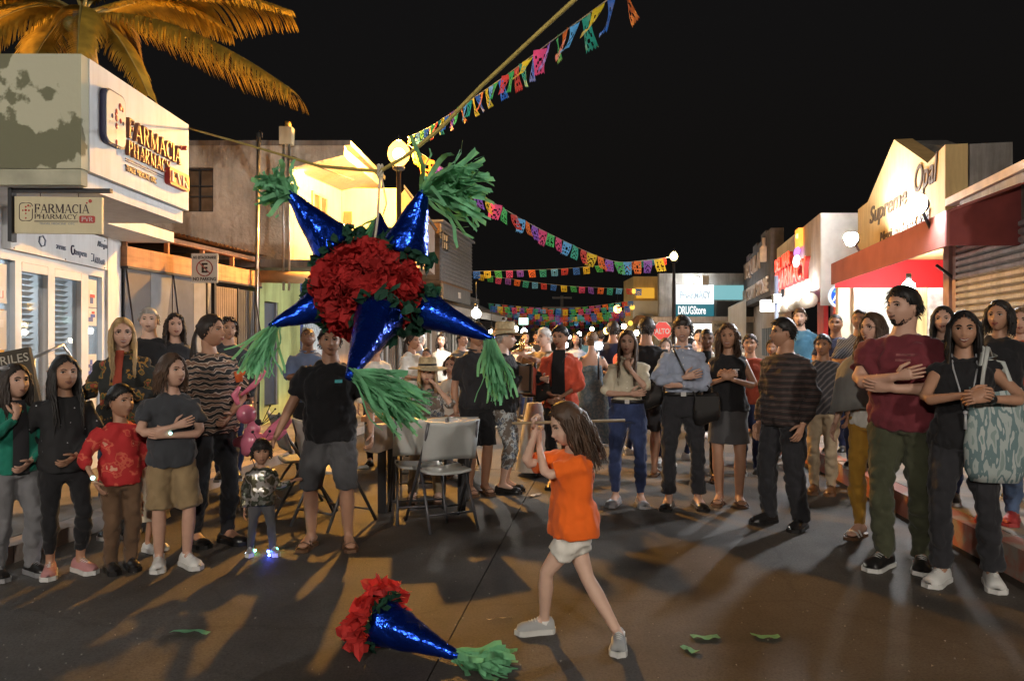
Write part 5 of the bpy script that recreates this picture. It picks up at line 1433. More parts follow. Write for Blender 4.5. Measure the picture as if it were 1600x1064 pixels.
        # torso-frame offsets follow the shoulders
        if a.get('wrist') is None:
            sh_std = Vector((0, 0, zs['sh']))
            wr.z += (zs['sh'] - 1.395 * h) - drop + pelvis[2]
            wr = wr + Vector((sp_(zs['sh']).x, sp_(zs['sh']).y, 0)) * (1 if wr.z > .9 * h else .5)
            if fat > 1.1 and pose.startswith(('cross', 'clasp', 'low', 'hold', 'phone')): wr.y -= .05 * (fat - 1) * 3 * h
        el, wr = ik(S_[n], wr, lu, lf, a.get('pole', t[1]))
        ARM[n] = (S_[n], el, wr)
        Sp = S_[n]
        def mix(p, q, f): return p + (q - p) * f
        pts = [Sp + (Sp - el).normalized() * .010 * h, Sp, mix(Sp, el, .45), mix(Sp, el, .9), mix(el, wr, .15), mix(el, wr, .6), wr]
        ks = .86 if top and top.get('sleeve', 1) > .7 else 1.0
        body.loft(pts, [ar[0] * (.9 if top else 1)] + [x * ks for x in ar[1:6]] + [ar[6]], 10, side=(0, 1, 0))
        nrm = Vector(a.get('palm', t[2])); 
        fd = Vector(a.get('hdir', (wr - el)))
        if pose == 'chin': fd = Vector((-sd * .3, 0.35, .6))
        if pose == 'clasp': fd = Vector((-sd * .75, -.2, .5))
        if pose.startswith('cross'): fd = Vector((wr - el)) + Vector((0, .06, .02))
        if pose == 'pocket': continue
        hand(body if lod < 3 else body, fin, wr + fd.normalized() * .01, fd, nrm, hs, 1 if (fd.normalized().cross(nrm)).dot(Vector(a.get('thumb', (0, 0, 1) if abs(fd.normalized().z) < .75 else (0, -1, 0)))) > 0 else -1, a.get('curl', t[3]))
    # legs
    lr = [.053 * H * f2, .049 * H * f2, .040 * H * f2, .031 * H, .0335 * H * f2, .026 * H, .0205 * H]
    if child: lr = [x * .97 for x in lr]
    lt, ls = zs['hip'] - .325 * B, .325 * B - .06 * h
    feet = feet or {}
    LEG = {}
    for sd, n in ((-1, 'R'), (1, 'L')):
        f = feet.get(n, (sd * .085 * h, 0.0, 0))
        if len(f) == 3: f = (*f, 0.0)
        fx, fy, fyaw, fz = f
        hipj = pel + Vector((sd * hipw, 0, 0))
        ank = Vector((fx, fy, .075 * h + fz))
        kp = (kneepole or {}).get(n, Vector((math.sin(math.radians(fyaw)), -math.cos(math.radians(fyaw)), .0)))
        kn, ank2 = ik(hipj, ank, lt, ls, kp)
        LEG[n] = (hipj, kn, ank, fyaw, fz)
        def mix(p, q, f): return p + (q - p) * f
        body.loft([hipj + Vector((0, 0, .03 * h)), mix(hipj, kn, .15), mix(hipj, kn, .55), kn, mix(kn, ank, .3), mix(kn, ank, .7), ank, ank + Vector((0, 0, -.03 * h))], [lr[0] * .85, lr[0] * min(kb, .92), (lr[2] + .004) * kb, lr[3] * kb, lr[4] * kb, lr[5] * kb, lr[6] * (.95 if kb < 1 else 1), lr[6]], 12, side=(1, 0, 0))
        foot_mesh(body, (fx, fy, fz), math.radians(fyaw), .145 * H, .06 * H, 0)
    # neck and head
    nk = (.036 if sex == 'm' else .029) * H if not child else .031 * H
    HM = Matrix.Translation(neckp + up * 0 + Vector((headoff[0], headoff[1], headoff[2])) + Vector((up.x * .10, up.y * .10, 0)) + Vector((0, -.028 * h, hh * .5 + (H - hh - zs['neck']) * 1.0))) @ rot2(math.radians(look)) @ Matrix.Rotation(math.radians(-tilt), 4, 'X') @ Matrix.Rotation(math.radians(roll), 4, 'Y')
    hc = HM.translation
    body.loft([sp_(zs['sh']) + Vector((0, .012 * h, -.03 * h)), neckp, hc + HM.to_3x3() @ Vector((0, .028 * k, -.075 * k)), hc + HM.to_3x3() @ Vector((0, .02 * k, -.02 * k))], [(nk * 1.5, nk * 1.2), nk * 1.08, nk, nk * .9], 12)
    det = lod < 3
    hd = Head(k, 44 if lod == 1 else 30, 38 if lod == 1 else 26, sex == 'f', child, 1 + (fat - 1) * .3, rr)
    fo = dict(fopt or {}); fo.setdefault('eyes', rr.uniform(.68, .92)); fo.setdefault('smile', rr.choice((0, 0, .25, .45, .6))); fo.setdefault('gaze', rr.uniform(-.6, .6)); fo['brow'] = rr.uniform(.7, 1.25); fo['bt'] = rr.uniform(-.003, .002)
    build_head(fin, HM, hd, fo, detail=det)
    hcol = HR[hair[1]]
    browm = HR['dark'] if hair[1] in ('light', 'blonde', 'grey', 'white') else hcol
    mats = [SK[skin], M_SCLERA, M_IRIS, M_LIP if sex == 'f' and not child else M_LIPM, M_TEETH, browm]
    root_M = Matrix.Translation((X, Y, z0)) @ rot2(math.radians(face))
    bo = soft(body, 'person', [SK[skin]], None, vox, smooth=5)
    bo.location = (X, Y, z0); bo.rotation_euler = (0, 0, math.radians(face))
    tag(bo, label, 'person', group)
    PENDING.append((bo, fin, mats))
    def child_soft(mb, name, m, fold, fscale=.11, kind='CLOUDS', smooth=4):
        o = soft(mb, name, m, None, vox, fold, fscale, smooth, kind); local_part(o, bo); PENDING.append((o, None, m if isinstance(m, (list, tuple)) else [m])); return o
    def child_mesh(mb, name, m):
        o = mb.build(name, m); local_part(o, bo); return o
    info = dict(obj=bo, M=root_M, ARM=ARM, LEG=LEG, HM=HM, neck=neckp, zs=zs, pel=pel, h=h, k=k, rings=rings, sp=sp_, torso=torso, child_mesh=child_mesh, child_soft=child_soft, hd=hd)
    # hair
    if hair[0] != 'bald':
        hb = build_hair(dict(hopt or {}), hd, HM, hair[0], rr)
        info['hair'] = child_mesh(hb, 'hair', hcol)
    def mix(p, q, f): return p + (q - p) * f
    # ---------- top
    if top:
        mb = MB(); g = top.get('grow', .008 if top.get('tuck') else .020) * h
        hem = top.get('hem', .685 if top.get('tuck') else .575) * B; ntop = top.get('neck', .972) * B
        torso(mb, max(hem, zs['crotch']) if not top.get('long') else hem, min(ntop, zs['sh'] + .03 * h), g, flare=top.get('flare', .004))
        if hem < zs['crotch']:
            torso(mb, zs['crotch'], zs['waist'], g + .006, flare=top.get('flare', .004))
        slv = top.get('sleeve', 1.0); sg = top.get('sgrow', .010) * h
        if slv > 0:
            for n in 'RL':
                Sp, el, wr = ARM[n]
                tot = lu + lf
                pts = [Sp + (Sp - el).normalized() * .010 * h, Sp]; rad = [ar[0] * .8 + sg * .5, ar[0] + sg]
                L_ = slv * tot
                if L_ <= lu:
                    pts += [mix(Sp, el, L_ / lu * .5), mix(Sp, el, L_ / lu)]; rad += [ar[1] + sg * 1.2, ar[2] + sg * 1.6]
                else:
                    e = (L_ - lu) / lf
                    pts += [mix(Sp, el, .45), mix(Sp, el, .92), mix(el, wr, .12)]; rad += [ar[1] + sg, ar[2] + sg * 1.1, ar[4] + sg * 1.1]
                    if e > .2: pts += [mix(el, wr, e * .7), mix(el, wr, e)]; rad += [ar[5] + sg * 1.3, ar[6] + sg * .9]
                mb.loft(pts, rad, 12, side=(0, 1, 0))
        else:
            for n in 'RL':
                Sp, el, wr = ARM[n]
                mb.loft([Sp + (Sp - el).normalized() * .03 * h, mix(Sp, el, .06)], [ar[0] * .9, ar[0] * .95], 10, side=(0, 1, 0))
        info['top'] = child_soft(mb, top.get('name', 'shirt'), top['m'], top.get('fold', .030) * h, top.get('fs', .11))
        if top.get('collar'):
            c = MB(); R = nk + .012 * h; pts = [sp_(zs['neck'] - .0 * h) + Vector((R * math.sin(a) * 1.1, .006 - R * math.cos(a) * 1.05 - .006, .012 * h * -math.cos(a) - .004)) for a in np.linspace(.35, 2 * PI - .35, 12)]
            c.loft(pts, [(.008 * h, .020 * h)] * 12, 6, side=(0, 0, 1)); child_mesh(c, 'collar', top.get('cm', top['m']))
            c = MB(); z1 = zs['neck'] - .03 * h
            for i in range(14):
                pass
        if top.get('inner'):
            # a contrasting shirt front showing in an open jacket
            c = MB(); n_ = 9; vs = []; fs = []
            Z = [r[0] for r in rings]
            for i in range(n_):
                z = hem + .01 + (zs['neck'] - .004 - hem) * i / (n_ - 1)
                zc = min(z, zs['sh'])
                ry = float(np.interp(zc, Z, [r[2] for r in rings])) + g + .024 * h; dy = float(np.interp(zc, Z, [r[3] for r in rings]))
                if z > zs['sh']: ry -= (z - zs['sh']) * .5
                w_ = top.get('iw', .05) * h * (1 - .15 * i / n_)
                cc = sp_(z)
                for x, e in ((-w_, .014), (-w_ * .5, .004), (0, 0), (w_ * .5, .004), (w_, .014)): vs.append(cc + tw(z) @ Vector((x, dy - ry + e * h, 0)))
            for i in range(n_ - 1):
                for j in range(4): fs.append((i * 5 + j, i * 5 + j + 1, (i + 1) * 5 + j + 1, (i + 1) * 5 + j))
            c.add(vs, fs, 0, True); child_mesh(c, 'shirt_front', top['inner'])
    # ---------- bottom
    if bottom:
        kind = bottom.get('kind', 'trousers'); mb = MB(); g = bottom.get('grow', .010) * h
        wz = bottom.get('waist', (top or {}).get('hem', .575) + .012 if top and not top.get('tuck') and bottom.get('kind', 'trousers') in ('trousers', 'shorts') else .70) * B
        if kind in ('trousers', 'shorts'):
            torso(mb, zs['crotch'], wz, g)
            ln = bottom.get('len', 1.0)
            for n in 'RL':
                hipj, kn, ank, fy, fz = LEG[n]
                tot = lt + ls; L_ = ln * tot; lg = max(.009, bottom.get('lgrow', .012)) * h
                pts = [hipj + Vector((0, 0, .02 * h)), mix(hipj, kn, .15)]; rad = [lr[0] + g * .5, lr[0] + g]
                if L_ <= lt * 1.02:
                    pts += [mix(hipj, kn, L_ / lt * .6), mix(hipj, kn, min(1, L_ / lt))]; rad += [lr[2] + .006 + lg, lr[3] + .010 * h + lg * 1.5]
                else:
                    e = (L_ - lt) / ls; fl = bottom.get('flare', 0) * h
                    pts += [mix(hipj, kn, .55), kn, mix(kn, ank, .3 * min(1, e * 1.5)), mix(kn, ank, e * .75), mix(kn, ank, e) + Vector((0, 0, -.012 * h if e > .95 else 0))]
                    rad += [lr[2] + .004 + lg, lr[3] + lg * 1.1, lr[4] + lg * .9, lr[5] + lg * 1.1 + fl * .6, lr[6] + lg * 1.3 + fl]
                mb.loft(pts, rad, 14, side=(1, 0, 0))
            info['bottom'] = child_soft(mb, kind, bottom['m'], bottom.get('fold', .020) * h, bottom.get('fs', .09))
        else:
            # skirt or dress skirt: pleated cone
            zb = bottom.get('len', .35) * B; n = 40; rows = 8; vs = []; fs = []
            cx = (LEG['R'][2] + LEG['L'][2]) / 2
            for i in range(rows + 1):
                t = i / rows; z = wz + (zb - wz) * t
                rx = float(np.interp(max(z, zs['crotch']), [r[0] for r in rings], [r[1] for r in rings])) + g; ry = float(np.interp(max(z, zs['crotch']), [r[0] for r in rings], [r[2] for r in rings])) + g
                fl = bottom.get('flare', .06) * h * t ** 1.2
                for j in range(n):
                    a = 2 * PI * j / n; rp = 1 + bottom.get('pleat', .05) * t * math.sin(a * bottom.get('np', 9) + rr.random() * .4)
                    c0 = (sp_(z) if z > zs['hip'] else pel + Vector((0, 0, z - zs['hip'])))
                    if z < zs['crotch'] - drop: c0 = Vector((mix(pel, cx, min(1, (zs['crotch'] - z) / zs['crotch'])).x, mix(pel, cx, min(1, (zs['crotch'] - z) / zs['crotch'])).y, z))
                    vs.append((c0.x + (rx + fl) * rp * math.cos(a), c0.y + (ry + fl) * rp * math.sin(a), z))
            for i in range(rows):
                for j in range(n): fs.append((i * n + j, i * n + (j + 1) % n, (i + 1) * n + (j + 1) % n, (i + 1) * n + j))
            fs.append(tuple(range(n)))
            mb.add(vs, fs, 0, True); info['bottom'] = child_mesh(mb, bottom.get('name', 'skirt'), bottom['m'])
        if bottom.get('belt'):
            bl = MB(); z = wz - .012 * h; Z = [r[0] for r in rings]
            rx = float(np.interp(z, Z, [r[1] for r in rings])) + g + .008 * h; ry = float(np.interp(z, Z, [r[2] for r in rings])) + g + .008 * h
            c0 = sp_(z)
            bl.loft([c0 + Vector((rx * math.sin(a), -ry * math.cos(a), 0)) for a in np.linspace(0, 2 * PI, 25)], [(.006, .018 * h)] * 25, 6, side=(0, 1, 0)) if False else None
            vs = []; fs = []
            for j in range(28):
                a = 2 * PI * j / 28; ca, sa = math.cos(a), math.sin(a); q = (abs(ca) ** 2.5 + abs(sa) ** 2.5) ** (-1 / 2.5)
                for e, dz in ((0, -.018), (.005, -.016), (.005, .016), (0, .018)):
                    vs.append((c0.x + (rx + e) * ca * q, c0.y + (ry + e) * sa * q, z + dz * h))
            for j in range(28):
                j2 = (j + 1) % 28
                for e in range(3): fs.append((j * 4 + e, j2 * 4 + e, j2 * 4 + e + 1, j * 4 + e + 1))
            bl.add(vs, fs, 0, True); bo_ = child_mesh(bl, 'belt', bottom['belt'])
            bk = MB(); bk.box(c0.x - .022 * h, c0.x + .022 * h, c0.y - ry - .012, c0.y - ry - .002, z - .018 * h, z + .018 * h)
            bko = bk.build('buckle', M_STEEL); local_part(bko, bo_)
    # ---------- shoes
    if shoes:
        for n in 'RL':
            hipj, kn, ank, fyaw, fz = LEG[n]
            mb = MB(); kd = shoes.get('kind', 'sneaker'); R = math.radians(fyaw)
            if kd == 'sandal':
                L_ = .155 * H; Rm = Matrix.Translation((ank.x, ank.y, fz)) @ rot2(R)
                wv = np.array([.5, .75, .72, .9, 1, .6]) * .032 * H; yv = np.array([.26, .15, -.1, -.4, -.58, -.72]) * L_
                poly = [(w, y) for w, y in zip(wv, yv)] + [(-w, y) for w, y in zip(wv[::-1], yv[::-1])]
                mb.prism([tuple(Rm @ Vector((x, y, 0.0))) for x, y in poly], (0, 0, .022), 1)
                for yy, hz in ((-.33, .20), (-.48, .16)):
                    mb.loft([tuple(Rm @ Vector((w_ * .034 * H, yy * L_, .022 + hz * L_ * (1 - abs(w_) ** 3)))) for w_ in (-1, -.6, 0, .6, 1)], [(.012, .004)] * 5, 6, side=tuple(Rm.to_3x3() @ Vector((0, 1, 0))))
            else:
                shoe_mesh(mb, (ank.x, ank.y, fz), R, .158 * H, .064 * H, kind=kd)
            child_mesh(mb, 'shoe' if kd != 'sandal' else 'sandal', [shoes['m'], shoes.get('sole', shoes['m'])])
            if shoes.get('sock'):
                sk = MB(); sk.loft([ank + Vector((0, 0, -.02 * h)), ank + Vector((0, 0, shoes.get('sockh', .05) * h))], [lr[6] + .005, lr[6] + .007], 10); child_mesh(sk, 'sock', shoes['sock'])
    return info

def glasses(info, m=None, r=.021):
    m = m or M_BLACK; k = info['k']; HM = info['HM']; hd = info['hd']; mb = MB()
    for sx in (-1, 1):
        y = hd.surf(.031, .010) - .014
        mb.loft([tuple(HM @ (Vector((sx * .032 + r * 1.1 * math.cos(a), y + abs(math.cos(a)) * .003, .008 + r * .85 * math.sin(a))) * k)) for a in np.linspace(0, 2 * PI, 15)], .0017 * k, 5)
        mb.loft([tuple(HM @ (Vector(p) * k)) for p in ((sx * .055, y + .004, .012), (sx * .072, y + .03, .012), (sx * .077, .015, .006))], .0016 * k, 5)
    mb.loft([tuple(HM @ (Vector(p) * k)) for p in ((-.011, y, .012), (0, y - .003, .015), (.011, y, .012))], .0017 * k, 5)
    return info['child_mesh'](mb, 'glasses', m)

def neck_thing(info, m, r=.012, drop=.02):
    pass

def strap_over(info, m, side=1, width=.016, off=.016, to=None):
    """bag strap from one shoulder across the chest to the opposite hip; returns hip point (local)"""
    h = info['h']; zs = info['zs']; rings = info['rings']; sp = info['sp']; Z = [r[0] for r in rings]
    mb = MB(); pts = []
    H_ = zs['sh'] + .025 * h
    for i, t in enumerate(np.linspace(0, 1, 14)):
        z = H_ + (zs['hip'] - .02 * h - H_) * t
        x = side * (.085 - .25 * t) * h
        zc = min(z, zs['sh'])
        rx = float(np.interp(zc, Z, [r[1] for r in rings])) + off * h; ry = float(np.interp(zc, Z, [r[2] for r in rings])) + off * h
        if z > zs['sh']: ry *= .55
        y = -ry * max(0.0, 1 - abs(x / rx) ** 2.5) ** (1 / 2.5) if abs(x) < rx else 0
        c = sp(z); pts.append(c + Vector((x, y - .004, 0)))
    mb.loft(pts, [(width * h, .004)] * len(pts), 6, side=(0, 0, 1) if False else (1, 0, .6))
    o = info['child_mesh'](mb, 'strap', m)
    return pts[-1], o
# ------------------------------------------------------------------ people: the cast
def pattern(name, base, stops, kind='noise', scale=20, dist=0.0, rough=.85, stretch=(1, 1, 1), metal=0, rot=(0, 0, 0)):
    """printed cloth: constant colour ramp over a noise, wave or cell pattern"""
    m = mat('cloth_' + name, base, rough=rough, vary=0, bump=.25, bscale=16, bdist=.012, metal=metal)
    N, L, b = nodes_of(m); tc = N.new('ShaderNodeTexCoord'); mp = N.new('ShaderNodeMapping'); mp.inputs['Scale'].default_value = stretch; mp.inputs['Rotation'].default_value = rot
    L.new(tc.outputs['Object'], mp.inputs[0])
    if kind == 'wave':
        t = N.new('ShaderNodeTexWave'); t.inputs['Distortion'].default_value = dist; t.bands_direction = 'Z'; t.inputs['Detail'].default_value = 2; o = 0
        o = t.outputs['Fac']
    elif kind == 'cells':
        t = N.new('ShaderNodeTexVoronoi'); o = t.outputs['Distance']
    else:
        t = N.new('ShaderNodeTexNoise'); t.inputs['Detail'].default_value = dist; o = t.outputs[0]
    t.inputs['Scale'].default_value = scale; L.new(mp.outputs[0], t.inputs['Vector'])
    r = N.new('ShaderNodeValToRGB'); r.color_ramp.interpolation = 'CONSTANT'; e = r.color_ramp.elements
    e[0].position = 0; e[0].color = (*base, 1); e[1].position = stops[0][0]; e[1].color = (*stops[0][1], 1)
    for p, c in stops[1:]:
        q = e.new(p); q.color = (*c, 1)
    L.new(o, r.inputs[0]); L.new(r.outputs[0], b.inputs['Base Color'])
    return m
C_BLACK = cloth('black', (.012, .012, .014)); C_BLACK2 = cloth('washed_black', (.022, .022, .026)); C_CHARC = cloth('charcoal', (.04, .043, .05))
C_GREYS = cloth('grey_marl', (.16, .16, .17)); C_DGREY = cloth('dark_grey', (.07, .07, .075)); C_WHITE = cloth('white', (.62, .6, .55)); C_CREAM = cloth('cream', (.52, .47, .36))
C_DENIM = cloth('denim', (.028, .042, .11), vary=.35); C_MIDDENIM = cloth('mid_denim', (.07, .11, .2), vary=.35); C_KHAKI = cloth('khaki', (.24, .17, .09)); C_BROWN = cloth('brown', (.12, .07, .04))
C_OLIVE = cloth('olive', (.052, .056, .032)); C_MAROON = cloth('maroon', (.13, .022, .03)); C_MUSTARD = cloth('mustard', (.36, .19, .025)); C_ORANGE = cloth('orange', (.78, .13, .012), vary=.08)
C_CORAL = cloth('coral', (.55, .085, .045)); C_GREEN = cloth('green_knit', (.012, .16, .11)); C_SKY = cloth('pale_blue', (.30, .34, .44)); C_BLUEGR = cloth('blue_grey', (.09, .12, .2)); C_NAVY = cloth('navy', (.02, .025, .06))
C_PONCHO = cloth('grey_poncho', (.20, .20, .19)); C_BEIGE = cloth('beige', (.38, .30, .2)); C_TEAL = cloth('teal_blue', (.08, .22, .34)); C_RUST = cloth('rust', (.30, .055, .03))
C_REDSHIRT = pattern('red_camp_shirt', (.42, .02, .022), [(.56, (.55, .10, .06)), (.62, (.48, .03, .03)), (.70, (.6, .3, .2))], 'noise', 14, 2)
C_ZEBRA = pattern('zebra', (.015, .014, .014), [(.5, (.42, .33, .27)), (.8, (.16, .09, .06))], 'wave', 9, 9, stretch=(1, 1, .8))
C_FLORAL = pattern('floral', (.018, .02, .018), [(.54, (.26, .13, .02)), (.60, (.05, .07, .03)), (.66, (.30, .06, .03)), (.74, (.35, .22, .05))], 'noise', 13, 2)
C_STARS = pattern('star_print', (.35, .36, .38), [(.10, (.012, .012, .014))], 'cells', 20)
C_STRIPE = pattern('sweater_stripe', (.022, .018, .018), [(.55, (.05, .022, .02)), (.86, (.17, .13, .11)), (.93, (.03, .022, .022))], 'wave', 6.5, 1.5)
C_PLAID = pattern('plaid', (.03, .03, .035), [(.6, (.10, .09, .10)), (.8, (.035, .035, .04)), (.93, (.14, .12, .12))], 'wave', 8, .3, stretch=(1, 1, 1), rot=(.5, .8, .2))
C_CAMO = pattern('metallic_camo', (.20, .21, .19), [(.45, (.07, .08, .06)), (.52, (.42, .40, .38)), (.6, (.12, .11, .07))], 'noise', 11, 2, rough=.28, metal=.7)
C_CAPRI = pattern('flower_capri', (.16, .13, .11), [(.5, (.40, .42, .42)), (.58, (.10, .12, .16)), (.66, (.34, .33, .3))], 'noise', 15, 3)
C_DRESS = pattern('grey_dress', (.10, .15, .19), [(.5, (.16, .20, .23))], 'noise', 30, 2)
C_CHECK = pattern('gingham', (.07, .08, .10), [(.5, (.2, .22, .26))], 'wave', 14, .2, rot=(.3, .9, 0))
L_WHITE = mat('white_leather', (.62, .62, .6), rough=.5, vary=.1); L_BLACK = mat('black_leather', (.014, .013, .013), rough=.3, vary=0); L_PINK = mat('pink_canvas', (.40, .19, .19), rough=.8); L_GREY = mat('grey_canvas', (.33, .34, .34), rough=.8)
L_SOLE = mat('rubber_sole', (.55, .55, .53), rough=.6, vary=.1); L_BROWN = mat('brown_leather', (.12, .06, .03), rough=.5); L_SILVER = mat('silver_leather', (.4, .4, .42), rough=.35, metal=.5); L_RED = mat('red_shoe', (.3, .03, .03), rough=.6)
SNK_W = dict(m=L_WHITE, sole=L_SOLE); SNK_B = dict(m=L_BLACK, sole=L_SOLE); LOAF = dict(m=L_BLACK, kind='loafer', sole=L_BLACK); SAND = dict(m=L_BROWN, sole=L_BROWN, kind='sandal')
def wl(face, dx, dy):
    """world offset -> the figure's own axes"""
    a = math.radians(-face); return (dx * math.cos(a) - dy * math.sin(a), dx * math.sin(a) + dy * math.cos(a))
G_L = 'spectators on the left'; G_R = 'spectators on the right'; G_M = 'people round the table and the band'; G_F = 'people farther down the street'
def gy(feet_y): return 1734.0 / (feet_y - 532)

# --- left group
p = person('girl in green cardigan and grey joggers with her hand at her chin', px=22, Y=4.72, H=1.34, face=52, sex='f', look=12, skin='light', hair=('long', 'dark'), hopt=dict(hlen=.3),
           arms=dict(R=dict(wrist=(-.04, -.15, 1.02), pole=(-1, -.1, -1), palm=(0, 1, .4), curl=.9, hdir=(.2, .3, .8)), L='lowclasp'), top=dict(m=C_GREEN, name='cardigan', inner=C_BLACK2, grow=.02, iw=.06), bottom=dict(m=C_GREYS, lgrow=.02), shoes=dict(m=L_BLACK, sole=L_SILVER), group=G_L, feet=dict(R=(-.08, .04, -5), L=(.09, -.03, 10)))
hb_ = MB(); q = p['HM'] @ Vector((-.045, -.02, .085))
for s_ in (-1, 1): hb_.ball(q + Vector((s_ * .028, 0, .004)), (.03, .012, .017), 10, 6)
hb_.ball(q, .012, 8, 6); p['child_mesh'](hb_, 'hair_bow', L_SILVER)
person('long haired girl dressed all in black with star print top and pink shoes', px=100, Y=4.78, H=1.39, face=40, look=8, skin='tan', hair=('long', 'black'), hopt=dict(hlen=.42, vol=1.2), fopt=dict(smile=.5),
       arms=dict(R='behind', L='lowclasp'), top=dict(m=C_STARS, hem=.5, fold=.015), bottom=dict(m=C_BLACK, len=.88, lgrow=.004), shoes=dict(m=L_PINK, sole=L_SOLE), group=G_L, feet=dict(R=(-.075, 0.02, -12), L=(.085, -.02, 20)))
p = person('small boy in red patterned shirt and brown trousers standing with an elbow bent', px=188, Y=4.86, H=1.20, face=42, look=22, sex='m', skin='tan', hair=('short', 'black'), hopt=dict(vol=1.2),
           arms=dict(R=dict(wrist=(-.18, -.12, .62), pole=(-1, .5, 0)), L='down'), top=dict(m=C_REDSHIRT, sleeve=.75, hem=.52, grow=.022, sgrow=.02), bottom=dict(m=C_BROWN, lgrow=.022), shoes=dict(m=L_BLACK, sole=L_BLACK), group=G_L)
bb = MB(); q = p['ARM']['R'][2]; bb.ball(q + Vector((-.012, -.015, .02)), .014, 8, 6); p['child_mesh'](bb, 'light_bracelet', glow('bracelet', (.5, 1, .9), 3))
p = person('bob haired child in charcoal tee and khaki shorts with folded arms', px=268, Y=4.92, H=1.40, face=28, look=38, sex='f', skin='light', hair=('bob', 'brown'), hopt=dict(hlen=.17, vol=1.25, front=0),
           arms=dict(R='crossA', L='crossB'), top=dict(m=C_CHARC, sleeve=.36, hem=.55, grow=.02, sgrow=.022), bottom=dict(kind='shorts', m=C_KHAKI, len=.50, lgrow=.028), shoes=dict(m=L_WHITE, sole=L_SOLE, sock=L_WHITE, sockh=.03), group=G_L, feet=dict(R=(-.075, .02, -6), L=(.09, -.03, 22)))
bb = MB(); q = p['ARM']['L'][2]; bb.ball(q + Vector((.0, -.03, .02)), .011, 8, 6); p['child_mesh'](bb, 'light_bracelet', glow('bracelet', (.5, 1, .9), 3))
p = person('blonde woman in glasses and dark floral hooded jacket waving one open hand', px=192, Y=5.75, H=1.66, face=12, look=20, skin='light', hair=('long', 'blonde'), hopt=dict(hlen=.40, front=.8, vol=1.15), fopt=dict(smile=.8),
           arms=dict(R=dict(wrist=(-.33, -.22, 1.16), pole=(-.4, .2, -1), palm=(.2, -.8, .5), curl=.12, hdir=(-.5, -.2, .8)), L='hold'), top=dict(m=C_FLORAL, name='jacket', hem=.54, grow=.025, sgrow=.018, inner=C_RUST, iw=.035, collar=1), bottom=dict(m=C_MIDDENIM), shoes=SNK_B, group=G_L)
glasses(p)
person('ponytailed woman in zebra print blouse and black trousers seen in profile', px=328, Y=5.48, H=1.68, face=48, look=32, skin='tan', hair=('pony', 'dark'), hopt=dict(hlen=.3), fat=1.16,
       arms=dict(R='slack', L='lowclasp'), top=dict(m=C_ZEBRA, name='blouse', sleeve=.62, grow=.024, sgrow=.02, hem=.55), bottom=dict(m=C_BLACK), shoes=LOAF, group=G_L, feet=dict(R=(-.09, .06, 0), L=(.10, -.06, 12)))
person('grey haired older man in black shirt behind the blonde woman', px=233, Y=7.0, H=1.68, z0=.118, face=20, sex='m', skin='fair', hair=('shortback', 'grey'), hopt=dict(vol=1.1), arms=dict(), top=dict(m=C_BLACK, sleeve=.4), bottom=dict(m=C_DENIM), shoes=SNK_B, group=G_L, lod=2, fat=1.1)
person('young woman with loose dark curls in black beside the grey haired man', px=273, Y=7.1, H=1.63, z0=.118, face=25, look=8, skin='light', hair=('curly', 'dark'), hopt=dict(hlen=.3), top=dict(m=C_BLACK2, sleeve=.4), bottom=dict(m=C_DENIM), shoes=SNK_B, group=G_L, lod=2)
person('short haired man in dark shirt half hidden behind the zebra blouse', px=357, Y=7.4, H=1.60, z0=.118, face=20, look=10, sex='m', skin='tan', hair=('curly', 'dark'), hopt=dict(hlen=.03), top=dict(m=C_CHARC), bottom=dict(m=C_DENIM), shoes=SNK_B, group=G_L, lod=2)
person('tiny child in cream dress mostly hidden behind the boy in red', px=238, Y=5.3, H=.86, face=60, skin='tan', hair=('bob', 'dark'), hopt=dict(hlen=.14), top=dict(m=C_CREAM, sleeve=.3, hem=.62), bottom=dict(kind='skirt', m=C_CREAM, len=.34, flare=.09), shoes=dict(m=L_WHITE, sole=L_SOLE), group=G_L, lod=2)
# toddler held by the hand of the man in black
tod = person('toddler in shiny camouflage jacket and light up shoes holding a hand', px=408, Y=5.2, H=.80, face=22, skin='tan', hair=('bangs', 'black'), hopt=dict(hlen=.14, vol=1.2), hh=.17,
             arms=dict(R='down', L=dict(wrist=(.20, -.03, .50), pole=(.3, .3, -1), palm=(0, .5, -1))), top=dict(m=C_CAMO, name='jacket', grow=.035, sgrow=.03, hem=.55, fold=.03, fs=.09), bottom=dict(m=C_DGREY, lgrow=.014), shoes=dict(m=L_SILVER, sole=L_WHITE), group=G_L, feet=dict(R=(-.07, .03, -8), L=(.075, -.03, 15)))
for i, (n, s_, c, st_) in enumerate((('L', 0, (.06, .12, 1), 60), ('L', .05, (.3, .5, 1), 60), ('L', .1, (.06, .1, 1), 60), ('R', 0, (.1, 1, .4), 30), ('R', .06, (.5, .7, 1), 40), ('L', -.04, (.1, .9, .5), 25))):
    ank = tod['LEG'][n][2]; b = MB(); b.ball((ank.x + .03 * (1 if i % 2 else -1), ank.y - s_, .022), .009, 8, 6); tod['child_mesh'](b, 'shoe_light', glow('shoe_%d' % i, c, st_))
b = MB(); ha = tod['HM']
for sx in (-1, 1):
    b.loft([tuple(ha @ Vector((sx * .03, 0, .095))), tuple(ha @ Vector((sx * .055, 0, .14)))], .002, 5); b.ball(tuple(ha @ Vector((sx * .057, 0, .146))), .011, 8, 6)
b.loft([tuple(ha @ Vector((.068 * math.sin(a), 0.005, .085 * math.cos(a)))) for a in np.linspace(-1.4, 1.4, 12)], .004, 6); tod['child_mesh'](b, 'antenna_headband', C_BLACK)
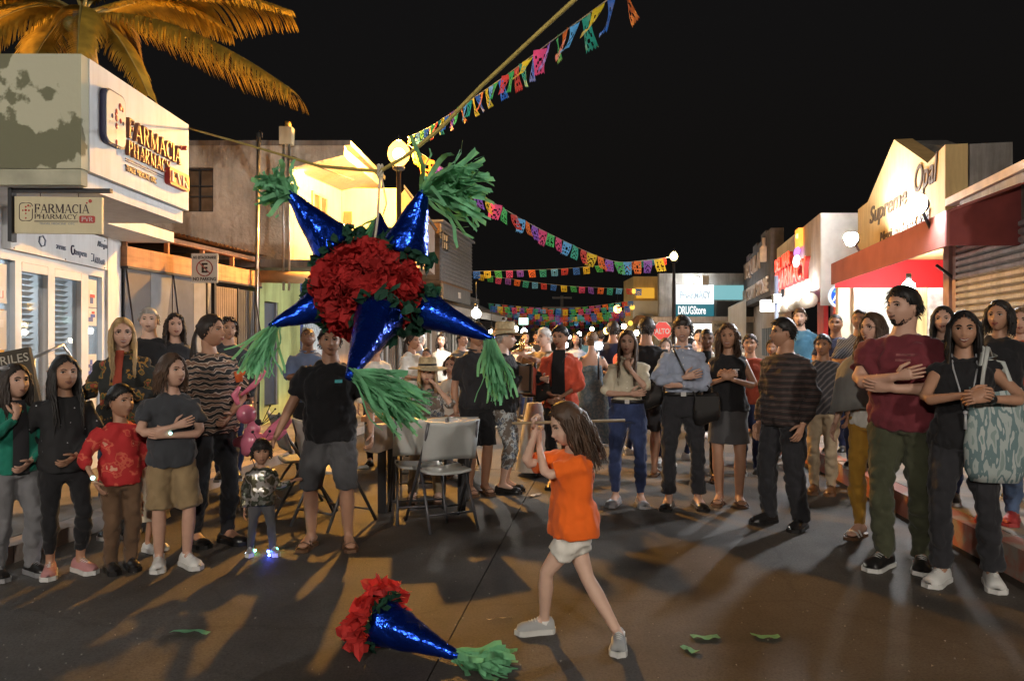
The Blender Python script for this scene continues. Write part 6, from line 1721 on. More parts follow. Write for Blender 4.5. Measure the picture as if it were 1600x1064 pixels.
mx = person('man in plain black tee, grey shorts and flip flops standing behind the pinata', px=516, Y=5.38, H=1.60, face=6, sex='m', look=10, skin='tan', hair=('short', 'black'), fat=1.10,
            arms=dict(R=dict(wrist=(-.40, -.06, .76), pole=(-.4, 1, 0), palm=(1, 0, 0)), L=dict(wrist=(.30, -.08, .84), pole=(.6, 1, 0), palm=(-1, 0, 0), curl=.7)), top=dict(m=C_BLACK, sleeve=.40, hem=.53, grow=.024, sgrow=.025), bottom=dict(kind='shorts', m=C_DGREY, len=.52, lgrow=.032), shoes=SAND, group=G_L, feet=dict(R=(-.14, .03, -18), L=(.13, -.01, 14)))

# --- round the table and the band
person('man in blue grey shirt looking down at his hands by the lime wall', px=481, Y=8.2, H=1.63, face=20, sex='m', skin='dark', tilt=28, hair=('buzz', 'black'), arms=dict(R='phone', L='phone'), top=dict(m=C_BLUEGR, sleeve=.6, collar=1), bottom=dict(m=C_BLACK), shoes=LOAF, group=G_M, lod=2, fat=1.12)
person('smiling woman in white jacket just visible below the pinata', px=588, Y=9.0, H=1.50, face=8, skin='light', hair=('short', 'dark'), fopt=dict(smile=1), arms=dict(L='clasp'), top=dict(m=C_WHITE), bottom=dict(m=C_BLACK), shoes=LOAF, group=G_M, lod=2, fat=1.15)
person('mother in white top with dark ponytail carrying a baby', px=644, Y=9.2, H=1.60, face=55, skin='tan', hair=('pony', 'dark'), hopt=dict(hlen=.2), arms=dict(L='hold', R='hold'), top=dict(m=C_WHITE, sleeve=.6), bottom=dict(m=C_BLACK), shoes=SNK_W, group=G_M, lod=2)
bY = 9.15
person('baby in grey top held up at the mother in white', px=667, Y=bY, H=.70, hh=.165, z0=1.5 - (532 - 532) / F * bY - .70, face=-5, look=-8, skin='tan', hair=('buzz', 'dark'), arms=dict(R='lowclasp', L='slack'), sit=.22, feet=dict(R=(-.07, -.12, 0, .02), L=(.07, -.12, 0, .02)), top=dict(m=C_GREYS), bottom=dict(m=C_GREYS), shoes=dict(m=L_WHITE, sole=L_SOLE), group=G_M, lod=2)
person('white haired man facing away behind the mother in white', px=655, Y=11, H=1.62, face=150, sex='m', skin='fair', hair=('shortback', 'white'), top=dict(m=C_SKY), bottom=dict(m=C_BEIGE), shoes=SNK_W, group=G_M, lod=3)
hatw = person('blonde woman in banded sun hat seated behind the white table', px=668, Y=7.3, H=1.64, sit=.50, face=4, skin='fair', hair=('long', 'blonde'), hopt=dict(hlen=.25, front=.6), arms=dict(R='lowclasp', L='ear'), top=dict(m=C_CAPRI, sleeve=.6), bottom=dict(m=C_BEIGE), shoes=SAND, group=G_M, feet=dict(R=(-.12, -.38, 0), L=(.12, -.40, 0)), lod=1)
STRAW = mat('straw', (.50, .40, .24), rough=.85, vary=.25, vscale=40, bump=.5, bscale=120)
def hat(info, m, band, rim=.17, crown=.11, wave=.012, rx=.088, tip=0):
    k = info['k']; HM = info['HM']; b = MB(); n = 28; vs = []; fs = []
    pr = [(rx * .9, crown), (rx * .98, crown * .75), (rx, .03), (rx + .012, .005), (rim * .8, -.004), (rim, -.014)]
    for i, (r, z) in enumerate(pr):
        for j in range(n):
            a = 2 * PI * j / n; w_ = wave * math.sin(2 * a + .6) * (1 if i > 3 else 0)
            if i == 0: r_ = r
            vs.append(tuple(HM @ (Vector((r * math.cos(a), r * 1.15 * math.sin(a), z + .055 + w_ + tip * math.sin(a) * 0)) * k)))
    for i in range(len(pr) - 1):
        for j in range(n): fs.append((i * n + j, i * n + (j + 1) % n, (i + 1) * n + (j + 1) % n, (i + 1) * n + j))
    fs.append(tuple(range(n))); b.add(vs, fs, 0, True)
    h_ = info['child_mesh'](b, 'hat', m)
    md = h_.modifiers.new('t', 'SOLIDIFY'); md.thickness = .004
    b = MB(); b.loft([tuple(HM @ (Vector(((rx + .004) * math.cos(a), (rx + .004) * 1.15 * math.sin(a), .085)) * k)) for a in np.linspace(0, 2 * PI, 29)], [(.014 * k, .003)] * 29, 6, side=tuple(HM.to_3x3() @ Vector((0, 0, 1))))
    o = b.build('hat_band', band); local_part(o, h_)
    return h_
hat(hatw, STRAW, C_BLACK, rim=.20)
person('woman in bright white blouse sitting beside the man in black polo', px=706, Y=8.6, H=1.58, sit=.55, face=-15, skin='light', hair=('bob', 'brown'), hopt=dict(hlen=.14), fopt=dict(smile=.9), arms=dict(R='lowclasp', L='lowclasp'), top=dict(m=C_WHITE, sleeve=.7), bottom=dict(m=cloth('light_denim', (.3, .38, .5))), shoes=SAND, group=G_M, feet=dict(R=(-.12, -.4, 0), L=(.12, -.42, 0)), lod=2, fat=1.1)
person('man in black polo and black shorts behind the folding chair', px=745, Y=7.25, H=1.66, face=25, sex='m', skin='tan', hair=('short', 'dark'), top=dict(m=C_BLACK2, sleeve=.42, collar=1), bottom=dict(kind='shorts', m=C_BLACK, len=.5, lgrow=.02), shoes=SAND, group=G_M, lod=1)
hm = person('straw hatted musician in black jacket and floral capri trousers', px=787, Y=7.35, H=1.63, face=78, look=8, sex='m', skin='fair', hair=('shortback', 'grey'), arms=dict(R='clasp', L=dict(wrist=(.10, -.36, 1.12), pole=(1, 0, -.6))), top=dict(m=C_BLACK, hem=.56, grow=.03, sgrow=.02), bottom=dict(m=C_CAPRI, len=.78, lgrow=.012), shoes=LOAF, group=G_M, fat=1.1)
hat(hm, STRAW, mat('straw_band', (.3, .2, .1)), rim=.145, crown=.12)
tp = person('older white haired man playing a trumpet behind the musician', px=852, Y=8.9, H=1.64, face=-55, sex='m', skin='fair', hair=('short', 'white'), arms=dict(R=dict(wrist=(-.02, -.30, 1.36), pole=(-1, 0, -.5)), L=dict(wrist=(.03, -.36, 1.33), pole=(1, 0, -.5))), top=dict(m=C_BEIGE, sleeve=.45), bottom=dict(m=C_BLACK), shoes=LOAF, group=G_M, lod=2, fat=1.15)
cor = person('short haired woman in coral cardigan over black with a crossbody strap', px=876, Y=7.55, H=1.64, face=-14, look=-14, tilt=-6, skin='tan', hair=('short', 'black'), arms=dict(R='lowclasp', L='lowclasp'), top=dict(m=C_CORAL, name='cardigan', sleeve=.78, hem=.57, grow=.026, sgrow=.016, inner=C_BLACK, iw=.075), bottom=dict(m=C_BLACK), shoes=LOAF, group=G_M)
strap_over(cor, L_BLACK, side=1, width=.006, off=.036)
drs = person('woman turned away in a tiered blue grey strappy dress', px=925, Y=9.4, H=1.60, face=165, skin='light', hair=('bun', 'light'), arms=dict(R='clasp', L='clasp'), top=dict(m=C_DRESS, name='bodice', sleeve=0, neck=.86, tuck=True), bottom=dict(kind='skirt', name='dress_skirt', m=C_DRESS, len=.16, waist=.80, flare=.16, pleat=.07, np=17), shoes=SAND, group=G_M, lod=2)

# --- centre right
w1 = person('long haired woman in cream blouse and skinny jeans touching her chin', px=981, Y=6.77, H=1.58, face=-12, look=-2, skin='light', hair=('long', 'brown'), hopt=dict(hlen=.42, front=.35), fopt=dict(smile=.6), arms=dict(R='crossB', L='chin'), top=dict(m=C_CREAM, name='blouse', tuck=True, sleeve=.62, collar=1, grow=.012, sgrow=.015), bottom=dict(m=C_DENIM, len=.94, lgrow=.003, belt=L_BLACK), shoes=dict(m=L_SILVER, sole=L_SILVER, kind='loafer'), group=G_R, feet=dict(R=(-.11, 0, -14), L=(.115, .01, 14)))
w2 = person('woman with dark fringe in pale blue shirt and black trousers with arms folded', px=1066, Y=6.65, H=1.71, face=-8, look=-6, skin='light', hair=('bangs', 'dark'), hopt=dict(vol=1.15), fopt=dict(smile=.8), arms=dict(R='crossA', L='crossB'), top=dict(m=C_SKY, tuck=True, collar=1, grow=.014, sgrow=.015), bottom=dict(m=C_BLACK2, len=.93, flare=.018, belt=L_BLACK), shoes=LOAF, group=G_R, feet=dict(R=(-.12, -.02, -14), L=(.14, .03, 12)))
hp_, _ = strap_over(w2, L_BLACK, side=-1, width=.009, off=.024)
w3 = person('laughing woman with wavy brown hair in sleeveless black top and grey skirt', px=1138, Y=6.78, H=1.64, face=-18, look=-4, skin='tan', hair=('half', 'brown'), hopt=dict(hlen=.26, wave=.022, vol=1.4, front=.2), fopt=dict(smile=1), arms=dict(R='clasp', L='clasp'), top=dict(m=C_BLACK, sleeve=0, hem=.60, grow=.030, fold=.02), bottom=dict(kind='skirt', m=C_DGREY, len=.40, flare=.035, pleat=.012), shoes=SAND, group=G_R, feet=dict(R=(-.075, 0, -8), L=(.095, .02, 12)))
person('dark skinned man in open vest standing behind the fringe and wavy hair', px=1104, Y=7.9, H=1.62, face=-10, tilt=-8, sex='m', skin='dark', hair=('buzz', 'black'), arms=dict(R='hold', L='clasp'), top=dict(m=C_CREAM, sleeve=.35, inner=C_BLACK, iw=.05), bottom=dict(m=C_BLACK), shoes=SAND, group=G_R, lod=2)
person('man in striped dark sweater standing in profile with hands down', px=1226, Y=6.0, H=1.67, face=-58, look=-32, sex='m', skin='tan', hair=('short', 'black'), hopt=dict(vol=1.1), arms=dict(R='down', L='slack'), top=dict(m=C_STRIPE, name='sweater', hem=.54, grow=.022, sgrow=.016), bottom=dict(m=C_BLACK2, lgrow=.026), shoes=dict(m=L_BLACK, sole=L_BLACK), group=G_R, fat=1.1, feet=dict(R=(-.13, -.02, -5), L=(.13, .03, 18)))
person('man in rust orange shirt behind the woman with wavy hair', px=1172, Y=8.3, H=1.56, face=-20, sex='m', skin='tan', hair=('short', 'dark'), top=dict(m=C_RUST), bottom=dict(m=C_DENIM), shoes=SNK_B, group=G_R, lod=2)
person('bearded man in teal blue tee lit by the neon pharmacy', px=1250, Y=9.9, H=1.72, z0=.198, face=-25, sex='m', skin='fair', hair=('short', 'brown'), fopt=dict(beard=1), top=dict(m=C_TEAL, sleeve=.45), bottom=dict(m=C_DENIM), shoes=SNK_W, group=G_R, lod=2)
person('man in dark plaid shirt and beige trousers behind the striped sweater', px=1286, Y=7.3, H=1.55, face=-30, sex='m', skin='brown', hair=('short', 'black'), arms=dict(R='slack', L='slack'), top=dict(m=C_PLAID), bottom=dict(m=C_BEIGE), shoes=dict(m=L_BROWN, sole=L_BROWN), group=G_R, lod=1)
person('heavy man in dark cap with folded forearms before the violet window', px=1306, Y=8.6, H=1.60, z0=.198, face=-30, sex='m', skin='brown', hair=('buzz', 'black'), arms=dict(R='crossA', L='crossB'), top=dict(m=C_NAVY, sleeve=.4), bottom=dict(m=C_DENIM), shoes=SNK_B, group=G_R, lod=2, fat=1.2)
person('tall man with cropped hair and checked shirt behind the grey poncho', px=1344, Y=7.6, H=1.62, z0=.198, face=-35, sex='m', skin='brown', hair=('buzz', 'dark'), arms=dict(R='crossA', L='crossB'), top=dict(m=C_CHECK, sleeve=.45), bottom=dict(m=C_DENIM), shoes=SNK_B, group=G_R, lod=2, fat=1.1)
pon = person('woman in glasses, grey poncho and mustard trousers', px=1366, Y=5.62, H=1.70, face=-52, look=-14, skin='light', hair=('long', 'brown'), hopt=dict(hlen=.36, front=.6), fopt=dict(smile=.9), arms=dict(R='slack', L='slack'), top=dict(m=C_WHITE, hem=.56, sleeve=.5, grow=.006), bottom=dict(m=C_MUSTARD, len=.97, lgrow=.008), shoes=dict(m=L_WHITE, sole=L_BROWN, kind='sandal'), group=G_R, feet=dict(R=(-.09, -.03, 0), L=(.08, .05, 8)))
glasses(pon)
def poncho(info):
    h = info['h']; zs = info['zs']; n = 40; vs = []; fs = []
    prof = [(zs['neck'] - .005, .06, .06), (zs['sh'], .15, .085), (zs['sh'] - .06 * h, .23, .13), (zs['chest'], .27, .16), (zs['waist'], .31, .18), (zs['waist'] - .09 * h, .33, .19)]
    for i, (z, rx, ry) in enumerate(prof):
        for j in range(n):
            a = 2 * PI * j / n; e = 1 + .04 * (i / 5) * math.sin(9 * a + 1.3) + .02 * math.sin(5 * a)
            dz = -.07 * h * (i / 5) * max(0, -math.cos(a)) if i > 3 else 0
            vs.append((rx * h * e * math.cos(a), -.005 + ry * h * e * math.sin(a), z + dz))
    for i in range(len(prof) - 1):
        for j in range(n): fs.append((i * n + j, i * n + (j + 1) % n, (i + 1) * n + (j + 1) % n, (i + 1) * n + j))
    b = MB(); b.add(vs, fs, 0, True); o = info['child_mesh'](b, 'poncho', C_PONCHO); md = o.modifiers.new('t', 'SOLIDIFY'); md.thickness = .006
poncho(pon)
tall = person('tall bearded man in maroon tee and olive trousers with arms folded', px=1412, Y=4.92, H=1.84, face=-38, look=-34, sex='m', skin='light', hair=('short', 'black'), hopt=dict(vol=1.3), fopt=dict(beard=1), fat=1.16,
              arms=dict(R='crossA', L='crossB'), top=dict(m=C_MAROON, sleeve=.36, hem=.565, grow=.018, sgrow=.02), bottom=dict(m=C_OLIVE, lgrow=.016), shoes=SNK_B, group=G_R, feet=dict(R=(-.10, -.08, -14), L=(.10, .04, 10)))
person('dark haired woman peeping between the maroon tee and the tote bag', px=1474, Y=6.0, H=1.57, z0=.198, face=-35, skin='light', hair=('long', 'black'), hopt=dict(hlen=.3), top=dict(m=C_BLACK2), bottom=dict(m=C_DENIM), shoes=SNK_B, group=G_R, lod=2)
tote_w = person('smiling woman in black with long pendant necklace carrying a tote bag', px=1506, Y=4.58, H=1.67, face=-28, look=-2, skin='tan', hair=('long', 'black'), hopt=dict(hlen=.30, front=.15), fopt=dict(smile=1), fat=1.08,
                arms=dict(R=dict(wrist=(.00, -.25, 1.18), pole=(-1, .1, -.5), palm=(0, .7, -.4), curl=.8), L=dict(wrist=(.10, -.26, 1.16), pole=(1, .1, -.5), palm=(0, .7, -.3), curl=.9)), top=dict(m=C_BLACK, sleeve=.12, hem=.57), bottom=dict(m=C_BLACK2, len=.97, flare=.014, lgrow=.014), shoes=SNK_W, group=G_R, feet=dict(R=(-.12, -.04, -22), L=(.15, .04, 4)))
nk_ = MB(); zt = tote_w['neck']
nk_.loft([zt + Vector((-.065, -.02, -.01)), zt + Vector((-.06, -.115, -.10)), zt + Vector((-.03, -.155, -.22)), zt + Vector((-.012, -.165, -.34)), zt + Vector((.01, -.165, -.34)), zt + Vector((.045, -.15, -.2)), zt + Vector((.065, -.11, -.09)), zt + Vector((.065, -.02, -.01))], .005, 6)
nk_.ball(zt + Vector((0, -.17, -.36)), .014, 8, 6); nk_.loft([zt + Vector((0, -.17, -.36)), zt + Vector((0, -.168, -.46))], [.006, .01], 6)
tote_w['child_mesh'](nk_, 'necklace', mat('necklace_beads', (.35, .36, .38), rough=.4))
wt = MB(); q = tote_w['ARM']['L']; d = (q[2] - q[1]).normalized(); wt.loft([q[2] - d * .045, q[2] - d * .012], .028, 12); tote_w['child_mesh'](wt, 'watch', L_BLACK)
person('woman in black tee and jeans at the right behind the tote bag', px=1562, Y=5.35, H=1.58, z0=.198, face=-40, look=-12, skin='tan', hair=('bob', 'black'), hopt=dict(hlen=.17, front=0), top=dict(m=C_BLACK, sleeve=.4), bottom=dict(m=C_MIDDENIM), shoes=dict(m=L_RED, sole=L_RED), group=G_R, lod=1, fat=1.1)
person('reddish brown haired onlooker cut by the right edge of the frame', px=1596, Y=6.1, H=1.56, z0=.198, face=-40, skin='light', hair=('bob', 'light'), hopt=dict(hlen=.14), top=dict(m=C_RUST), bottom=dict(m=C_DENIM), shoes=SNK_B, group=G_R, lod=2)
# --- farther down the street
person('bespectacled long haired woman seen over the cream blouse shoulder', px=1040, Y=9.0, H=1.52, face=-10, skin='fair', hair=('long', 'brown'), top=dict(m=C_WHITE), bottom=dict(m=C_DENIM), shoes=SNK_W, group=G_F, lod=3)
person('broad man in black tee with his back turned behind the cream blouse', px=1010, Y=8.2, H=1.74, face=160, sex='m', skin='tan', hair=('short', 'dark'), hopt=dict(vol=1.2), top=dict(m=C_BLACK, sleeve=.4), bottom=dict(kind='shorts', m=C_CHARC, len=.5), shoes=SAND, group=G_F, lod=2, fat=1.2)
person('dark haired woman looking sideways beside the man in open vest', px=1076, Y=9.4, H=1.52, face=60, skin='light', hair=('bob', 'black'), hopt=dict(hlen=.15), top=dict(m=C_WHITE), bottom=dict(m=C_DENIM), shoes=SNK_W, group=G_F, lod=3)
person('pale young man with a dark quiff in the lit shop doorway', px=1093, Y=11.5, H=1.66, face=-20, sex='m', skin='fair', hair=('short', 'dark'), top=dict(m=C_WHITE), bottom=dict(m=C_DENIM), shoes=SNK_W, group=G_F, lod=3)
person('tall dark haired man facing away above the cream blouse woman', px=958, Y=10.5, H=1.76, face=170, sex='m', skin='tan', hair=('short', 'dark'), hopt=dict(vol=1.2), top=dict(m=C_NAVY), bottom=dict(m=C_DENIM), shoes=SNK_W, group=G_F, lod=3)
person('red haired woman walking beside the tall man who faces away', px=976, Y=9.8, H=1.62, face=120, skin='light', hair=('bun', 'light'), top=dict(m=C_CORAL), bottom=dict(m=C_DENIM), shoes=SNK_W, group=G_F, lod=3)
person('stooped person in a hood by the louvered wall', px=1207, Y=9.6, H=1.50, face=-30, skin='brown', hair=('bun', 'dark'), top=dict(m=C_BROWN), bottom=dict(m=C_BLACK), shoes=SNK_B, group=G_F, lod=3)
far = [(820, 14, 1.66, 20, 'm', 'man in white shirt far down the street left of the trumpet', C_WHITE), (900, 13, 1.62, -10, 'f', 'woman in pale top far behind the coral cardigan', C_SKY), (938, 15, 1.7, 170, 'm', 'man in dark coat far behind the tiered dress', C_BLACK),
       (1000, 14, 1.6, 30, 'f', 'woman in cream far off between blouse and blue shirt', C_CREAM), (1125, 13, 1.68, -30, 'm', 'man in grey far off before the price board', C_GREYS), (838, 18, 1.7, 0, 'm', 'small far figure in black below the round bulbs', C_BLACK2),
       (915, 20, 1.65, 10, 'f', 'small far figure in teal below the bunting rows', C_TEAL), (1146, 12, 1.62, 160, 'f', 'woman in beige facing away by the white garden wall', C_BEIGE), (776, 13, 1.7, -20, 'm', 'man in navy far behind the straw hat', C_NAVY), (970, 19, 1.6, 0, 'f', 'small far figure in rust near the amber lamps', C_RUST),
       (722, 11, 1.62, 40, 'm', 'man in grey cap area by the lit left shops', C_DGREY), (690, 12.5, 1.6, 0, 'f', 'woman in white by the lit shop window bars', C_WHITE)]
far[10] = (722, 11, 1.62, 40, 'm', 'man in dark grey standing before the lit left shops', C_DGREY)
for (px, Y, H_, fc, sx, lab, c) in far:
    person(lab, px=px, Y=Y, H=H_, face=fc, sex=sx, skin=random.choice(['tan', 'light', 'brown']), hair=('short' if sx == 'm' else 'bob', random.choice(['dark', 'black', 'brown'])), hopt=dict(hlen=.2), top=dict(m=c, sleeve=.5), bottom=dict(m=random.choice([C_DENIM, C_BLACK, C_BEIGE])), shoes=SNK_B, group=G_F, lod=3)

# --- the girl with the stick
GX, GYY, GF = (893 - 800) / F * 3.74, 3.74, -72
f1 = wl(GF, -.135, .06); f2 = wl(GF, .225, -.10)
hnd = wl(GF, -.185, -.03); hnd2 = wl(GF, -.165, .05)
girl = person('girl in bright orange tee and white shorts swinging a stick at the pinata', X=GX, Y=GYY, H=1.23, face=GF, look=-4, tilt=-22, twist=14, skin='fair', hair=('long', 'brown'), hopt=dict(hlen=.30, front=0, vol=1.1, wave=.014), hh=.205,
              lean=(0, -.06), pelvis=(0, .01, -.05), fopt=dict(open=.8),
              arms=dict(R=dict(wrist=(hnd[0], hnd[1], 1.04), pole=(-.3, -.6, -1), palm=(.6, .6, 0), curl=1.15, hdir=(0, -.1, 1)), L=dict(wrist=(hnd2[0], hnd2[1], .97), pole=(.4, -.5, -1), palm=(-.6, .6, 0), curl=1.15, hdir=(0, -.1, 1))),
              feet=dict(L=(f1[0], f1[1], -8), R=(f2[0], f2[1], 62)), top=dict(m=C_ORANGE, sleeve=.40, hem=.50, grow=.024, sgrow=.022, flare=.02, fold=.024), bottom=dict(kind='shorts', m=C_WHITE, len=.30, lgrow=.026), shoes=dict(m=L_GREY, sole=L_SOLE, sock=L_WHITE, sockh=.02), kneepole=dict(R=Vector((-.3, -1, 0))))
# ------------------------------------------------------------------ things
finish_people()
bpy.context.view_layer.update()
random.seed(11)
from mathutils.bvhtree import BVHTree
def decal(info, name, m, x0, x1, z0, z1, nx=6, nz=6, eps=.003, part='top'):
    """thin patch laid on the front of a garment"""
    me = info[part].data
    bv = BVHTree.FromPolygons([v.co for v in me.vertices], [tuple(p.vertices) for p in me.polygons]); vs = []; ok = []
    for k in range(nz + 1):
        for j in range(nx + 1):
            x = x0 + (x1 - x0) * j / nx; z = z0 + (z1 - z0) * k / nz
            hit = bv.ray_cast(Vector((x, -1.0, z)), Vector((0, 1, 0))); ok.append(hit[0] is not None); vs.append((x, (hit[0].y if hit[0] else 0) - eps, z))
    fs = [f for k in range(nz) for j in range(nx) for f in [(k * (nx + 1) + j, k * (nx + 1) + j + 1, (k + 1) * (nx + 1) + j + 1, (k + 1) * (nx + 1) + j)] if all(ok[i] for i in f)]
    b = MB(); b.add(vs, fs, 0, True); o = b.build(name, m); local_part(o, info[part]); return o
PRT = mat('faded_print', (.20, .07, .07), rough=.9, vary=.5, vscale=30); BTN = mat('shirt_button', (.75, .72, .66), rough=.4)
decal(tall, 'chest_print', PRT, -.02, .09, 1.40, 1.415); decal(tall, 'chest_print', PRT, -.02, .07, 1.365, 1.38)
decal(mx, 'chest_logo', mat('cyan_print', (.1, .5, .55), vary=.2, vscale=40), .05, .10, 1.20, 1.222)
for x0, x1, z0, z1 in ((.045, .10, 1.235, 1.243), (.06, .085, 1.205, 1.228)): decal(w3, 'chest_logo', mat('white_print', (.5, .5, .5), vary=.2), x0, x1, z0, z1)
for w_, c_ in ((w1, C_CREAM), (w2, C_SKY)):
    zt_ = w_['zs']['neck'] - .03; zb_ = w_['zs']['waist'] - .03
    decal(w_, 'placket', c_, -.013, .013, zb_, zt_, 2, 14, .005)
    for k in range(6):
        z = zt_ - .02 - k * (zt_ - zb_ - .03) / 5.5; decal(w_, 'button', BTN, -.004, .004, z - .004, z + .004, 1, 1, .008)
LN = mat('seam_shadow_thread', (.09, .06, .03), rough=.9)
# stick of the girl: from her fists back past her head
hR = girl['M'] @ girl['ARM']['R'][2]; hL = girl['M'] @ girl['ARM']['L'][2]
sk_ = MB(); a = hL + Vector((-.05, -.03, .02)); b = at(1050, 3.95, 655)
d = (b - (hR + Vector((-.02, -.02, .05)))).normalized(); st_a = hR + Vector((-.02, -.02, .05)) - d * .10
sk_.loft([st_a, st_a + d * .3, st_a + d * .62], [.007, .008, .0085], 10)
o = sk_.build('stick', mat('pale_stick', (.26, .19, .11), rough=.7, vary=.2)); tag(o, 'pale wooden stick swung over her shoulder by the girl in orange', 'stick')

# ---- pinata
FOIL = mat('blue_foil', (.010, .055, .52), rough=.22, metal=.92, vary=.1, vscale=8, bump=.75, bscale=16, bdist=.02)
FOIL_D = FOIL
TIS_R = mat('red_tissue', (.40, .014, .014), rough=.8, vary=.22, vscale=9)
TIS_G = mat('dark_green_tissue', (.010, .060, .034), rough=.8, vary=.3, vscale=9)
TIS_L = mat('green_crepe', (.17, .46, .24), rough=.75, vary=.25, vscale=10, bump=.4, bscale=60, stretch=(1, 1, 1))
def translucent(m, f=.4):
    N, L, b = nodes_of(m); t = N.new('ShaderNodeBsdfTranslucent'); mx = N.new('ShaderNodeMixShader'); mx.inputs[0].default_value = f
    src = b.inputs['Base Color'].links[0].from_socket if b.inputs['Base Color'].links else None
    if src: L.new(src, t.inputs[0])
    else: t.inputs[0].default_value = b.inputs['Base Color'].default_value
    out = N['Material Output']; L.new(b.outputs[0], mx.inputs[1]); L.new(t.outputs[0], mx.inputs[2]); L.new(mx.outputs[0], out.inputs[0])
for m_ in (TIS_R, TIS_G, TIS_L): translucent(m_, .35)
def rv(s): return Vector((random.gauss(0, s), random.gauss(0, s), random.gauss(0, s)))
def petal(mb, c, nrm, size, up=None):
    """crumpled tissue petal standing off a surface"""
    nrm = nrm.normalized(); s = nrm.cross(rv(1)).normalized(); u = (nrm + rv(.45)).normalized()
    w = size * random.uniform(.7, 1.2)
    rows = []
    for i, t in enumerate((0, .5, 1.0)):
        cc = c + u * (w * t) + nrm.cross(s) * (w * .35 * t * t * random.choice((-1, 1)))
        hw = w * (.22, .5, .42)[i]
        rows.append([cc - s * hw + rv(w * .07), cc + nrm.cross(s) * w * .14 * random.choice((-1, 1)) + rv(w * .07), cc + s * hw + rv(w * .07)])
    vs = [p for r in rows for p in r]
    mb.add(vs, [(0, 1, 4, 3), (1, 2, 5, 4), (3, 4, 7, 6), (4, 5, 8, 7)], 0, False)
def ribbon(mb, p, d, L, w, grav=.5, wave=.02, nseg=7, side=None):
    d = d.normalized(); s = (side or d.cross(rv(1))).normalized(); pts = [p]; ph = random.uniform(0, 6)
    vs = []; cur = p; dd = d
    for i in range(nseg + 1):
        t = i / nseg
        ss = (s + rv(.10)).normalized()
        off = s.cross(dd).normalized() * wave * math.sin(ph + 7 * t) * t
        hw = w * .5 * (1 if t < .9 else .8)
        vs += [cur + off - ss * hw, cur + off + ss * hw]
        dd = (dd + Vector((0, 0, -grav / nseg)) + rv(.06)).normalized()
        cur = cur + dd * (L / nseg)
    mb.add(vs, [(2 * i, 2 * i + 1, 2 * i + 3, 2 * i + 2) for i in range(nseg)], 0, True)
def cone(parent, base, tip, r, tassel_dir, tl=.24, n=46, grav=.5, collar=True, tw=.022, spread=.5, wave=.02):
    b = MB(); ax = (tip - base); L = ax.length; ax.normalize(); k = 14
    pts = [base + ax * L * i / k for i in range(k + 1)]
    b.loft(pts, [r * (1 - .86 * (i / k) ** .95) for i in range(k + 1)], 26)
    for i, p in enumerate(b.v):
        p = Vector(p); c = base + ax * (p - base).dot(ax); e = p - c; e *= 1 + .11 * mnoise.noise(p * 16) + .05 * mnoise.noise(p * 45); b.v[i] = tuple(c + e)
    o = b.build('cone', FOIL, parent)
    if collar:
        q = MB(); s0 = ax.orthogonal().normalized()
        for j in range(60):
            a = random.uniform(0, 2 * PI); e = Matrix.Rotation(a, 3, ax) @ s0; t = random.uniform(-.12, .07)
            petal(q, base + ax * L * t + e * r * (1 - .8 * max(0, t)) * .98, (e + ax * .35 + rv(.25)), .045)
        co = q.build('tissue_collar', TIS_G, o); co['kind'] = 'stuff'
    td = tassel_dir.normalized(); q = MB()
    for j in range(n):
        dj = (td + ax * .35 + rv(spread * .5)).normalized()
        ribbon(q, tip - ax * .03 + rv(.008), dj, tl * random.uniform(.65, 1.15), tw * random.uniform(.6, 1.3), grav, wave)
    q.build('tassel', TIS_L, o)
    return o
PY = 3.6
C0 = at(574, PY, 455)
pin = thing('pinata', 'hanging star pinata with red tissue body, blue foil cones and green tassels', 'pinata', C0)
b = MB(); b.ball(C0, (.222, .205, .205), 24, 16); body_ = b.build('body', mat('tissue_base', (.20, .012, .012), rough=.9), pin)
q = MB()
for j in range(2600):
    z = random.uniform(-1, 1); a = random.uniform(0, 2 * PI); rr_ = math.sqrt(1 - z * z); n_ = Vector((rr_ * math.cos(a), rr_ * math.sin(a), z))
    petal(q, C0 + Vector((n_.x * .222, n_.y * .205, n_.z * .205)), n_, random.uniform(.030, .062))
ru = q.build('tissue_ruffle', TIS_R, pin); ru['kind'] = 'stuff'
def off(px, py, dy): return at(px, PY + dy, py)
cone(pin, off(525, 388, .03), off(450, 300, -.02), .122, Vector((-.55, .1, .25)), tl=.17, n=110, grav=.15, spread=.95, tw=.022, wave=.04)
cone(pin, off(632, 392, .03), off(665, 292, -.02), .122, Vector((.85, -.1, -.05)), tl=.31, n=120, grav=.4, spread=.75, tw=.024, wave=.04)
cone(pin, off(498, 478, -.02), off(420, 510, -.12), .088, Vector((-.25, 0, -.9)), tl=.25, n=95, grav=.4, spread=.46, tw=.012)
cone(pin, off(662, 484, .02), off(772, 530, -.05), .098, Vector((-.08, 0, -1)), tl=.29, n=90, grav=.35, spread=.36, tw=.013)
cone(pin, off(592, 495, -.22), off(545, 590, -.62), .112, Vector((.95, .1, -.18)), tl=.32, n=170, grav=.28, spread=.36, tw=.014, wave=.03)
cone(pin, off(600, 400, .18), off(592, 335, .5), .085, Vector((-.25, .1, -.6)), tl=.26, n=40, grav=.4, spread=.5, tw=.024)
b = MB(); t_ = off(594, 268, .02); b.loft([C0 + Vector((.03, .0, .2)), off(590, 340, .02), t_], .006, 8)
o = b.build('pinata_rope', M_TWINE); tag(o, 'pale twine rope tying the pinata to the yellow rope', 'rope')
b = MB(); 
for j in range(5):
    ph = j * 1.3; b.loft([t_ + Vector((.012 * math.cos(ph + s), .012 * math.sin(ph + s), .02 * s - .03)) for s in np.linspace(0, 3.2, 8)], .0045, 6)
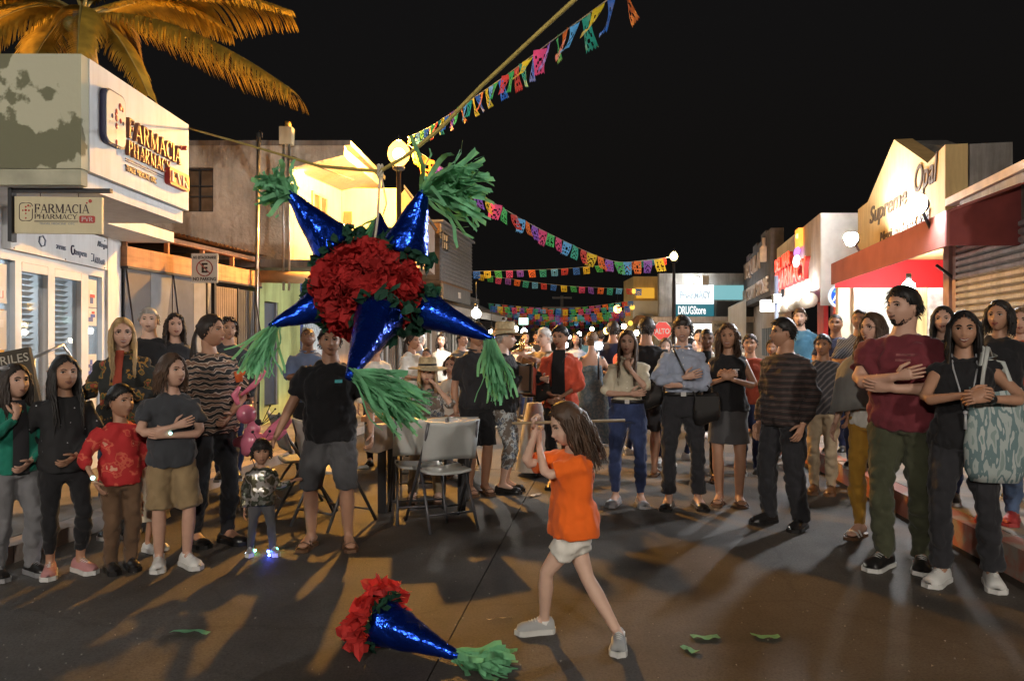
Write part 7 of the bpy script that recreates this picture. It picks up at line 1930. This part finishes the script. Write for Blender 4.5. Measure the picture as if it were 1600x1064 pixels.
b.loft([t_, t_ + Vector((.02, -.02, -.08)), t_ + Vector((.035, -.02, -.16)), t_ + Vector((.015, -.02, -.22))], .004, 6)
kn = b.build('knot', M_TWINE); kn.parent = o; kn.matrix_parent_inverse = Matrix.Identity(4)

# ---- fallen cone on the road
fc = thing('fallen_pinata_cone', 'broken off blue foil pinata cone with red tissue lying on the road', 'pinata piece', at(600, 3.6, 1000))
g0 = Vector(((596 - 800) / F * 3.62, 3.62, .125)); g1 = Vector(((722 - 800) / F * 3.42, 3.42, .035))
cone(fc, g0, g1, .118, Vector((.8, -.25, -.1)), tl=.26, n=70, grav=.1, spread=.55, tw=.03, wave=.03)
q = MB(); ax = (g1 - g0).normalized(); s0 = ax.orthogonal().normalized()
for j in range(170):
    a = random.uniform(0, 2 * PI); e = Matrix.Rotation(a, 3, ax) @ s0
    c = g0 - ax * random.uniform(.0, .06) + e * random.uniform(.10, .15)
    if c.z < .02: c.z = .02
    petal(q, c, (e * 1.0 - ax * .35 + rv(.25)), .075)
ru = q.build('tissue_ruffle', mat('bright_red_tissue', (.55, .03, .025), rough=.75, vary=.2), fc); ru['kind'] = 'stuff'; translucent(_M['bright_red_tissue'], .3)
for o_ in list(bpy.data.objects):
    if o_.parent and o_.parent.parent == fc and o_.name.startswith('tassel'):
        for v in o_.data.vertices:
            w_ = WM(o_) @ v.co
            if w_.z < .006: v.co.z += .006 - w_.z + random.uniform(0, .012)
    if o_.parent == fc and o_.name.startswith('tissue_ruffle'):
        for v in o_.data.vertices:
            if v.co.z < .004: v.co.z = random.uniform(.003, .02)

# ---- paper scraps on the road
def scrap(px, py, L, w, ang, label, m=TIS_L):
    Y = gy(py); x = (px - 800) / F * Y; b = MB(); d = Vector((math.cos(ang), math.sin(ang), 0)); s = Vector((-d.y, d.x, 0)); vs = []
    n = 8; ph = random.uniform(0, 6)
    for i in range(n + 1):
        t = i / n; c = Vector((x, Y, .006)) + d * L * (t - .5) + s * .012 * math.sin(ph + 5 * t); zz = .004 + .012 * math.sin(ph * 2 + 6 * t) ** 2
        vs += [c - s * w / 2 + Vector((0, 0, zz)), c + s * w / 2 + Vector((0, 0, zz * .3 + .002))]
    b.add(vs, [(2 * i, 2 * i + 1, 2 * i + 3, 2 * i + 2) for i in range(n)], 0, True)
    o = b.build('paper_scrap', m); tag(o, label, 'paper scrap', 'green paper scraps on the road')
scrap(298, 990, .20, .045, -.1, 'long green paper strip on the road at the far left of the fallen cone')
scrap(1103, 998, .14, .055, .1, 'green paper strip right of the girl, farther of the two close together')
scrap(1078, 1018, .09, .05, -.6, 'small curled yellow green scrap nearest the camera right of the girl')
scrap(1196, 997, .14, .05, -.1, 'green paper scrap lying farthest right on the road')
scrap(780, 969, .14, .012, 0, 'thin pale straw of paper beside the slab joint', M_TWINE)
scrap(835, 775, .16, .06, .7, 'crumpled clear wrapper near the coral cardigan woman', mat('wrapper', (.5, .52, .55), rough=.2, vary=.2))

# ---- table with cloth
TX0, TX1, TY0, TY1 = at(572, 6.35).x, at(742, 6.35).x, 6.35, 7.05
tb = thing('folding_table', 'long white topped folding table behind the man in black tee', 'table', ((TX0 + TX1) / 2, 6.7, 0))
zt = 1.5 - (664 - 532) / F * 6.35
b = MB(); b.box(TX0, TX1, TY0, TY1, zt - .04, zt); b.build('tabletop', M_SIGNWHITE, tb)
for (x, y) in ((TX0 + .12, TY0 + .1), (TX1 - .12, TY0 + .1), (TX0 + .12, TY1 - .1), (TX1 - .12, TY1 - .1)):
    b = MB(); b.box(x - .035, x + .035, y - .02, y + .02, .0, zt - .041); b.build('leg', M_DKMETAL, tb)
cl = MB(); n = 36; vs = []
for i in range(n + 1):
    x = TX0 - .01 + (TX1 - TX0 + .02) * i / n
    for (z, e) in ((zt + .004, .02), (zt + .003, -.012), (zt - .10, -.018), (zt - .22 - .02 * math.sin(i * .5), -.018)): vs.append((x, TY0 + e + (.012 * math.sin(i * .9) if z < zt - .05 else 0), z))
cl.add(vs, [(i * 4 + j, i * 4 + j + 1, i * 4 + j + 5, i * 4 + j + 4) for i in range(n) for j in range(3)], 0, True)
o = cl.build('table_banner', cloth('banner', (.40, .36, .35))); tag(o, 'pale cloth banner draped over the front of the table', 'cloth'); o.modifiers.new('t', 'SOLIDIFY').thickness = .003
b = MB(); x = at(628, 6.3).x; b.prism([(x - .02, 6.318, zt - .18), (x + .22, 6.318, zt - .17), (x + .20, 6.318, zt + .0), (x - .03, 6.318, zt + .0)], (0, .004, 0)); o = b.build('black_cloth', C_BLACK); tag(o, 'black cloth square hanging from the table edge', 'cloth')
b = MB(); x = at(690, 6.5).x; b.box(x - .18, x + .14, 6.5, 6.75, zt + .006, zt + .012); o = b.build('paper_sheet', M_WHITE); tag(o, 'white paper sheet lying on the table before the sun hat woman', 'paper')
b = MB(); x = at(592, 6.6).x; b.box(x - .15, x + .18, 6.55, 6.8, zt + .004, zt + .05); o = b.build('flat_box', M_WOOD); tag(o, 'flat brown box on the table behind the green tassel', 'box')
# ---- folding chairs
M_PLAST = mat('chair_plastic', (.46, .48, .47), rough=.45, vary=.06); M_TUBE = mat('chair_tube', (.10, .10, .11), rough=.4, metal=.5)
def folding_chair(label):
    """faces -Y; origin on the ground"""
    t = thing('folding_chair', label, 'chair', (0, 0, 0), 0, 'folding chairs round the table')
    def part(mb, nm, m): o = mb.build(nm, m); local_part(o, t); return o
    for sx in (-1, 1):
        b = MB(); b.loft([(sx * .235, -.26, 0), (sx * .225, -.02, .38), (sx * .215, .16, .66), (sx * .205, .24, .86)], .0135, 8); part(b, 'front_leg', M_TUBE)
        b = MB(); b.loft([(sx * .20, .27, 0), (sx * .19, .10, .30), (sx * .185, -.03, .47)], .0125, 8); part(b, 'rear_leg', M_TUBE)
    b = MB(); b.loft([(-.228, -.19, .10), (.228, -.19, .10)], .009, 6); part(b, 'front_bar', M_TUBE)
    b = MB(); b.loft([(-.195, .2, .13), (.195, .2, .13)], .009, 6); part(b, 'rear_bar', M_TUBE)
    vs = []; n = 12; m = 8
    for i in range(n + 1):
        for j in range(m + 1):
            x = -.20 + .40 * j / m; y = -.22 + .38 * i / n; e = abs(x) / .2
            vs.append((x * (1 - .08 * (i / n)), y, .445 + .018 * e ** 3 + .012 * (i / n - .5) ** 2 - (.02 if i == 0 else 0)))
    b = MB(); b.add(vs, [(i * (m + 1) + j, i * (m + 1) + j + 1, (i + 1) * (m + 1) + j + 1, (i + 1) * (m + 1) + j) for i in range(n) for j in range(m)], 0, True); o = part(b, 'seat', M_PLAST); o.modifiers.new('t', 'SOLIDIFY').thickness = .02
    vs = []
    for i in range(9):
        for j in range(m + 1):
            x = -.225 + .45 * j / m; z = .56 + .30 * i / 8; e = (x / .225) ** 2
            vs.append((x, .13 + .33 * (z - .58) + .045 * (1 - e), z + .015 * e * (1 if i > 4 else -1)))
    b = MB(); b.add(vs, [(i * (m + 1) + j, i * (m + 1) + j + 1, (i + 1) * (m + 1) + j + 1, (i + 1) * (m + 1) + j) for i in range(8) for j in range(m)], 0, True); o = part(b, 'backrest', M_PLAST); o.modifiers.new('t', 'SOLIDIFY').thickness = .014
    return t
ch = folding_chair('pale plastic folding chair standing free in front of the table at its right end')
ch.location = ((692 - 800) / F * 6.05, 6.05, 0); ch.rotation_euler = (0, 0, math.radians(205))
for (px, Y, a, lab) in ((520, 6.1, 150, 'pale folding chair half hidden behind the man in black tee'), (655, 7.45, 5, 'folding chair the sun hat woman sits on'), (655, 6.3, 192, 'second folding chair pushed in under the table front'), (470, 6.6, 120, 'folding chair beside the toddler and the table left end'), (712, 8.75, -15, 'folding chair under the woman in bright white')):
    c = copy_tree(ch); c['label'] = lab; c.location = ((px - 800) / F * Y, Y, 0); c.rotation_euler = (0, 0, math.radians(a))
# ---- balloon animals
PB = mat('pink_balloon', (.62, .17, .26), rough=.18, vary=.06, spec=.7)
bl_ = thing('balloon_figure', 'pink twisted balloon figure floating above the toddler', 'balloon', at(392, 5.15, 690))
def bal(pts, r): b = MB(); b.loft(pts, r, 12); b.build('balloon', PB, bl_)
A = lambda px, py, y=5.42: at(px - 6, y, py - 8)
b = MB(); b.ball(A(391, 655), .072, 14, 10); b.build('balloon', PB, bl_)
b = MB(); b.ball(A(402, 678), (.05, .05, .06), 14, 10); b.build('balloon', PB, bl_)
bal([A(392, 676), A(400, 690), A(398, 704), A(388, 718)], [.02, .075, .08, .03])
bal([A(372, 700), A(392, 697), A(416, 690)], [.03, .055, .03])
bal([A(418, 690), A(436, 678), A(450, 668), A(460, 664)], [.02, .045, .05, .02]); bal([A(418, 693), A(440, 690), A(452, 680)], [.02, .03, .02])
bal([A(383, 625), A(402, 610), A(421, 588)], [.012, .022, .014])
bal([A(378, 640), A(372, 625), A(380, 612)], [.015, .026, .012])
b = MB(); b.ball(A(409, 668), .028, 10, 8); b.loft([A(409, 668), A(409, 640)], .006, 6); b.ball(A(409, 637), .012, 8, 6)
for dx, dy in ((22, -25), (28, -18), (14, -30)):
    b.loft([A(414, 672), A(414 + dx, 672 + dy)], .003, 5); b.ball(A(414 + dx, 672 + dy), .008, 6, 5)
b.build('black_doll', C_BLACK, bl_)
b = MB(); b.loft([A(380, 605), A(378, 592), A(388, 590)], [.025, .035, .015], 10); b.build('orange_balloon', mat('orange_balloon', (.6, .13, .04), rough=.25), bl_)
b = MB(); b.loft([A(398, 720), at(404, 5.4, 745)], .003, 5); b.build('string', M_BLACK, bl_)
# ---- bags
bag = MB(); TM = Matrix.Translation(at(1556, 4.42, 665)) @ rot2(math.radians(-12))
vs = []; n = 28; prof = [(-.34, .06, .02), (-.335, .13, .05), (-.27, .165, .075), (-.12, .17, .075), (.05, .16, .06), (.17, .145, .03), (.20, .14, .012)]
for (z, rx, ry) in prof:
    for j in range(n):
        a_ = 2 * PI * j / n; e = 1 + .05 * math.sin(5 * a_ + z * 20)
        vs.append(TM @ Vector((rx * math.cos(a_) * e, ry * math.sin(a_) * e, z + .03 * abs(math.cos(a_)) * (1 if z > .1 else 0))))
fs = [(i * n + j, i * n + (j + 1) % n, (i + 1) * n + (j + 1) % n, (i + 1) * n + j) for i in range(len(prof) - 1) for j in range(n)] + [tuple(range(n))[::-1]]
bag.add(vs, fs, 0, True)
TOTE = pattern('leaf_tote', (.20, .27, .26), [(.40, (.33, .38, .37)), (.50, (.12, .19, .20)), (.58, (.38, .42, .41)), (.66, (.16, .25, .24))], 'noise', 9, 2.5, stretch=(2.2, 1, .6), rot=(0, .7, 0))
tt = thing('tote_bag', 'large leaf print cloth tote bag hanging from the smiling woman in black', 'bag', TM.translation)
bag.build('bag_body', TOTE, tt)
arm = tote_w['ARM']['L']; sh_ = tote_w['M'] @ arm[0]; el_ = tote_w['M'] @ arm[1]
for e in (-.03, .03):
    b = MB(); b.loft([TM @ Vector((-.09, e, .2)), TM @ Vector((-.075, e, .33)), TM @ Vector((-.045, e + .02, .47)), sh_ + Vector((.01 + e * .5, -.03, .072)), sh_ + Vector((.02, .06, .05)), TM @ Vector((.06, .08 + e, .38)), TM @ Vector((.09, e, .2))], [(.013, .004)] * 7, 6, side=(1, 0, 0)); b.build('handle', cloth('tote_strap', (.4, .42, .4)), tt)
def shoulder_bag(info, at_, size, label, m, straps=None):
    W0 = info['M'] @ Vector(at_); t = thing('shoulder_bag', label, 'bag', W0); b = MB(); n = 24; w_, d_, h_ = size; vs = []
    pr = [(-.5, .5, .5), (-.47, .85, .8), (-.2, 1, 1), (.2, .95, .9), (.45, .85, .55), (.5, .8, .3)]
    R = rot2(info['obj'].rotation_euler.z)
    for z, a1, a2 in pr:
        for j in range(n):
            a_ = 2 * PI * j / n; ca, sa = math.cos(a_), math.sin(a_); q_ = (abs(ca) ** 4 + abs(sa) ** 4) ** -.25
            vs.append(W0 + R.to_3x3() @ Vector((w_ / 2 * a1 * ca * q_, d_ / 2 * a2 * sa * q_, z * h_ + .02 * math.sin(ca * 2))))
    fs = [(i * n + j, i * n + (j + 1) % n, (i + 1) * n + (j + 1) % n, (i + 1) * n + j) for i in range(len(pr) - 1) for j in range(n)] + [tuple(range(n))[::-1], tuple(range(5 * n, 6 * n))]
    b.add(vs, fs, 0, True); b.build('bag_body', m, t)
    b = MB(); b.box(-w_ * .42, w_ * .42, -d_ * .56, -d_ * .50, -.05 * h_, .42 * h_); o = b.build('flap', m, t); o.data.transform(Matrix.Translation(W0) @ R)
    b = MB(); b.loft([W0 + R.to_3x3() @ Vector((-w_ * .4, 0, h_ * .48)), W0 + R.to_3x3() @ Vector((0, -.02, h_ * .8)), W0 + R.to_3x3() @ Vector((w_ * .4, 0, h_ * .48))], .008, 6); b.build('handle', m, t)
shoulder_bag(w2, (.20, -.10, .90), (.24, .10, .26), 'soft black shoulder bag at the hip of the woman in pale blue', L_BLACK)
shoulder_bag(w1, (.22, .05, 1.0), (.20, .09, .22), 'black bag hanging behind the elbow of the woman in cream', L_BLACK)
shoulder_bag(cor, (-.16, -.13, .98), (.17, .07, .17), 'small dark round bag at the hip of the coral cardigan woman', L_BLACK)
b = MB(); PNK = mat('pink_plush', (.50, .14, .22), rough=.9, vary=.15)
pk = at(60, 4.86, 712); b.ball(pk, (.05, .05, .07), 12, 8); b.ball(pk + Vector((0, -.01, .09)), .045, 10, 8); b.ball(pk + Vector((-.03, 0, .14)), (.015, .012, .03), 8, 6); b.ball(pk + Vector((.03, 0, .14)), (.015, .012, .03), 8, 6); b.ball(pk + Vector((.04, -.02, -.06)), .025, 8, 6); b.ball(pk + Vector((-.04, -.02, -.06)), .025, 8, 6)
o = b.build('plush_toy', PNK); tag(o, 'pink plush toy carried by the girl in the green cardigan', 'toy')
# ---- instruments and lights of the band
BR = mat('brass', (.5, .35, .1), rough=.4, metal=.6)
BRS = mat('polished_brass', (.75, .52, .2), rough=.18, metal=1.0, vary=.05)
tpm = tp['M']; a = tpm @ (tp['HM'] @ Vector((0, -.115, -.055))); dd = (tpm.to_3x3() @ Vector((0, -1, -.08))).normalized()
tr = thing('trumpet', 'brass trumpet pointed left by the white haired man', 'trumpet', a)
b = MB(); b.loft([a, a + dd * .02, a + dd * .05], [.012, .006, .006], 10); b.build('mouthpiece', BRS, tr)
u_ = Vector((0, 0, 1))
b = MB(); b.loft([a + dd * .05, a + dd * .36, a + dd * .41 - u_ * .03, a + dd * .38 - u_ * .07, a + dd * .10 - u_ * .07, a + dd * .06 - u_ * .035, a + dd * .10, ], .008, 8); b.build('tube', BRS, tr)
b = MB(); b.loft([a + dd * .30, a + dd * .42, a + dd * .48, a + dd * .515, a + dd * .53], [.009, .015, .028, .05, .068], 18, cap=False); o = b.build('bell', BRS, tr); o.modifiers.new('t', 'SOLIDIFY').thickness = .002
for k in range(3):
    b = MB(); c = a + dd * (.19 + .03 * k); b.loft([c - u_ * .09, c + u_ * .04, c + u_ * .05, c + u_ * .065], [.011, .011, .004, .008], 10); b.build('valve', BRS, tr)
acc = thing('accordion', 'small silver trimmed accordion held by the straw hatted musician', 'accordion', hm['M'] @ Vector((0, -.26, 1.12)))
AM = hm['M'] @ Matrix.Translation((.02, -.235, 1.10)) @ Matrix.Rotation(.2, 4, 'Y')
b = MB(AM); b.box(-.17, -.10, -.07, .07, -.14, .14); b.box(.10, .17, -.07, .07, -.14, .14); b.build('case', L_BLACK, acc)
for k in range(8):
    b = MB(AM); x = -.095 + k * .025; b.prism([(x, -.06, -.13), (x + .012, -.075, -.13), (x + .022, -.06, -.13), (x + .022, .06, -.13), (x, .06, -.13)], (0, 0, .26)); b.build('bellows_fold', C_RUST, acc)
b = MB(AM); b.box(-.175, -.172, -.05, .05, -.12, .12); b.box(-.18, -.16, -.085, -.072, -.12, .12); b.build('grille', L_BROWN, acc)
ph_ = thing('camera_light', 'small bright white camera light beside the tiered dress', 'lamp', at(935, 8.6, 540))
c = at(936, 8.6, 540); b = MB(); b.ball(c, .042, 12, 8); b.build('lens', glow('camera_light', (.85, .93, 1), 160), ph_)
b = MB(); b.box(c.x - .05, c.x + .05, c.y + .03, c.y + .06, c.z - .06, c.z + .05); b.loft([c + Vector((0, .05, -.05)), c + Vector((0, .05, -.4))], .012, 6); b.build('housing', L_BLACK, ph_)
st2 = thing('equipment_stand', 'white cloth covered equipment stand beside the floral capri trousers', 'stand', at(835, 8.3))
b = MB(); x = at(836, 8.3).x; b.lathe((x, 8.3, 0), [(.22, .05), (.16, .45), (.09, .80), (.0, .81)], 18); b.build('cloth', C_WHITE, st2)
b = MB(); b.loft([(x, 8.3, .8), (x, 8.3, 1.25)], .02, 8); b.build('pole', M_DKMETAL, st2)

# ---- ropes and bunting
b = MB(); b.loft([at(285, 7.9, 198), at(392, 6.0, 228), at(500, 4.6, 260), at(594, 3.62, 268), at(640, 3.56, 240), at(690, 3.5, 199), at(752, 3.4, 135), at(830, 3.25, 62), at(900, 3.1, -2), at(1010, 3.0, -110)], .0095, 8)
o = b.build('yellow_rope', M_ROPE); tag(o, 'thick yellow rope strung across the street carrying the pinata', 'rope')
PAPEL = [('blue', (.03, .16, .6)), ('yellow', (.75, .55, .03)), ('green', (.06, .45, .12)), ('pink', (.65, .07, .2)), ('violet', (.25, .09, .5)), ('orange', (.75, .16, .03)), ('teal', (.03, .36, .26)), ('sky', (.12, .42, .75)), ('red', (.6, .06, .05))]
PM_ = {}
for n_, c in PAPEL:
    PM_[n_] = mat('papel_' + n_, c, rough=.7, vary=.12, vscale=30); translucent(PM_[n_], .45)
def flag_mesh(i, sz, seed):
    """papel picado sheet: cut-out pattern of holes and a scalloped hem"""
    rr_ = random.Random(seed); nx, nz = 8, 9; vs = []; fs = []
    cut = rr_.choice((0, 1, 2))
    b1 = rr_.uniform(-.35, .35); sw = rr_.uniform(-.25, .25)
    for k in range(nz + 1):
        for j in range(nx + 1):
            u = j / nx - .5; v = k / nz
            hem = 1 - (.10 * abs(math.sin(j * PI / 2)) if k == nz else 0)
            vs.append((u * (1 - .10 * v) * sz + sw * sz * v, b1 * sz * v * v + .05 * sz * math.sin(3 * u + 4 * v + i), -v * sz * 1.12 * hem))
    for k in range(nz):
        for j in range(nx):
            jj = min(j, nx - 1 - j)
            hole = False
            if 1 < k < nz - 1:
                if cut == 0: hole = (jj + k) % 3 == 0 and 0 < jj
                elif cut == 1: hole = (jj == 1 and k % 2 == 0) or (jj == 3 and k in (3, 4, 6))
                else: hole = (jj == 2 and k % 3 != 0) or (jj == 1 and k == 5)
            if k == nz - 1 and j % 2 == 1 and cut == 1: hole = True
            if not hole: fs.append((k * (nx + 1) + j, k * (nx + 1) + j + 1, (k + 1) * (nx + 1) + j + 1, (k + 1) * (nx + 1) + j))
    me = bpy.data.meshes.new('flag'); me.from_pydata(vs, [], fs); me.polygons.foreach_set('use_smooth', [True] * len(fs)); me.update(); return me
FLAGS = {}
for n_, _c in PAPEL:
    FLAGS[n_] = []
    for s_ in range(3):
        me = flag_mesh(s_, 1.0, hash(n_) % 97 + s_ * 31 if False else len(n_) * 7 + s_ * 31); me.materials.append(PM_[n_]); FLAGS[n_].append(me)
ORDER = ['blue', 'yellow', 'green', 'pink', 'violet', 'orange', 'teal', 'sky', 'red']
def bunting(pts, sz, label, start=0, gaps=(), step=1.15, order=ORDER, clump=0):
    P_ = [Vector(p) for p in pts]
    t = thing('bunting', label, 'bunting', P_[0], 0, 'strings of cut paper flags over the street')
    # smooth the string
    seg = []; 
    for i in range(len(P_) - 1):
        p0 = P_[max(i - 1, 0)]; p1 = P_[i]; p2 = P_[i + 1]; p3 = P_[min(i + 2, len(P_) - 1)]
        for s in np.linspace(0, 1, 14, endpoint=False):
            seg.append(.5 * ((2 * p1) + (p2 - p0) * s + (2 * p0 - 5 * p1 + 4 * p2 - p3) * s * s + (-p0 + 3 * p1 - 3 * p2 + p3) * s ** 3))
    seg.append(P_[-1])
    b = MB(); b.loft(seg, .004, 5); b.build('string', M_TWINE, t)
    acc_ = 0; k = start; cum = [0]
    for i in range(1, len(seg)): cum.append(cum[-1] + (seg[i] - seg[i - 1]).length)
    s = sz * .7; n = 0
    while s < cum[-1] - sz * .4:
        i = max(1, int(np.searchsorted(cum, s))); f = (s - cum[i - 1]) / max(1e-6, cum[i] - cum[i - 1]); q = seg[i - 1].lerp(seg[i], f); d = (seg[i] - seg[i - 1]); 
        if n not in gaps:
            nm = order[k % len(order)]; k += 1
            o = bpy.data.objects.new('flag', FLAGS[nm][n % 3]); COL.objects.link(o)
            o.scale = (sz, sz, sz * random.uniform(.9, 1.05)); o.rotation_euler = (random.gauss(0, .14), random.gauss(0, .08), math.atan2(d.y, d.x) + random.gauss(0, .16))
            o.location = q; o.parent = t; o.matrix_parent_inverse = Matrix.Translation(t.location).inverted()
            # follow the slope of the string
            o.rotation_euler.y = -math.atan2(d.z, math.hypot(d.x, d.y)) * .8 + random.gauss(0, .06)
        n += 1; s += sz * step * random.uniform(.92, 1.1)
    return t
bunting([at(637, 12.2, 214), at(668, 11.2, 200), at(715, 9.4, 170), at(785, 7.2, 122), at(865, 5.4, 62), at(960, 4.2, -8), at(1010, 3.8, -50)], .185, 'bunting climbing from the orange lamp to the top of the picture', 0, order=['orange', 'yellow', 'sky', 'green', 'blue', 'red', 'green', 'red', 'teal', 'yellow', 'blue', 'pink', 'violet', 'green', 'orange', 'sky', 'teal', 'yellow', 'blue'], step=1.22)
bunting([at(640, 12.3, 228), at(700, 13.4, 268), at(780, 15, 322), at(860, 17, 366), at(950, 18.8, 406), at(1000, 19.5, 408), at(1048, 20, 402)], .30, 'bunting sagging from the orange lamp to the far street lamp', 0, order=['yellow', 'orange', 'violet', 'green', 'sky', 'orange', 'violet', 'yellow', 'pink', 'green', 'red', 'sky', 'orange', 'violet', 'pink', 'green', 'pink', 'sky', 'teal', 'red'], step=1.15)
def row(x0, y0, x1, y1, Y, sz, label, start, sag=8, step=1.55):
    mid = ((x0 + x1) / 2, (y0 + y1) / 2 + sag)
    bunting([at(x0, Y, y0), at(mid[0], Y + .3, mid[1]), at(x1, Y, y1)], sz, label, start, step=step)
row(737, 424, 1045, 402, 20, .19, 'upper straight bunting from the clapboard storey to the far street lamp', 0, 6)
row(745, 428, 1010, 452, 24, .20, 'second bunting below, sagging from clapboard to amber building', 1, 6)
row(765, 478, 985, 478, 27, .20, 'topmost of the low dense buntings down the street', 0, 6, 1.35)
row(760, 484, 990, 484, 31, .22, 'second of the low dense buntings down the street', 3, 8, 1.3)
row(765, 490, 985, 488, 36, .22, 'third of the low dense buntings down the street', 5, 7, 1.3)
row(775, 497, 985, 496, 42, .24, 'fourth of the low dense buntings down the street', 2, 6, 1.3)
row(780, 503, 980, 502, 48, .25, 'fifth of the low dense buntings down the street', 7, 6, 1.3)
row(762, 474, 990, 470, 29, .20, 'bunting crossing the low dense rows toward the amber lamps', 6, 10, 1.3)
row(770, 487, 988, 494, 39, .24, 'slanting bunting among the low dense rows', 1, 5, 1.25)
row(775, 500, 985, 490, 45, .25, 'bunting rising to the right among the low dense rows', 4, 5, 1.25)
row(785, 509, 975, 508, 54, .26, 'lowest and farthest of the low dense buntings', 4, 5, 1.3)

# ---- palm behind the pharmacy
pt = thing('palm_tree', 'coconut palm with drooping amber lit fronds rising behind the pharmacy', 'palm tree', (-5.5, 9.4, 0))
top_ = at(130, 9.4, 18)
TRK = mat('palm_trunk', (.2, .16, .11), rough=.9, vary=.3, vscale=8, stretch=(1, 1, 5), bump=.6, bscale=20)
b = MB(); nn = 22
b.loft([Vector((top_.x + .35 * (1 - i / nn), 9.4, top_.z * i / nn)) for i in range(nn + 1)], [.17 - .05 * i / nn + (.012 if i % 2 else 0) for i in range(nn + 1)], 12); b.build('trunk', TRK, pt)
FR = mat('palm_frond', (.42, .28, .04), rough=.5, vary=.4, vscale=5, spec=.4); FRD = mat('palm_frond_dry', (.24, .15, .06), rough=.6, vary=.3, vscale=5); RC = mat('palm_rachis', (.30, .24, .08), rough=.5)
translucent(FR, .25)
def frond(tip, arch, droop, seed, dry=False, wl_=.5, dens=120):
    rr_ = random.Random(seed); p0 = top_ + Vector((rr_.uniform(-.06, .06), rr_.uniform(-.06, .06), -.05)); p3 = Vector(tip); m = p0.lerp(p3, .45) + Vector((0, 0, arch))
    N_ = 26; pts = [p0 * (1 - t) ** 2 + m * 2 * t * (1 - t) + p3 * t * t for t in np.linspace(0, 1, N_)]
    b = MB(); b.loft(pts, [.028 * (1 - .85 * i / N_) for i in range(N_)], 6); o = b.build('frond', RC, pt)
    q = MB()
    for j in range(dens):
        t = .10 + .90 * j / dens; i = min(N_ - 2, int(t * (N_ - 1))); f = t * (N_ - 1) - i; c = pts[i].lerp(pts[i + 1], f); ax = (pts[i + 1] - pts[i]).normalized()
        sd = ax.cross(Vector((0, 0, 1))).normalized()
        L_ = wl_ * (math.sin(min(1, t * 1.5 + .12) * PI * .5) * (1 - .55 * max(0, t - .6) / .4)) * rr_.uniform(.85, 1.1)
        for s in (-1, 1):
            d0 = (sd * s * .8 + ax * .55 + Vector((0, 0, .12))).normalized(); cur = c; vs = []; d = d0; w_ = .019 * rr_.uniform(.8, 1.2)
            for k in range(6):
                tt_ = k / 5; ww = w_ * (1 - tt_ ** 2 * .9) * (.6 if k == 0 else 1); e = d.cross(ax).normalized(); e = (ax * .8 + e * .3).normalized()
                vs += [cur - e * ww, cur + e * ww]
                d = (d + Vector((0, 0, -droop * (.14 + .34 * tt_))) + Vector((rr_.gauss(0, .03), rr_.gauss(0, .03), 0))).normalized(); cur = cur + d * L_ / 5
            q.add(vs, [(2 * k, 2 * k + 1, 2 * k + 3, 2 * k + 2) for k in range(5)], 0, True)
    lo = q.build('leaflets', FRD if dry else FR, o); lo['kind'] = 'stuff'
T9 = lambda px, py, dy=0: at(px, 9.4 + dy, py)
frond(T9(455, 140, -.5), .55, 1.15, 1, wl_=.85, dens=170)
frond(T9(448, 18, .5), .50, 1.0, 2, wl_=.75, dens=150)
frond(T9(232, 150, -.6), .55, 1.0, 3, wl_=.42)
frond(T9(-70, 85, -.3), .60, .9, 4, wl_=.55)
frond(T9(-150, 10, .4), .55, .9, 5, wl_=.55)
frond(T9(40, 120, 1.2), .60, 1.0, 6, wl_=.5)
frond(T9(300, -70, .8), .45, .7, 7, wl_=.5); frond(T9(60, -130, .3), .45, .7, 8, wl_=.5); frond(T9(190, -140, -.6), .45, .7, 9, wl_=.5)
frond(T9(290, 60, 1.4), .5, .9, 10, wl_=.5); frond(T9(120, 95, -1.2), .6, 1.0, 11, wl_=.45); frond(T9(210, 85, 1.0), .55, 1.1, 12, dry=True, wl_=.4)
frond(T9(360, 50, .9), .55, .9, 13, wl_=.55); frond(T9(-20, 40, 1.0), .6, .9, 14, wl_=.5)
for k in range(5):
    b = MB(); a_ = k * 1.25; b.ball(top_ + Vector((.14 * math.cos(a_), .14 * math.sin(a_), -.20)), (.085, .085, .10), 10, 8); b.build('coconut', mat('coconut', (.2, .17, .05), rough=.5, vary=.2), pt)
b = MB(); b.prism([T9(118, 45), T9(132, 40), T9(138, 62), T9(115, 68)], (0, .05, 0)); b.build('husk', M_WHITE, pt)

# grit and tiny scraps on the near road: too many to count
gr = MB(); rg = random.Random(4)
for k in range(900):
    Y = 2.6 + 7 * rg.random() ** 1.5; x = rg.uniform(-1, 1) * (.75 * Y); r = rg.uniform(.002, .0065)
    a = rg.uniform(0, 6.3); gr.add([(x + r * math.cos(a + i * 1.57) * rg.uniform(.6, 1.3), Y + r * math.sin(a + i * 1.57), .002 + (r if i % 2 else 0)) for i in range(4)] + [(x, Y, .002 + r * 1.1)], [(0, 1, 4), (1, 2, 4), (2, 3, 4), (3, 0, 4)], 0)
o = gr.build('grit', mat('grit', (.22, .2, .17), rough=.9, vary=.4, vscale=50)); o['kind'] = 'stuff'
